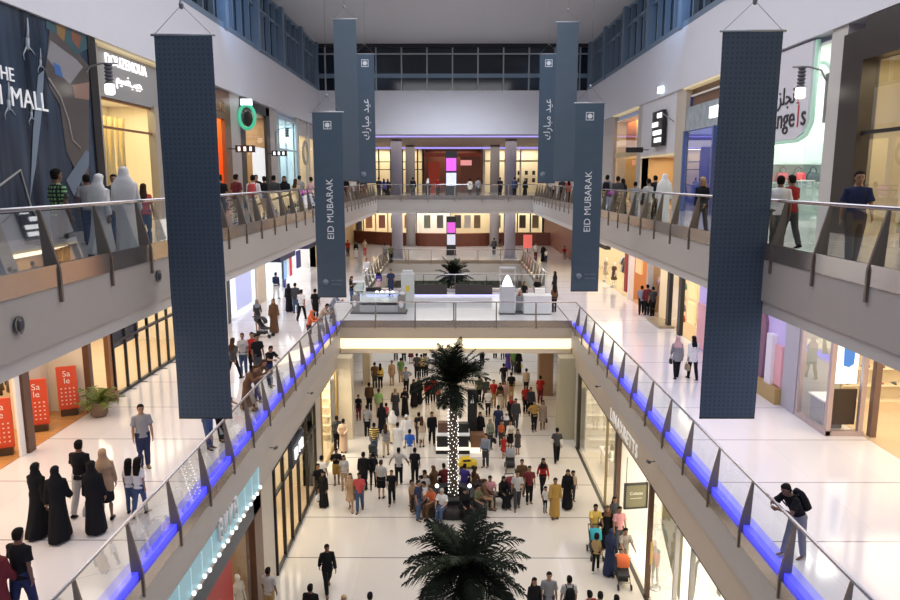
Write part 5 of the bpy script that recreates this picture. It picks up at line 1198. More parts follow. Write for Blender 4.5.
def part(kind, pose, sex):
    key = (kind, pose, sex)
    if key in _pm: return _pm[key]
    J = _pm.get(('J', pose, sex)) or _pm.setdefault(('J', pose, sex), joints(pose, sex))
    mb = MB(); HM = head_mat(J); hs = 1.3 if sex == 'c' else 1.0; HM = HM @ Matrix.Diagonal((hs, hs, hs, 1))
    fm = {'m': 1., 'f': .88, 'c': .85}[sex]
    def hring(z, rx, ry, cy=0): return [HM @ Vector((rx * cos(2 * pi * i / 18), cy + ry * sin(2 * pi * i / 18), z)) for i in range(18)]
    def legs(ths, add, upto=1.0):
        for i in range(2):
            H, K, A = J[f'h{i}'], J[f'k{i}'], J[f'a{i}']
            P = [H + Vector((0, 0, .04)), mid(H, K, .35), K, mid(K, A, .35), mid(K, A, .75), A]
            rr = [r * fm + add for r in ths]
            if upto < 1: P = P[:3]; P[2] = mid(H, K, upto * 1.2); rr = rr[:3]; rr[2] = rr[1] * .95
            mb.tube(P, rr, 12)
    def arms(add, upto=1.0, flare=0.):
        for i in range(2):
            S, E, W = J[f's{i}'], J[f'e{i}'], J[f'w{i}']; ctr = J['R']((0, 0, 1.38))
            if upto <= .5: mb.tube([mid(S, ctr, .3), S, mid(S, E, .45), mid(S, E, .78)], [(r + add) * fm for r in (.055, .056, .055, .058 + flare)], 12)
            else: mb.tube([mid(S, ctr, .3), S, mid(S, E, .5), E, mid(E, W, .5), mid(E, W, .93)], [(r + add) * fm for r in (.055, .056, .05, .046, .042 + flare * .5, .037 + flare)], 12)
    me = None
    if kind == 'body':
        torso(mb, J, sex)
        for i, s in enumerate((-1, 1)):
            H, K, A, fd = J[f'h{i}'], J[f'k{i}'], J[f'a{i}'], J[f'f{i}']
            mb.tube([H + Vector((0, 0, .03)), mid(H, K, .3), mid(H, K, .9), K, mid(K, A, .3), mid(K, A, .8), A + Vector((0, 0, -.03))], [r * fm for r in (.088, .085, .056, .054, .058, .037, .036)], 12)
            mb.tube([A + Vector((0, .03, -.035)), A + fd * .04 + Vector((0, 0, -.04)), A + fd * .13 + Vector((0, 0, -.055)), A + fd * .18 + Vector((0, 0, -.06))], [.035, .04, .038, .02], 10)
            S, E, W, d = J[f's{i}'], J[f'e{i}'], J[f'w{i}'], J[f'd{i}']; ctr = J['R']((0, 0, 1.38))
            mb.tube([mid(S, ctr, .35), S, mid(S, E, .4), E, mid(E, W, .3), W, W + d * .02], [r * fm for r in (.055, .055, .047, .039, .041, .027, .028)], 12)
            mb.tube([W, W + d * .05, W + d * .1], [.028, .04, .036], 10, flat=.5, up=(1, 0, 0))
        prof = [(-.115, .03, .035, -.035), (-.1, .045, .055, -.025), (-.06, .06, .075, -.012), (0, .072, .09, 0), (.05, .074, .094, .004), (.09, .06, .078, .006), (.115, .03, .04, .006)]
        mb.rings([hring(z, a, b, c) for z, a, b, c in prof])
        mb.ell((0, -.094, -.02), .014, .022, .026, 8, 6, M=HM); mb.ell((0, -.085, .035), .055, .018, .012, 10, 5, M=HM); mb.ell((0, -.082, -.062), .022, .014, .009, 8, 5, M=HM)
        for s in (-1, 1): mb.ell((s * .075, .012, -.005), .012, .022, .034, 8, 6, M=HM)
        base = remesh(mb, .0135, 'person_body', 2)
        ex = MB()
        for i, s in enumerate((-1, 1)):       # five separate fingers and a side thumb on each hand
            W, d = J[f'w{i}'], J[f'd{i}']; side = d.cross(Vector((0, 0, 1)))
            if side.length < .2: side = Vector((0, -1, 0))
            side.normalize(); up = side.cross(d).normalized()
            inn = Vector((-s, 0, 0)); inn = (inn - d * inn.dot(d)).normalized()
            wd = d.cross(inn).normalized()
            for q, (o, L) in enumerate(zip((-.029, -.01, .01, .027), (.062, .075, .07, .055))):
                p0 = W + d * .085 + wd * o; p1 = p0 + d * L * .55 + inn * L * .12; p2 = p1 + d * L * .4 + inn * L * .42
                ex.tube([p0, p1, p2], [.009, .0085, .006], 6)
            th = W + d * .035 + wd * .03 * (-1 if wd.y > 0 else 1); ex.tube([th, th + d * .035 + (wd * (-1 if wd.y > 0 else 1)) * .02 + inn * .012, th + d * .06 + (wd * (-1 if wd.y > 0 else 1)) * .018 + inn * .025], [.012, .0105, .007], 6)
        n0 = len(ex.f)
        for s in (-1, 1): ex.ell((s * .03, -.084, .012), .013, .01, .008, 8, 5, M=HM)
        n1 = len(ex.f); ex.ell((0, -.094, -.066), .02, .006, .005, 8, 4, M=HM)
        me2 = ex.mesh('x')
        bm = bmesh.new(); bm.from_mesh(base); bm.from_mesh(me2); nb = len(base.polygons); bm.faces.ensure_lookup_table()
        for j, fc in enumerate(bm.faces):
            fc.smooth = True
            if j >= nb + n1: fc.material_index = 2
            elif j >= nb + n0: fc.material_index = 1
        bm.to_mesh(base); bm.free(); bpy.data.meshes.remove(me2); me = base
    elif kind in ('tee', 'longsleeve', 'jacket', 'longtop'):
        ad = {'tee': .012, 'longsleeve': .011, 'jacket': .017, 'longtop': .016}[kind]
        R = J['R']; rs = [ring(R, z, a + ad, b + ad, .005) for z, a, b in TORSO[sex] if .9 <= z <= 1.46]
        if kind in ('longtop', 'jacket'): rs = [ring(lambda p: Vector(p), .72 if kind == 'longtop' else .82, .2, .16, -.01)] + rs
        else: rs = [ring(R, .86, TORSO[sex][2][1] + ad + .004, TORSO[sex][2][2] + ad + .004, .005)] + rs
        rs.append(ring(R, 1.48, .07, .066, .008)); mb.rings(rs)
        arms(ad, .5 if kind == 'tee' else 1., .014 if kind == 'tee' else .006); me = remesh(mb, .017, kind, 2)
    elif kind in ('trousers', 'shorts', 'leggings'):
        ad = {'trousers': .012, 'shorts': .022, 'leggings': .006}[kind]
        mb.rings([ring(lambda p: Vector(p), z, a + ad, b + ad) for z, a, b in [(.80, .1, .09), (.84, .15, .11)]] + [ring(J['R'], z, a + ad, b + ad, .005) for z, a, b in TORSO[sex][2:4]])
        legs((.092, .09, .066, .066, .056, .054) if kind != 'leggings' else (.09, .086, .058, .06, .044, .04), ad, .85 if kind == 'shorts' else 1.); me = remesh(mb, .017, kind, 2)
    elif kind in ('skirt', 'abaya', 'kandura', 'dress'):
        ya = [J['a0'].y, J['a1'].y, 0]; c = (max(ya) + min(ya)) / 2; sp = (max(ya) - min(ya)) / 2; hem = {'skirt': .5, 'abaya': .05, 'kandura': .1, 'dress': .5}[kind] + J['drop']
        fl = {'skirt': .19, 'abaya': .235, 'kandura': .2, 'dress': .23}[kind]
        I = lambda p: Vector(p); rs = []
        if pose == 'sit':
            lap = MB(); kz = J['k0'].z; ky = J['k0'].y
            mb.rings([[Vector((x * .23, y0, kz - .02 + zz * .13)) for x, zz in [(cos(2 * pi * i / 14), sin(2 * pi * i / 14)) for i in range(14)]] for y0 in (.1, -.1, ky - .07)])
            mb.rings([ring(I, z, a, b, ky + .03) for z, a, b in [(hem, .24, .16), (kz - .2, .2, .11), (kz + .03, .2, .09)]])
            rs = [ring(J['R'], .86, .19, .15)]
        else:
            for z, f in ((hem, 1.), (hem + .12, .95), ((hem + .85) / 2, .55), (.84, .12)):
                rs.append(ring(I, z, .175 * fm + (fl - .175) * f + .02, .13 * fm + (fl - .15) * f + sp * f * .75, c * f, 24, .06 * f, 1))
            rs.append(ring(J['R'], .93, .2 * fm, .15 * fm, .0, 24))
        if kind == 'skirt': rs.append(ring(J['R'], 1.06, .155, .115, .0, len(rs[0])))
        else:
            lo = .02 if kind != 'abaya' else .032
            for z, a, b in TORSO[sex]:
                if 1.0 < z < 1.47: rs.append(ring(J['R'], z, a + lo, b + lo, .005, len(rs[0])))
            rs.append(ring(J['R'], 1.485, .07, .068, .008, len(rs[0])))
        mb.rings(rs)
        if kind != 'skirt': arms(.018 if kind != 'abaya' else .03, .5 if kind == 'dress' else 1., .03 if kind == 'abaya' else .012)
        me = remesh(mb, .021, kind, 2)
    elif kind in ('short_hair', 'long_hair', 'bun_hair'):
        e = .012
        def cap(zlo, back):
            rs = []
            for z, a, b, c in [(zlo, .07, .05, .045), (-.02, .076 + e, .06, .04), (.03, .077 + e, .08, .028), (.062, .074 + e, .088, .022), (.085, .066 + e, .088 + e, .004), (.105, .054 + e, .07 + e, .004), (.12, .034 + e, .045, .004), (.133, .01, .012, .004)]: rs.append(hring(z, a, b, c))
            mb.rings(rs)
        cap(-.07, 0)
        if kind == 'long_hair':
            HR = J['R']; mb.rings([[HM @ Vector((.085 * cos(t), .05 + .045 * sin(t), .03)) for t in [2 * pi * i / 14 for i in range(14)]], [HM @ Vector((.1 * cos(t), .06 + .045 * sin(t), -.1)) for t in [2 * pi * i / 14 for i in range(14)]], [HR((.115 * cos(t), .085 + .045 * sin(t), 1.4)) for t in [2 * pi * i / 14 for i in range(14)]], [HR((.09 * cos(t), .11 + .03 * sin(t), 1.26)) for t in [2 * pi * i / 14 for i in range(14)]]])
        if kind == 'bun_hair': mb.ell((0, .11, .05), .05, .05, .05, 10, 7, M=HM)
        me = remesh(mb, .013, kind, 2)
    elif kind == 'hijab':
        # hood open at the face, with the cloth falling over neck and shoulders
        rs = []
        for z, a, b, c in [(-.13, .075, .08, .01), (-.09, .082, .072, .03), (-.03, .09, .07, .045), (.03, .094, .08, .04), (.075, .088, .108, .008), (.115, .06, .075, .008), (.135, .02, .025, .008)]: rs.append(hring(z, a, b, c))
        mb.rings(rs); R = J['R']
        mb.rings([ring(R, z, a, b, .01) for z, a, b in [(1.28, .17 * fm + .045, .15), (1.37, .17 * fm + .04, .14), (1.44, .155, .12), (1.5, .115, .1), (1.56, .095, .092)]])
        me = remesh(mb, .015, kind, 2)
    elif kind == 'ghutra':
        rs = []
        for z, a, b, c in [(-.09, .115, .075, .055), (-.03, .108, .085, .04), (.03, .1, .088, .03), (.075, .093, .112, .006), (.11, .074, .09, .006), (.13, .045, .055, .006), (.14, .015, .018, .006)]: rs.append(hring(z, a, b, c))
        mb.rings(rs); R = J['R']; T = [2 * pi * i / 18 for i in range(18)]
        mb.rings([[HM @ Vector((.1 * cos(t), .055 + .055 * sin(t), -.02)) for t in T], [R((.165 * cos(t), .055 + .085 * sin(t), 1.5)) for t in T], [R((.215 * cos(t), .06 + .095 * sin(t), 1.42)) for t in T], [R((.225 * cos(t), .085 + .085 * sin(t), 1.3)) for t in T], [R((.2 * cos(t), .115 + .055 * sin(t), 1.1)) for t in T]])
        me = remesh(mb, .016, kind, 2)
    elif kind == 'agal':
        for z in (.085, .103): mb.rings([[HM @ Vector(((.088 - (z - .085) * .9 + .011 * cos(2 * pi * k / 6)) * cos(2 * pi * j / 20), .006 + (.108 - (z - .085) * .9 + .011 * cos(2 * pi * k / 6)) * sin(2 * pi * j / 20), z + .011 * sin(2 * pi * k / 6))) for k in range(6)] for j in range(21)], cap=False)
        me = mb.mesh(kind)
    elif kind == 'cap':
        mb.rings([hring(z, a, b, c) for z, a, b, c in [(.035, .086, .104, .004), (.08, .082, .1, .004), (.115, .06, .075, .004), (.14, .02, .025, .004)]]); mb.ell((0, -.12, .045), .06, .06, .008, 12, 5, M=HM); me = mb.mesh(kind)
    elif kind in ('shoe0', 'shoe1'):
        for i in (int(kind[-1]),):
            A, fd = J[f'a{i}'], J[f'f{i}']; up = Vector((0, 0, 1)); sd = fd.cross(up).normalized(); upn = sd.cross(fd).normalized(); rs = []
            for x, w, lo_, hi_ in ((-.075, .028, -.078, -.03), (-.06, .04, -.078, .0), (0, .044, -.078, .01), (.07, .046, -.078, -.025), (.14, .048, -.078, -.04), (.19, .03, -.076, -.05)):
                rs.append([A + fd * x + sd * (w * cos(t)) + upn * ((lo_ + hi_) / 2 + (hi_ - lo_) / 2 * sin(t)) for t in [2 * pi * q / 12 for q in range(12)]])
            mb.rings(rs)
        me = mb.mesh(kind)
    elif kind == 'backpack':
        R = J['R']; T = [2 * pi * i / 14 for i in range(14)]
        mb.rings([[R((.15 * s * (abs(cos(t)) ** .6) * (1 if cos(t) > 0 else -1), .2 + .085 * s * (abs(sin(t)) ** .6) * (1 if sin(t) > 0 else -1), z)) for t in T] for z, s in ((.98, .7), (1.0, 1), (1.2, 1.05), (1.38, .9), (1.45, .5))])
        for s in (-1, 1): mb.tube([R((s * .1, .14, 1.42)), R((s * .11, .02, 1.475)), R((s * .12, -.13, 1.36)), R((s * .15, -.08, 1.15)), R((s * .14, .14, 1.02))], .018, 7)
        me = mb.mesh(kind)
    for v in me.vertices: v.co.z -= J['drop']
    _pm[key] = me
    return me
SKIN = {k: mat('skin_' + k, c, .5) for k, c in dict(light=(.5, .3, .2), tan=(.34, .19, .11), brown=(.2, .1, .06), dark=(.07, .035, .022)).items()}
PC = dict(black=(.012, .012, .014), white=(.78, .77, .76), grey=(.28, .28, .29), navy=(.03, .04, .09), jeans=(.07, .11, .2), red=(.42, .03, .025), darkred=(.25, .02, .025), maroon=(.17, .03, .035), green=(.12, .25, .08), lime=(.35, .6, .2), beige=(.55, .43, .3), brown=(.14, .075, .04), khaki=(.4, .28, .13), mustard=(.42, .255, .07), yellow=(.7, .5, .13), blue=(.03, .12, .5), violet=(.08, .06, .3), pink=(.62, .3, .32), coral=(.55, .09, .09), orange=(.7, .16, .06), peach=(.66, .47, .33), lightgrey=(.48, .47, .46), charcoal=(.06, .06, .065), tan=(.45, .3, .18), olive=(.12, .13, .07), greyblue=(.25, .28, .35), teal=(.05, .35, .42), hairblack=(.012, .01, .009), hairbrown=(.06, .03, .015), blonde=(.5, .35, .15), rose=(.6, .38, .38), cream=(.7, .62, .5), greygreen=(.22, .25, .18))
def stripe_mat(name, c1, c2, n, axis='Z', c3=None):
    if name in MATS: return MATS[name]
    m = bpy.data.materials.new(name); m.use_nodes = True; nt = m.node_tree; b = nt.nodes['Principled BSDF']; tc = nt.nodes.new('ShaderNodeTexCoord'); sp = nt.nodes.new('ShaderNodeSeparateXYZ'); nt.links.new(tc.outputs['Object'], sp.inputs[0])
    f = nm(nt, 'LESS_THAN', nm(nt, 'FRACT', nm(nt, 'MULTIPLY', sp.outputs[axis[0]], n)), .5)
    if len(axis) > 1: f = nm(nt, 'MAXIMUM', f, nm(nt, 'LESS_THAN', nm(nt, 'FRACT', nm(nt, 'MULTIPLY', sp.outputs[axis[1]], n)), .5))
    mx = nt.nodes.new('ShaderNodeMix'); mx.data_type = 'RGBA'; nt.links.new(f, mx.inputs[0]); mx.inputs[6].default_value = (*c1, 1); mx.inputs[7].default_value = (*c2, 1); nt.links.new(mx.outputs[2], b.inputs['Base Color']); b.inputs['Roughness'].default_value = .7
    MATS[name] = m; return m
def pmat(c):
    if c == 'beestripe': return stripe_mat('cloth_beestripe', PC['yellow'], PC['black'], 9)
    if c == 'check': return stripe_mat('cloth_check', (.25, .55, .22), (.015, .02, .015), 14, 'XZ')
    if c == 'greystripe': return stripe_mat('cloth_greystripe', (.5, .45, .38), (.2, .18, .17), 22, 'X')
    if c == 'print': return mat('cloth_print', (.4, .3, .22), .7, vary=.9, vscale=22)
    if c == 'floral': return mat('cloth_floral', (.5, .48, .48), .7, vary=.8, vscale=26)
    return mat('fabric_' + c, PC[c], .85, vary=.1, vscale=30, spec=.15)
KIND = dict(t='tee', l='longsleeve', j='jacket', lt='longtop', p='trousers', s='shorts', g='leggings', k='skirt', ab='abaya', kd='kandura', d='dress', hs='short_hair', hl='long_hair', hb='bun_hair', hj='hijab', gh='ghutra', cap='cap', sh='shoes', bp='backpack')
HOLD = {}
def person(loc, face, pose, H, outfit, label, group):
    sex = 'm'
    if '.' in pose: sex, pose = pose.split('.')
    sc_ = H / 1.755 if sex != 'c' else H / 1.81
    t = empty('person', loc, radians(face), label, 'person', group); t.scale = (sc_, sc_, sc_)
    toks = [q.split(':') for q in outfit.split()]; skin = 'tan'
    for k, c in toks:
        if k == 'sk': skin = c
    b = part('body', pose, sex)
    if not b.materials: [b.materials.append(m_) for m_ in (SKIN['tan'], EYE, LIP)]
    o = link('body', b, t); o.material_slots[0].link = 'OBJECT'; o.material_slots[0].material = SKIN[skin]
    if not any(k == 'sh' for k, c in toks): toks.append(['sh', 'black'])
    for k, c in toks:
        if k in ('sk', 'bp'): continue
        if k == 'sh':
            for q in (0, 1):
                me = part(f'shoe{q}', pose, sex)
                if not me.materials: me.materials.append(pmat('black'))
                g = link('shoe', me, t); g.material_slots[0].link = 'OBJECT'; g.material_slots[0].material = pmat(c)
            continue
        me = part(KIND[k], pose, sex)
        if not me.materials: me.materials.append(pmat('grey'))
        g = link(KIND[k], me, t); g.material_slots[0].link = 'OBJECT'; g.material_slots[0].material = pmat(c)
        if k == 'gh' and c == 'cream':
            me = part('agal', pose, sex)
            if not me.materials: me.materials.append(BLACK)
            link('agal', me, g)
    J = _pm[('J', pose, sex)]; HOLD[label] = (t, J, sc_)
    return t
def hand_pos(t, J, s, i):
    p = J[f'w{i}'] + J[f'd{i}'] * .1; p = Vector((p.x, p.y, p.z - J['drop'])) * s
    return t.matrix_basis.to_3x3().normalized() @ p + Vector(t.location)
def hold_bag(key, i, color, label, s=1.):
    t, J, sc_ = HOLD[key]; p = hand_pos(t, J, sc_, i)
    return handbag(p.x, p.y, p.z - .355 * s, t.rotation_euler.z + pi / 2, color, label, s)
def worn_backpack(key, color, label):
    t, J, sc_ = HOLD[key]; pose, sex = [(p_, s_) for (q, p_, s_) in _pm if q == 'J' and _pm[(q, p_, s_)] is J][0]
    me = part('backpack', pose, sex)
    if not me.materials: me.materials.append(pmat('black'))
    o = link('backpack', me, None, t.location); o.rotation_euler = t.rotation_euler; o.scale = t.scale
    o.material_slots[0].link = 'OBJECT'; o.material_slots[0].material = pmat(color); return tag(o, label, 'backpack')
G0, G1, G2 = 'shoppers on the ground floor', 'shoppers on the middle floor', 'shoppers on the top floor'
def P0(u, v, face, pose, H, outfit, label): return person(at(u, v, .0), face, pose, H, outfit, label, G0)
def P1_(u, v, face, pose, H, outfit, label): return person(at(u, v, Z1), face, pose, H, outfit, label, G1)
def P2_(u, Y, face, pose, H, outfit, label):
    x = (u - 453) * (Y * cos(PIT) + 1.0 * sin(PIT)) / FPX; return person(Vector((x, Y, Z2)), face, pose, H, outfit, label, G2)
# ================= top floor =================
P2_(60, 13.6, 150, 'stand', 1.8, 't:check p:charcoal hs:hairblack sk:brown', 'man in green and black checked shirt before the advertisement wall')
P2_(89, 17.6, 200, 'stand', 1.72, 't:grey p:navy hs:hairblack sk:brown', 'dark-haired man in grey shirt half hidden behind the shorter white-robed man')
P2_(101, 14.6, 165, 'stepa', 1.72, 'kd:white gh:white', 'shorter man in white robe and white headcloth, beside the checked shirt man')
P2_(127, 14.9, 195, 'stand', 1.85, 'kd:white gh:white', 'taller man in white robe and long white headcloth before the gold window')
P2_(116, 18.0, 20, 'stand', 1.72, 't:charcoal p:jeans hs:hairblack', 'dark-haired person between and behind the two white-robed men on the top floor')
P2_(145, 17.5, 190, 'f.stand', 1.5, 't:coral p:jeans hl:hairbrown', 'small person in coral behind the taller white-robed man')
for u, Y, f, po, H, o, l in [
 (221, 24, 170, 'stand', 1.75, 't:black p:charcoal hs:hairblack', 'man in black at the top-floor rail in front of the orange window'),
 (237, 26, 150, 'stand', 1.78, 't:maroon p:khaki hs:hairblack', 'man in dark red shirt at the top-floor rail'),
 (254, 25, 180, 'stand', 1.75, 'l:white p:charcoal hs:hairblack', 'person in white long sleeves with a pink backpack at the top-floor rail'),
 (257, 33, 10, 'stand', 1.8, 't:black p:black hs:hairblack', 'dark figure behind the pink backpack before the white dotted poster'),
 (265, 29, 200, 'stand', 1.72, 't:black p:khaki hs:hairblack', 'man in black shirt and khaki trousers beside the pink backpack'),
 (274.5, 28, 170, 'stand', 1.75, 'j:charcoal p:grey hs:hairblack', 'man in charcoal jacket before the cold white shopfront'),
 (285, 29, 20, 'f.stand', 1.72, 'ab:black hj:black', 'woman in black abaya at the top-floor rail beside the charcoal jacket'),
 (296, 31, 160, 'f.stand', 1.62, 'lt:beige g:charcoal hl:hairbrown', 'woman in beige long top at the top-floor rail'),
 (300, 36, 170, 'stand', 1.78, 't:grey p:navy hs:hairblack', 'man in grey shirt behind the beige-topped woman on the top floor'),
 (311.5, 33, 210, 'f.oneup', 1.7, 'l:rose p:charcoal hs:hairblack', 'person in pale pink next to the EID MUBARAK banner at the top-floor rail'),
 (346, 44, 150, 'stand', 1.75, 't:black p:charcoal hs:hairblack', 'person in black just beyond the EID MUBARAK banner on the top floor, flags side'),
 (354, 47.5, 190, 'f.stand', 1.68, 't:white p:grey hs:hairblack', 'white-shirted person beyond the EID MUBARAK banner on the top floor, flags side'),
 (364, 53, 170, 'stand', 1.75, 'j:charcoal p:black hs:hairblack', 'dark jacket figure under the high Arabic banner on the flags side'),
 (379, 59, 160, 'stand', 1.75, 't:black p:charcoal hs:hairblack', 'dark figure at the top-floor corner under the gold far windows'),
 (384, 60, 190, 'f.stand', 1.65, 't:violet p:black hl:hairblack', 'woman in violet top at the top-floor corner by the pale column'),
 (388, 60.5, 30, 'f.stand', 1.62, 'ab:black hj:black', 'black-clad woman close to the pale column of the top-floor corner'),
 (413, 62, 170, 'stand', 1.75, 'j:black p:black hs:hairblack', 'dark figure behind the far top-floor rail near the darker column'),
 (428, 63, 150, 'f.stand', 1.65, 'ab:black hj:white', 'black-robed woman with white headscarf before the red far shop'),
 (438, 66, 10, 'stand', 1.75, 't:red p:black hs:hairblack', 'red-shirted figure before the red far shop'),
 (470, 64, 170, 'f.stand', 1.65, 'lt:cream g:black hs:hairblack', 'cream-topped figure to the side of the magenta totem at the far top-floor rail'),
 (478, 63, 200, 'stand', 1.72, 't:grey p:black hs:hairblack', 'grey-shirted figure at the far top-floor rail before the dark doorway'),
 (500, 61, 180, 'stand', 1.75, 't:black p:black hs:hairblack', 'black-clad figure between the two far columns on the white counter side'),
 (514.5, 60, 160, 'stand', 1.75, 'j:navy p:black hs:hairblack', 'navy-jacketed figure close to the far column, white goods window behind'),
 (525, 63, 20, 'f.stand', 1.62, 'ab:black hj:black', 'black-robed figure before the white window front at the far top floor'),
 (552, 52, 190, 'stand', 1.74, 't:white p:black hs:hairblack', 'white-shirted figure under the high Arabic banner on the curtains side'),
 (562, 47, 160, 'stand', 1.72, 't:charcoal p:black hs:hairblack', 'charcoal-shirted figure beside the EID MUBARAK banner on the curtains side'),
 (568, 45, 200, 'f.stand', 1.66, 't:coral p:black hl:hairblack', 'coral-topped woman beside the EID MUBARAK banner on the curtains side'),
 (606.5, 31.5, 155, 'stand', 1.78, 't:grey p:charcoal hs:hairblack', 'man in grey shirt with dark shoulder pack at the rail below the orange curtains'),
 (617, 30, 185, 'stand', 1.72, 't:charcoal p:black hs:hairblack', 'dark-shirted man second from the EID MUBARAK banner below the orange curtains'),
 (622, 31, 200, 'f.stand', 1.62, 'ab:black hj:black', 'black-robed woman third from the EID MUBARAK banner below the orange curtains'),
 (634.5, 28, 160, 'stand', 1.5, 'l:grey p:greyblue hs:hairblack', 'short person in grey at the rail below the black blank sign'),
 (647.5, 25, 200, 'f.phone', 1.62, 't:lightgrey p:grey hs:hairblack', 'person in pale shirt at the rail in front of the tan niche'),
 (663, 25.5, 170, 'stand', 1.78, 'kd:white gh:white', 'man in white robe before the tan niche picture'),
 (654, 29, 190, 'stand', 1.75, 'j:black p:black hs:hairblack', 'black-jacketed man behind the white-robed man before the tan niche'),
 (701, 20.5, -40, 'f.stepa', 1.68, 'l:black p:charcoal hl:blonde', 'fair-haired woman in black before the blue shop'),
 (777, 15.6, 160, 'stand', 1.68, 't:white p:charcoal hs:hairblack sk:brown', 'man in white shirt half behind the big navy banner on the angels side'),
 (789, 16.8, 200, 'stepb', 1.72, 't:darkred p:charcoal hs:hairblack sk:brown', 'man in red shirt in front of the angels shop'),
 (853, 13.2, -15, 'stepa', 1.77, 't:navy p:charcoal hs:hairblack sk:tan', 'man in navy polo walking before the brown shop portal'),
]: P2_(u, Y, f, po, H, o, l)
worn_backpack('person in white long sleeves with a pink backpack at the top-floor rail', 'coral', 'coral pink backpack worn at the top-floor rail')
worn_backpack('man in grey shirt with dark shoulder pack at the rail below the orange curtains', 'black', 'dark pack on the grey-shirted man below the orange curtains')
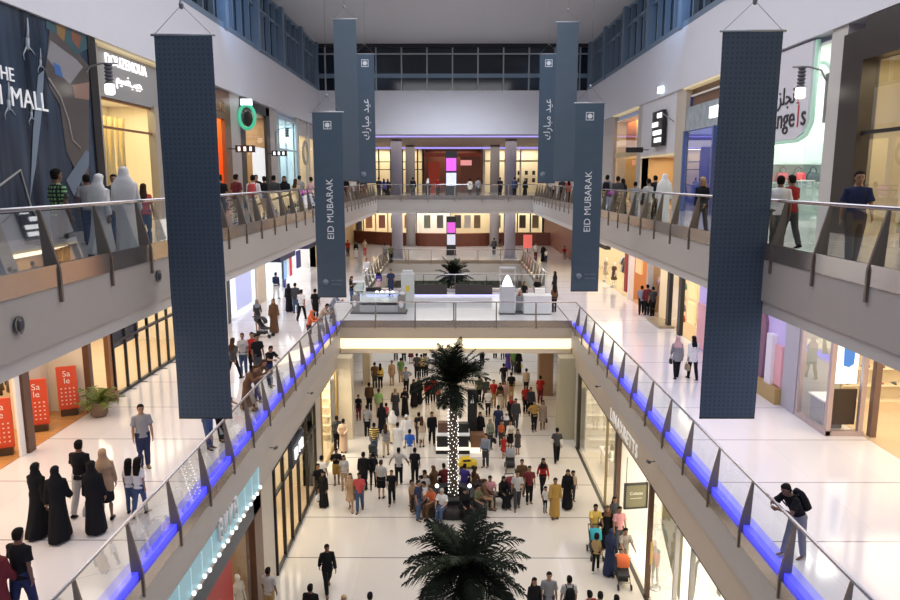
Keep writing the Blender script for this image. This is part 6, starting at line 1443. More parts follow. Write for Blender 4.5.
# ================= middle floor =================
for u, v, f, po, H, o, l in [
 (26, 622, 170, 'stepa', 1.76, 't:black p:navy hs:hairblack sk:brown', 'man in black T-shirt walking away at the bottom corner of the photo'),
 (2, 632, 175, 'f.stepb', 1.68, 'ab:maroon hl:hairbrown', 'person in maroon cut by the photo edge beside the black T-shirt man'),
 (41, 535, 170, 'f.stepa', 1.66, 'ab:black hj:black', 'woman in black abaya, farther from the rail in the pair beside the sale stands'),
 (61, 539, 190, 'f.stepb', 1.66, 'ab:black hj:black sh:lightgrey', 'woman in black abaya with pale shoe soles, nearer the rail in the pair'),
 (84, 514, 175, 'stepa', 1.8, 't:black p:lightgrey hs:hairblack sk:brown', 'man in black shirt and pale trousers behind the two women of the family group'),
 (97, 533, 185, 'f.stand', 1.66, 'ab:black hj:black sh:lightgrey', 'woman in black abaya with a pale bag in front of the brown headscarf woman'),
 (108, 520, 200, 'f.oneup', 1.7, 'lt:tan k:black hj:tan', 'woman in brown headscarf and top reaching towards two girls'),
 (132, 512, 185, 'c.stand', 1.32, 't:white p:jeans hl:hairblack', 'dark-haired girl in white top and jeans, nearer the brown headscarf woman'),
 (141, 515, 170, 'c.stepa', 1.42, 't:white p:jeans hl:hairblack', 'dark-haired girl in white top and jeans, nearer the glass rail'),
 (145, 468, 30, 'stand', 1.78, 't:grey p:navy hs:hairblack', 'man in grey T-shirt and dark jeans standing alone facing the camera'),
 (209, 448, 60, 'f.rail', 1.65, 'l:charcoal p:jeans hs:hairblack', 'dark figure behind the foot of the big navy banner at the rail'),
 (221, 440, 60, 'rail', 1.7, 't:black p:black hs:hairblack', 'black-clad figure at the rail just past the big navy banner'),
 (234, 380, 160, 'f.walka', 1.72, 'l:charcoal g:black hl:hairbrown', 'long-haired woman in charcoal walking away from the rail group'),
 (244, 375, 10, 'f.stand', 1.7, 't:floral p:jeans hs:hairbrown', 'person in white patterned top and dark jeans of the rail group'),
 (253.5, 374, 20, 'stand', 1.7, 't:red p:black hs:hairblack', 'person in red half hidden behind the black shirt man'),
 (258.5, 378, 40, 'stand', 1.74, 't:black p:charcoal hs:hairblack sk:brown', 'stout man in black shirt facing the rail'),
 (269.5, 386, 50, 'rail', 1.6, 't:black p:navy hs:hairblack sk:tan', 'young man in black T-shirt with white print leaning at the rail'),
 (257, 402, 75, 'f.lean', 1.65, 'l:brown p:charcoal hl:hairbrown', 'person in brown bent over the glass rail'),
 (248, 410, 75, 'f.lean', 1.68, 'ab:brown hl:hairbrown', 'woman in brown robe leaning over the glass rail nearest the big navy banner'),
 (258, 330, 20, 'f.push', 1.62, 'l:charcoal k:charcoal hj:greyblue', 'woman in grey headscarf behind the stroller on the flags side'),
 (274.5, 333, 20, 'f.stand', 1.74, 'ab:brown hj:brown', 'woman in rust brown robe next to the stroller on the flags side'),
 (276.5, 299, 170, 'stepa', 1.75, 'l:navy p:white hs:hairblack', 'man in navy jacket and white trousers under the three-colour flags'),
 (289.5, 312, 185, 'f.stand', 1.68, 'ab:black hj:black', 'woman in black abaya in the trio walking past the white shopfront'),
 (296, 313, 175, 'stand', 1.76, 'j:charcoal p:jeans hs:hairblack', 'man in charcoal jacket, middle of the trio before the white shopfront'),
 (302, 320, 170, 'walka', 1.76, 't:white p:black hs:hairblack', 'man in white T-shirt and black trousers before the white shopfront'),
 (316, 320, 175, 'stand', 1.74, 't:black p:black hs:hairblack', 'black-clad man next to the EID MUBARAK banner foot, flags side'),
 (309.5, 344, 80, 'rail', 1.65, 'l:orange p:charcoal hj:orange', 'person in bright orange leaning on the middle-floor rail'),
 (321, 336, 85, 'lean', 1.74, 't:print p:grey hs:hairblack', 'man in patterned shirt leaning on the rail beside the orange person'),
 (332, 322, 85, 'lean', 1.72, 't:greyblue p:jeans hs:hairblack', 'man in grey-blue shirt leaning at the rail corner by the bridge'),
 (352, 304, 60, 'f.phone', 1.74, 't:black p:jeans hl:hairblack', 'woman in black top and jeans at the end of the glass case kiosk'),
 (367, 281, 30, 'stand', 1.75, 'kd:white hs:hairblack', 'white-robed man behind the glass case kiosk'),
 (379, 293, 0, 'f.stand', 1.62, 'l:violet k:rose hj:black', 'woman in black headscarf and violet behind the glass case kiosk'),
 (391, 296, 10, 'stand', 1.8, 't:navy p:navy hs:hairblack', 'man in navy behind the glass case kiosk next to the pillar'),
 (524, 308, 20, 'f.stand', 1.62, 't:black p:black hl:hairblack', 'shop attendant in black behind the white counter'),
 (537, 304, 0, 'stand', 1.66, 't:black p:black hs:hairblack', 'attendant in black bending behind the white counter, rod pillar farther'),
 (554.5, 297, -120, 'f.stand', 1.7, 'ab:black hj:black', 'woman in black abaya beside the rail behind the white counter'),
 (554, 312, 190, 'f.stand', 1.6, 'l:brown p:black hl:hairblack', 'person in brown at the outer end of the white counter'),
 (676, 378, 175, 'f.stepa', 1.68, 'lt:grey p:black hj:rose', 'woman in pink headscarf and grey long top walking past the perfume wall'),
 (692, 379, 185, 'f.stepb', 1.72, 'lt:white p:black hl:hairblack', 'woman in white long top with dark ponytail beside the pink headscarf woman'),
 (641, 314, 165, 'walka', 1.7, 't:greyblue p:black hs:hairblack', 'man in grey-blue of the dark trio outside the orange lit shop'),
 (646.5, 315, 180, 'stand', 1.76, 'j:maroon p:black hs:hairblack', 'man in maroon jacket, middle of the dark trio outside the orange lit shop'),
 (652, 316, 190, 'stand', 1.68, 't:charcoal p:black hs:hairblack', 'charcoal-shirted person of the dark trio outside the orange lit shop'),
 (795, 557, -75, 'lean', 1.74, 't:black p:grey hs:hairblack sk:brown sh:lightgrey', 'man in black with backpack leaning on the glass rail looking down'),
 (535.5, 261, 20, 'f.stand', 1.75, 't:white p:maroon hs:hairblack', 'white-shirted person by the red sign stand at the far middle floor'),
 (543, 262, 0, 'f.stand', 1.62, 'ab:black hj:black', 'black-robed woman near the red sign stand at the far middle floor'),
 (546, 263, 0, 'c.stand', 1.3, 't:white p:navy hs:hairblack', 'child in white between the black-robed woman and far rail'),
 (566, 252, 20, 'stand', 1.75, 't:red p:black hs:hairblack', 'red-shirted person before the dark red wall at the far middle floor'),
 (564, 259, 0, 'f.sit', 1.65, 't:red p:grey hs:hairblack', 'seated person in red before the dark red wall at the far middle floor'),
 (365, 256, 10, 'f.stand', 1.7, 't:beige p:coral hs:hairblack', 'person in beige and coral before the brown timber screen'),
 (356, 258, 20, 'f.stand', 1.65, 'l:black p:white hs:hairblack', 'person in black top and white trousers before the brown timber screen'),
 (348, 257, 0, 'stand', 1.7, 't:red p:charcoal hs:hairblack', 'person in red at the edge of the EID MUBARAK banner, far middle floor'),
 (385, 262, 160, 'stand', 1.74, 't:grey p:black hs:hairblack', 'grey-shirted figure by the far column beside the litter bin'),
 (391, 263, 190, 'stand', 1.7, 't:olive p:black hs:hairblack', 'olive-shirted figure closest to the litter bin at the far middle floor'),
 (494, 255, 180, 'stand', 1.74, 'j:charcoal p:black hs:hairblack', 'charcoal-jacketed figure between the far columns of the middle floor'),
 (500, 255, 170, 'f.stand', 1.65, 't:brown p:cream hl:hairblack', 'woman in brown between the far columns of the middle floor'),
]: P1_(u, v, f, po, H, o, l)
worn_backpack('man in black with backpack leaning on the glass rail looking down', 'black', 'black backpack on the man leaning over the glass rail')
hold_bag('woman in black abaya with a pale bag in front of the brown headscarf woman', 1, (.5, .5, .48), 'pale grey shoulder bag carried by a woman in black abaya', 1.0)
hold_bag('woman in brown headscarf and top reaching towards two girls', 1, (.015, .015, .015), 'small black handbag of the brown headscarf woman', .8)
hold_bag('woman in white long top with dark ponytail beside the pink headscarf woman', 1, (.35, .25, .15), 'tan shopping bag carried by the white-topped woman', 1.1)
hold_bag('woman in pink headscarf and grey long top walking past the perfume wall', 1, (.015, .015, .02), 'black handbag carried by the pink headscarf woman', .9)
# ================= ground floor =================
for u, v, f, po, H, o, l in [
 (328, 591, 20, 'walka', 1.78, 'j:black p:black hs:hairblack sk:brown', 'man in black suit walking alone towards the camera'),
 (312, 638, 170, 'stand', 1.76, 'j:black p:black hs:hairblack sk:brown', 'man in black cut by the photo bottom near the black framed shop'),
 (270, 618, 165, 'stand', 1.72, 't:lightgrey p:khaki hs:hairblack sk:brown', 'man in white shirt at the corner of the black framed shop'),
 (345, 645, 0, 'f.stand', 1.62, 't:khaki p:jeans hl:blonde', 'fair-haired person whose head just shows at the photo bottom'),
 (371, 645, 175, 'stand', 1.7, 't:charcoal p:black hs:hairblack', 'dark-haired person whose head just shows beside the palm, photo bottom'),
 (533.5, 627, 10, 'f.stand', 1.66, 'l:black p:charcoal hl:hairblack', 'long-haired woman in black beside the grey shirt man near the front palm'),
 (548, 624, -5, 'stand', 1.76, 't:grey p:charcoal hs:hairblack', 'man in grey shirt beside the long-haired woman in black near the front palm'),
 (568, 628, 180, 'stand', 1.74, 't:lightgrey p:charcoal hs:hairblack', 'person wearing a black backpack walking away at the photo bottom'),
 (588, 643, 200, 'stand', 1.7, 't:red p:charcoal hs:hairblack', 'red-shirted person bending at the photo bottom'),
 (598.5, 645, 170, 'stand', 1.72, 't:charcoal p:black hs:hairblack', 'dark head between the red shirt and the photo bottom corner shop'),
 (614.5, 648, 180, 'stand', 1.7, 't:black p:black hs:hairblack', 'dark head at the photo bottom nearest the shop entrance'),
 (594, 546, 0, 'push', 1.74, 't:yellow p:khaki hs:hairblack sk:brown', 'man in yellow polo pushing a teal stroller'),
 (606, 548, -10, 'f.stand', 1.7, 'ab:black hj:brown', 'woman in black abaya beside the yellow polo man'),
 (609.5, 573, 150, 'f.stepa', 1.66, 'ab:navy hj:navy', 'woman in navy robe with black skirt, in front of the teal stroller'),
 (595.5, 571, 160, 'c.stepa', 1.45, 't:khaki p:black hs:hairblack sh:white', 'child in khaki top beside the woman in navy robe'),
 (618, 550, 10, 'stand', 1.74, 't:pink p:charcoal hs:hairblack', 'man in pink shirt below the olive sign board'),
 (623, 572, 10, 'push', 1.72, 't:greystripe p:beige hs:hairblack', 'man in striped shirt pushing a red stroller'),
 (613, 537, 20, 'f.stand', 1.66, 't:charcoal p:black hl:hairblack', 'dark-haired woman between the black abaya and the pink shirt man'),
 # middle distance, entrance side
 (554.5, 518, 5, 'stand', 1.74, 'kd:mustard hs:hairblack sk:brown', 'man in long mustard tunic standing in the open floor'),
 (545, 512, 10, 'c.stand', 1.15, 't:white g:black hs:hairblack', 'small child in white top and black leggings beside the mustard tunic'),
 (542.5, 493, 5, 'f.walka', 1.7, 'l:red p:black hj:black', 'woman in red top and black headscarf behind the mustard tunic man'),
 (567, 508, -10, 'f.stepa', 1.74, 'ab:black hj:black sh:white', 'tall woman in black robe and white shoes'),
 (572.5, 501, 10, 'c.stand', 1.4, 't:beige p:charcoal hs:hairblack', 'child half hidden behind the tall woman in black robe'),
 (529, 503, 5, 'stand', 1.68, 't:maroon p:black hs:hairblack', 'man in dark maroon shirt beside the grey shirt man, palm side'),
 (517, 509, 0, 'stepa', 1.72, 't:lightgrey p:charcoal hs:hairblack', 'man in light grey shirt and charcoal trousers near the maroon stroller'),
 (521.5, 496, 0, 'stand', 1.7, 't:brown p:black hs:hairblack', 'man in brown shirt behind the light grey shirt man'),
 (556.5, 462, 180, 'stepa', 1.76, 'l:white t:charcoal p:black hs:hairblack', 'man in white shirt and dark waistcoat near the stone pillar'),
 (534, 431, 10, 'akimbo', 1.76, 'l:mustard p:black hs:hairblack', 'man in mustard shirt with hands on hips'),
 (542.5, 429, -5, 'f.stand', 1.66, 'd:print g:brown hl:hairblack', 'woman in brown patterned dress with a black bag'),
 (525.5, 413, 5, 'stand', 1.74, 't:red p:black hs:hairblack', 'red-shirted man standing behind the mustard shirt man'),
 (530.5, 415, 10, 'stand', 1.7, 'j:charcoal p:black hs:hairblack', 'dark-jacketed person behind the mustard shirt man, pillar side'),
 (540, 403, 170, 'stand', 1.74, 't:red p:maroon hs:hairblack', 'red-shirted person nearest the brown wood panel'),
 (526, 394, 180, 'f.stand', 1.7, 't:beige p:black hs:hairblack', 'person in beige top and black trousers alone under the bridge'),
 (511, 399, 180, 'stand', 1.74, 't:black p:khaki hs:hairblack', 'man in black shirt and khaki trousers walking away under the bridge'),
 (503.5, 388, 190, 'walka', 1.74, 't:black p:charcoal hs:hairblack', 'man in black striding with legs wide apart under the bridge'),
 (508, 369, 10, 'f.stand', 1.7, 'ab:violet hj:black', 'woman in violet blue robe at the back of the hall'),
 (513.5, 373, 0, 'stand', 1.74, 't:green p:charcoal hs:hairblack', 'green-shirted man beside the violet robe at the back of the hall'),
 (518.5, 373, 10, 'f.stand', 1.68, 'ab:black hj:black', 'black-clad woman with yellow bag at the back of the hall'),
 (482, 366, 180, 'stand', 1.74, 't:black p:black hs:hairblack', 'dark figure walking away behind the palm crown, totem side'),
 (495, 358, 180, 'stand', 1.74, 't:charcoal p:black hs:hairblack', 'dark figure at the deepest part of the hall, bridge cove overhead'),
 (502.5, 359, 175, 'f.stepa', 1.66, 't:grey g:black hs:hairblack', 'grey-topped figure at the deepest part of the hall'),
 (493.5, 407, 0, 'stand', 1.72, 't:red p:khaki hs:hairblack', 'red T-shirt man in the family facing the camera by the totem'),
 (488, 416, 0, 'f.stand', 1.66, 't:white p:black hs:hairblack', 'woman in white top and black trousers in the family by the totem'),
 (500, 409, 0, 'f.stand', 1.64, 'l:brown p:cream hj:black', 'woman in black headscarf beside the red T-shirt man'),
 (504.5, 407, 0, 'f.stand', 1.66, 't:rose p:beige hl:hairblack', 'woman in pale pink top behind the red T-shirt man'),
 (479, 402, 190, 'stand', 1.7, 't:olive p:black hs:hairblack', 'man in olive top next to the black totem'),
 (486, 404, 200, 'walkb', 1.76, 'j:charcoal p:black hs:hairblack', 'man in charcoal jacket striding beside the olive top man'),
 (498, 437, 180, 'stand', 1.78, 't:navy p:navy hs:hairblack sk:brown', 'tall man in navy shirt behind the orange child'),
 (511, 425, 10, 'f.stand', 1.68, 'ab:black hj:red', 'woman in black coat with red headscarf'),
 (515.5, 429, 10, 'stand', 1.76, 'j:charcoal p:charcoal hs:hairblack', 'man in dark grey jacket beside the red headscarf'),
 (501, 446, 0, 'c.stand', 1.4, 't:orange p:charcoal hs:hairblack', 'child in orange shirt walking before the navy shirt man'),
 (510, 451, 0, 'f.push', 1.66, 'l:cream k:black hs:hairbrown', 'woman in cream top pushing the grey stroller'),
 (506, 441, 0, 'f.stand', 1.6, 't:charcoal p:black hj:white', 'woman with white headscarf behind the cream-topped stroller pusher'),
 (503.5, 457, 5, 'c.stepa', 1.18, 'd:red hl:hairblack', 'small child in red dress beside the grey stroller'),
 (517.5, 454, -5, 'c.stand', 1.32, 'd:charcoal hl:hairbrown', 'girl in dark grey dress beside the grey stroller'),
 (490, 449, 20, 'f.stand', 1.62, 'l:greygreen p:charcoal hj:greygreen', 'woman in grey-green headscarf holding a black bag'),
 (485.5, 467, -30, 'stand', 1.7, 'l:greyblue p:charcoal hs:hairblack', 'man in grey-blue shirt beside the yellow toy car'),
 (480, 443, 10, 'f.stand', 1.7, 'ab:black hj:black', 'woman in black abaya next to the kiosk, standing taller of two'),
 (472.5, 440, -10, 'f.stand', 1.6, 'ab:black hj:black', 'woman in black abaya next to the kiosk, closer to the palm trunk'),
 # palm side and left half
 (432, 444, 10, 'stepb', 1.78, 'j:black p:black hs:hairblack', 'man in black suit and white shirt beside the kiosk'),
 (419, 443, 170, 'stand', 1.68, 't:black p:charcoal hs:hairblack', 'man in black beside the beige skirt woman'),
 (421.8, 447, 175, 'f.stand', 1.64, 't:beige k:cream hl:hairbrown', 'woman in beige top and cream skirt left of the black suit man'),
 (410, 462, 180, 'stand', 1.68, 't:blue p:white hs:hairblack', 'man in bright blue shirt and white trousers'),
 (406.5, 447, 0, 'stand', 1.74, 'kd:white cap:white', 'man in white robe and cap behind the bright blue shirt'),
 (398, 456, 170, 'stand', 1.76, 'kd:white hs:hairblack', 'man in white robe with bare dark hair beside the bright blue shirt'),
 (393, 443, 175, 'stand', 1.76, 'kd:cream gh:white', 'robed man with headcloth behind the bare-headed white robe'),
 (399, 484, 175, 'reach', 1.74, 't:lightgrey p:black hs:hairblack sk:brown', 'man in grey shirt and black trousers with arms held out'),
 (415, 483, 180, 'stepa', 1.7, 't:black p:black hs:hairblack sk:brown', 'young man in black with striped bag near the seat ring'),
 (381.5, 498, 175, 'stand', 1.74, 't:lightgrey s:black hs:hairbrown sk:light', 'man in pale shirt and black shorts seen from behind'),
 (392, 504, 0, 'stepa', 1.56, 't:black p:black hs:hairblack', 'boy in black beside the pale shirt and black shorts'),
 (373.5, 488, 180, 'f.stepa', 1.68, 't:black g:black hs:hairblack', 'person in black top with white bag at the waist'),
 (364, 490, 180, 'stand', 1.78, 'j:black p:black hs:hairblack sk:brown', 'large man in black suit behind the pink shirt man'),
 (360, 511, 0, 'stepa', 1.72, 't:coral p:jeans hs:hairblack sk:brown', 'man in pink-red shirt and jeans walking towards the camera'),
 (351, 510, 0, 'f.stepb', 1.66, 'd:tan hl:hairblack sk:light', 'long-haired woman in beige short dress beside the pink-red shirt'),
 (344.5, 489, 10, 'f.stand', 1.6, 't:floral p:tan hl:hairblack', 'woman in patterned top behind the beige short dress'),
 (337, 484, 10, 'phone', 1.72, 't:black s:mustard hs:hairblack sk:brown', 'man in black top and mustard shorts looking at his hands'),
 (322.5, 492, 160, 'stand', 1.7, 't:white p:charcoal hs:hairblack', 'person in white by the beige pilaster behind the black abaya'),
 (324, 507, -20, 'f.stand', 1.6, 'ab:black hj:black', 'woman in black abaya holding a white bag by the black framed shop'),
 (319, 500, 30, 'stand', 1.66, 't:black p:charcoal hs:hairblack', 'dark-haired man in black shirt between the pilaster and the black abaya'),
 (344, 452, 175, 'back', 1.76, 'kd:peach hs:hairblack', 'man in peach robe with hands behind his back at the pillar'),
 (337.3, 449, 190, 'stand', 1.78, 't:charcoal p:black hs:hairblack sk:dark', 'slim dark man beside the peach robe'),
 (367.5, 436, 175, 'stand', 1.74, 't:grey p:black hs:hairblack', 'man in grey shirt and black trousers behind the striped shirt'),
 (374.5, 456, 180, 'stand', 1.74, 't:beestripe p:jeans hs:hairblack', 'man in yellow and black striped shirt pushing a cart'),
 (386, 456, 175, 'f.stepa', 1.66, 't:grey p:beige hl:hairbrown', 'woman in grey top and pale trousers beside the striped shirt'),
 (382, 433, 180, 'f.stand', 1.72, 'ab:black hj:black', 'woman in black abaya behind the striped shirt'),
 (386.5, 424, 180, 'c.stand', 1.25, 't:coral p:charcoal hs:hairblack', 'child in coral beside the black abaya near the lime shirt'),
 (379, 417, 180, 'stand', 1.72, 't:lime p:beige hs:hairbrown', 'man in lime green shirt'),
 (369.5, 411, 180, 'stand', 1.76, 'j:brown p:black hs:hairblack', 'man in brown jacket and black trousers near the lime shirt'),
 (358.8, 420, 0, 'f.stand', 1.52, 't:black p:maroon hs:hairblack', 'youth in black and white top near the stone pillar'),
 (375, 388, 180, 'stand', 1.76, 't:brown p:charcoal hs:hairblack', 'man in dark brown shirt in the couple at the back near the pillar'),
 (380.5, 388, 185, 'f.stand', 1.68, 'l:yellow p:black hl:hairblack', 'woman in pale yellow top in the couple at the back near the pillar'),
 (392, 385, 0, 'f.stand', 1.7, 'lt:tan p:tan hs:hairbrown', 'woman in tan outfit near the back of the hall'),
 (401, 382, 180, 'stand', 1.7, 't:green p:khaki hs:hairblack', 'man in green shirt near the back of the hall, pillar side'),
 (406.3, 393, 0, 'akimbo', 1.74, 't:greyblue p:black hs:hairblack', 'man in grey-blue shirt standing with hands at waist'),
 (395.5, 416, 0, 'f.stand', 1.7, 'ab:charcoal hj:beige', 'woman in dark robe with beige patterned scarf'),
 (405, 416, 0, 'f.phone', 1.72, 'ab:black hj:black', 'woman in black abaya holding a white paper'),
 (414, 407, 10, 'f.stand', 1.74, 'ab:black hj:black', 'taller black-robed woman of the pair beside the palm crown'),
 (419, 404, 0, 'f.stand', 1.7, 'ab:black hj:charcoal', 'black-robed woman with grey headscarf of the pair beside the palm crown'),
 (417, 378, 180, 'stand', 1.78, 't:charcoal p:black hs:hairblack', 'dark-shirted man behind the palm crown at the back'),
 (421.5, 377, 175, 'f.stand', 1.64, 't:beestripe p:black hs:hairblack', 'person in yellow striped top behind the palm crown'),
 (426, 376, 180, 'stand', 1.66, 't:grey p:black hs:hairblack', 'grey-topped figure behind the palm crown fronds'),
 (427.5, 404, 20, 'f.stand', 1.66, 'l:red p:black hj:black', 'woman in red top with black headscarf under the palm fronds'),
 (433, 402, 10, 'stand', 1.7, 't:coral p:black hs:hairblack', 'coral-shirted man under the palm fronds'),
 (438, 406, 0, 'c.stand', 1.35, 't:orange p:charcoal hs:hairblack', 'child in orange top beside the palm trunk'),
 (396, 360, 180, 'stand', 1.74, 't:black p:charcoal hs:hairblack', 'black figure partly behind the bridge edge, flags side'),
 (404, 361, 180, 'stand', 1.72, 't:greyblue p:black hs:hairblack', 'grey-blue figure partly behind the bridge edge'),
 (411, 363, 180, 'f.stand', 1.66, 'd:maroon hl:hairblack', 'woman in maroon dress partly behind the bridge edge'),
 (425, 361, 180, 'stand', 1.72, 't:black p:black hs:hairblack', 'black figure partly behind the bridge edge near the palm'),
]: P0(u, v, f, po, H, o, l)
worn_backpack('person wearing a black backpack walking away at the photo bottom', 'black', 'black backpack seen from behind at the photo bottom')
hold_bag('woman in brown patterned dress with a black bag', 1, (.015, .015, .015), 'black bag of the brown patterned dress woman', .9)
hold_bag('black-clad woman with yellow bag at the back of the hall', 1, (.7, .5, .05), 'yellow bag of a black-clad woman at the back of the hall', .9)
hold_bag('woman in black abaya holding a white bag by the black framed shop', 0, (.75, .75, .75), 'white bag held by the woman in black abaya by the black framed shop', 1.1)
hold_bag('woman in grey-green headscarf holding a black bag', 1, (.02, .02, .02), 'black bag of the grey-green headscarf woman', 1.1)
# people sitting and standing round the ring bench
BC = Vector((.02, 28.3, 0))
def seated(ang, r, sex, o, l, H=1.7, z=.02):
    a = radians(ang); x, y = BC.x + r * cos(a), BC.y + r * sin(a); face = math.degrees(math.atan2(cos(a), -sin(a)))
    J = _pm.get(('J', 'sit', sex)) or _pm.setdefault(('J', 'sit', sex), joints('sit', sex))
    return person(Vector((x, y, 0)), face, sex + '.sit', H, o, l, 'people sitting on the ring bench')
for ang, sex, o, l in [
 (250, 'm', 't:white p:jeans hs:lightgrey sk:light', 'grey-haired man in white shirt and jeans sitting on the ring bench'),
 (228, 'm', 't:orange p:brown hs:hairbrown', 'person in orange-brown sitting beside the grey-haired man'),
 (205, 'm', 't:white p:charcoal hs:hairblack', 'man in white shirt sitting on the side of the ring bench'),
 (180, 'f', 'ab:charcoal hj:black', 'woman in charcoal robe sitting at the flags side of the ring bench'),
 (155, 'm', 't:charcoal p:black hs:hairblack', 'man in charcoal sitting behind on the ring bench, black youth nearby'),
 (130, 'f', 'ab:brown hj:brown', 'woman in brown robe and headscarf sitting behind on the ring bench'),
 (108, 'm', 't:maroon p:black hs:hairblack', 'person in maroon sitting behind the palm trunk'),
 (68, 'm', 't:violet p:black hs:hairblack', 'person in violet blue sitting behind the palm trunk, toy car side'),
 (45, 'f', 'l:brown k:charcoal hl:hairbrown', 'woman in brown sitting behind on the ring bench, toy car side'),
 (290, 'f', 'ab:black hj:black', 'woman in black robe sitting at the front of the ring bench'),
 (318, 'm', 't:olive p:charcoal hs:hairblack', 'man in olive shirt sitting at the front of the ring bench'),
 (345, 'f', 'l:brown p:tan hs:hairbrown', 'person in brown and tan sitting at the totem side of the ring bench')]:
    seated(ang, 1.27, sex, o, l)
P0(418.5, 520, 60, 'stand', 1.72, 't:navy p:jeans hs:hairblack', 'man in navy top and jeans standing before the ring bench')
P0(412, 511, 40, 'c.stand', 1.4, 't:tan p:brown hs:hairblack', 'child in tan with a hat beside the navy top and jeans')
P0(425, 510, 20, 'f.stand', 1.66, 't:lightgrey p:charcoal hs:hairbrown', 'person in pale grey standing beside the navy top and jeans')
t = empty('bench_seat', (*at(496, 504, 0),), 0, 'small dark bench under the two seated people beside the maroon stroller', 'bench')
MB().box(-.55, .55, -.2, .25, .38, .46).build('seat', BLACK, t)
for a in (-.45, .45): MB().box(a - .04, a + .04, -.15, .2, 0, .38).build('leg', BLACK, t)
p = at(496, 504, 0)
person(p + Vector((-.28, -.06, 0)), 10, 'm.sit', 1.72, 't:pink p:charcoal hs:hairblack', 'man in pink shirt sitting on the small bench', 'people sitting on the small bench')
person(p + Vector((.28, -.06, 0)), 20, 'f.sit', 1.68, 'ab:black hj:black', 'woman in black abaya sitting on the small bench', 'people sitting on the small bench')
# ---------------------------------------------------------------- strollers and carts
def stroller(loc, face, canopy, label, s=1.):
    t = empty('stroller', loc, radians(face), label, 'stroller'); t.scale = (s, s, s); F = mat('stroller_frame', (.06, .06, .065), .35, .5); c = pmat(canopy)
    fr = MB()
    for a in (-.2, .2): fr.tube([(a, .45, 1.02), (a, .25, .75), (a, -.3, .22), (a, -.38, .12)], .015, 6).tube([(a, .05, .52), (a, .38, .12)], .015, 6)
    fr.tube([(-.2, .38, .12), (.2, .38, .12)], .012, 6).tube([(-.2, -.3, .22), (.2, -.3, .22)], .012, 6); fr.build('frame', F, t)
    MB().tube([(-.2, .45, 1.02), (.2, .45, 1.02)], .022, 8).build('handle', BLACK, t)
    MB().prism([(-.19, .3, .85), (-.19, .05, .42), (-.19, -.28, .4), (-.19, -.28, .46), (-.19, .02, .5), (-.19, .24, .88)], (.38, 0, 0)).build('seat', pmat('charcoal'), t)
    rs = []
    for k in range(7):
        a = radians(-5 + k * 22); rs.append([(.21 * cos(pi * j / 10) * -1, .12 - .3 * cos(a) * (sin(pi * j / 10) * .25 + .75), .72 + .3 * sin(a) * (sin(pi * j / 10) * .2 + .8)) for j in range(11)])
    vs = [p for r in rs for p in r]; fs = [(k * 11 + j, k * 11 + j + 1, (k + 1) * 11 + j + 1, (k + 1) * 11 + j) for k in range(6) for j in range(10)]
    MB().add(vs, fs, None, True).build('canopy', c, t)
    MB().box(-.17, .17, -.15, .3, .17, .3).build('basket', BLACK, t)
    for a in (-.22, .22):
        for y, r_ in ((.38, .12), (-.38, .1)): MB().lathe([(r_ * .5, -.025), (r_, -.02), (r_, .02), (r_ * .5, .025)], (0, 0, 0), 14, M=Matrix.Translation((a, y, r_)) @ Matrix.Rotation(pi / 2, 4, 'Y')).build('wheel', BLACK, t)
    return t
stroller(at(595, 556, 0), 0, 'teal', 'teal-hooded stroller pushed by the man in yellow polo')
stroller(at(622, 584, 0), 0, 'orange', 'orange-red stroller pushed by the man in striped shirt')
stroller(at(510, 470, 0), 0, 'grey', 'grey stroller pushed by the woman in cream top')
stroller(at(511, 499, 0), 10, 'maroon', 'maroon stroller standing beside the small bench', .95)
stroller(at(264, 337, Z1), 80, 'charcoal', 'dark stroller of the grey headscarf woman on the middle floor')
stroller(at(373, 460, 0), 180, 'charcoal', 'low dark cart pushed by the man in the striped shirt', .85)
def mannequin(x, y, z, face, dress, label, sex='f'):
    t = empty('mannequin', (x, y, z + .03), radians(face), label, 'mannequin'); b = part('body', 'stand', sex)
    o = link('body', b, t); o.material_slots[0].link = 'OBJECT'; o.material_slots[0].material = SHOPWH
    for s_ in (1, 2): o.material_slots[s_].link = 'OBJECT'; o.material_slots[s_].material = SHOPWH
    if dress:
        k, c = dress; me = part(k, 'stand', sex)
        if not me.materials: me.materials.append(pmat('grey'))
        g = link(k, me, t); g.material_slots[0].link = 'OBJECT'; g.material_slots[0].material = pmat(c)
    MB().lathe([(.22, -.03), (.22, 0), (.05, .01)], (0, 0, 0), 16).build('base', CHROME, t); return t
mannequin(6.8, 22.1, .012, -60, None, 'white mannequin inside the ground-floor entrance by the pale pane')
mannequin(-6.55, 19.9, .012, 60, ('dress', 'cream'), 'white mannequin in cream dress at the window of the red shop')
mannequin(11.5, 53.2, Z1 + .012, -60, ('dress', 'beige'), 'mannequin in beige dress under the small dark canopy of the middle floor')
mannequin(11.45, 50.3, Z1 + .012, -60, ('dress', 'brown'), 'mannequin in brown dress at the cream shop of the middle floor')
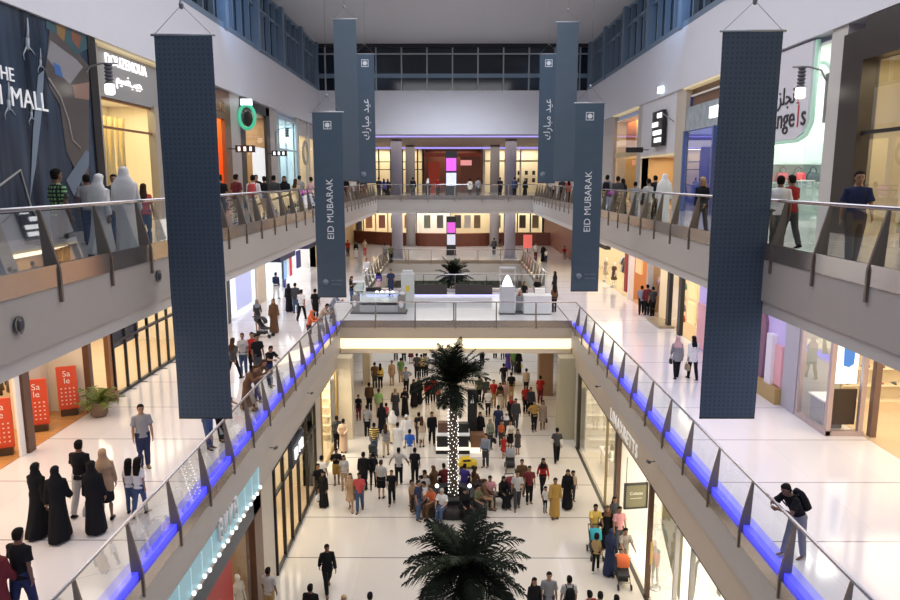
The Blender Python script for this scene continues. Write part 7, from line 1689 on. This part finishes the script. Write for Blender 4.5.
# ---------------------------------------------------------------- lights, world, camera
w = bpy.data.worlds.new('night_air'); sc.world = w; w.use_nodes = True
bg = w.node_tree.nodes['Background']; bg.inputs[0].default_value = (.55, .6, .8, 1); bg.inputs[1].default_value = .35
DOWN = (0, 0, 0)
# first floor corridors (lamps in the soffits)
area('soffit_light_left', (-9.0, 28, 10.85), 4.6, 46, 800, (1., .93, .92))
area('soffit_light_right', (8.9, 28, 10.85), 4.4, 46, 860, (.79, .82, 1.))
area('soffit_light_far', (0, 75, 10.85), 16, 16, 900, (1, .93, .85))
area('soffit_light_upper_far', (0, 75, 17.1), 16, 16, 700, (1, .9, .8))
# unseen broad fill lamp added for the hall, nearer than the ceiling in view
area('hall_ceiling_fill', (0, 24, 24.8), 14, 30, 3300, (.93, .95, 1.))
area('bridge_soffit_light', (0, 43, 4.38), 10, 9, 300, (1., .86, .66))
area('hall_far_fill', (0, 56, 24.6), 9, 6, 1500, (.84, .9, 1.), DOWN, radians(112))  # cool fill lamp added to brighten the far hall and its floor
area('far_edge_fill', (0, 60.5, 10.85), 10, 5, 320, (1, .96, .92))  # soft fill lamp added to lift the dark far slab face
# blue accent on the ceiling corners
area('blue_accent_left', (-9.5, 36, 22), 2, 2, 110, (.35, .6, 1.), (radians(120), 0, 0))
area('blue_accent_right', (9.5, 36, 22), 2, 2, 110, (.35, .6, 1.), (radians(120), 0, 0))
cam = bpy.data.cameras.new('camera'); co = bpy.data.objects.new('camera', cam); COL.objects.link(co)
cam.sensor_width = 36; cam.lens = FPX / 900 * 36; cam.clip_end = 300; cam.clip_start = .05
co.location = (0, 0, EZ); co.rotation_euler = (pi / 2 - PIT, 0, YAW)
sc.camera = co
sc.view_settings.view_transform = 'Standard'
sc.view_settings.look = 'None'
sc.view_settings.exposure = 0.0
sc.cycles.max_bounces = 6; sc.cycles.diffuse_bounces = 3; sc.cycles.glossy_bounces = 3; sc.cycles.transparent_max_bounces = 16
sc.cycles.sample_clamp_indirect = 6
sc.cycles.caustics_reflective = False; sc.cycles.caustics_refractive = False
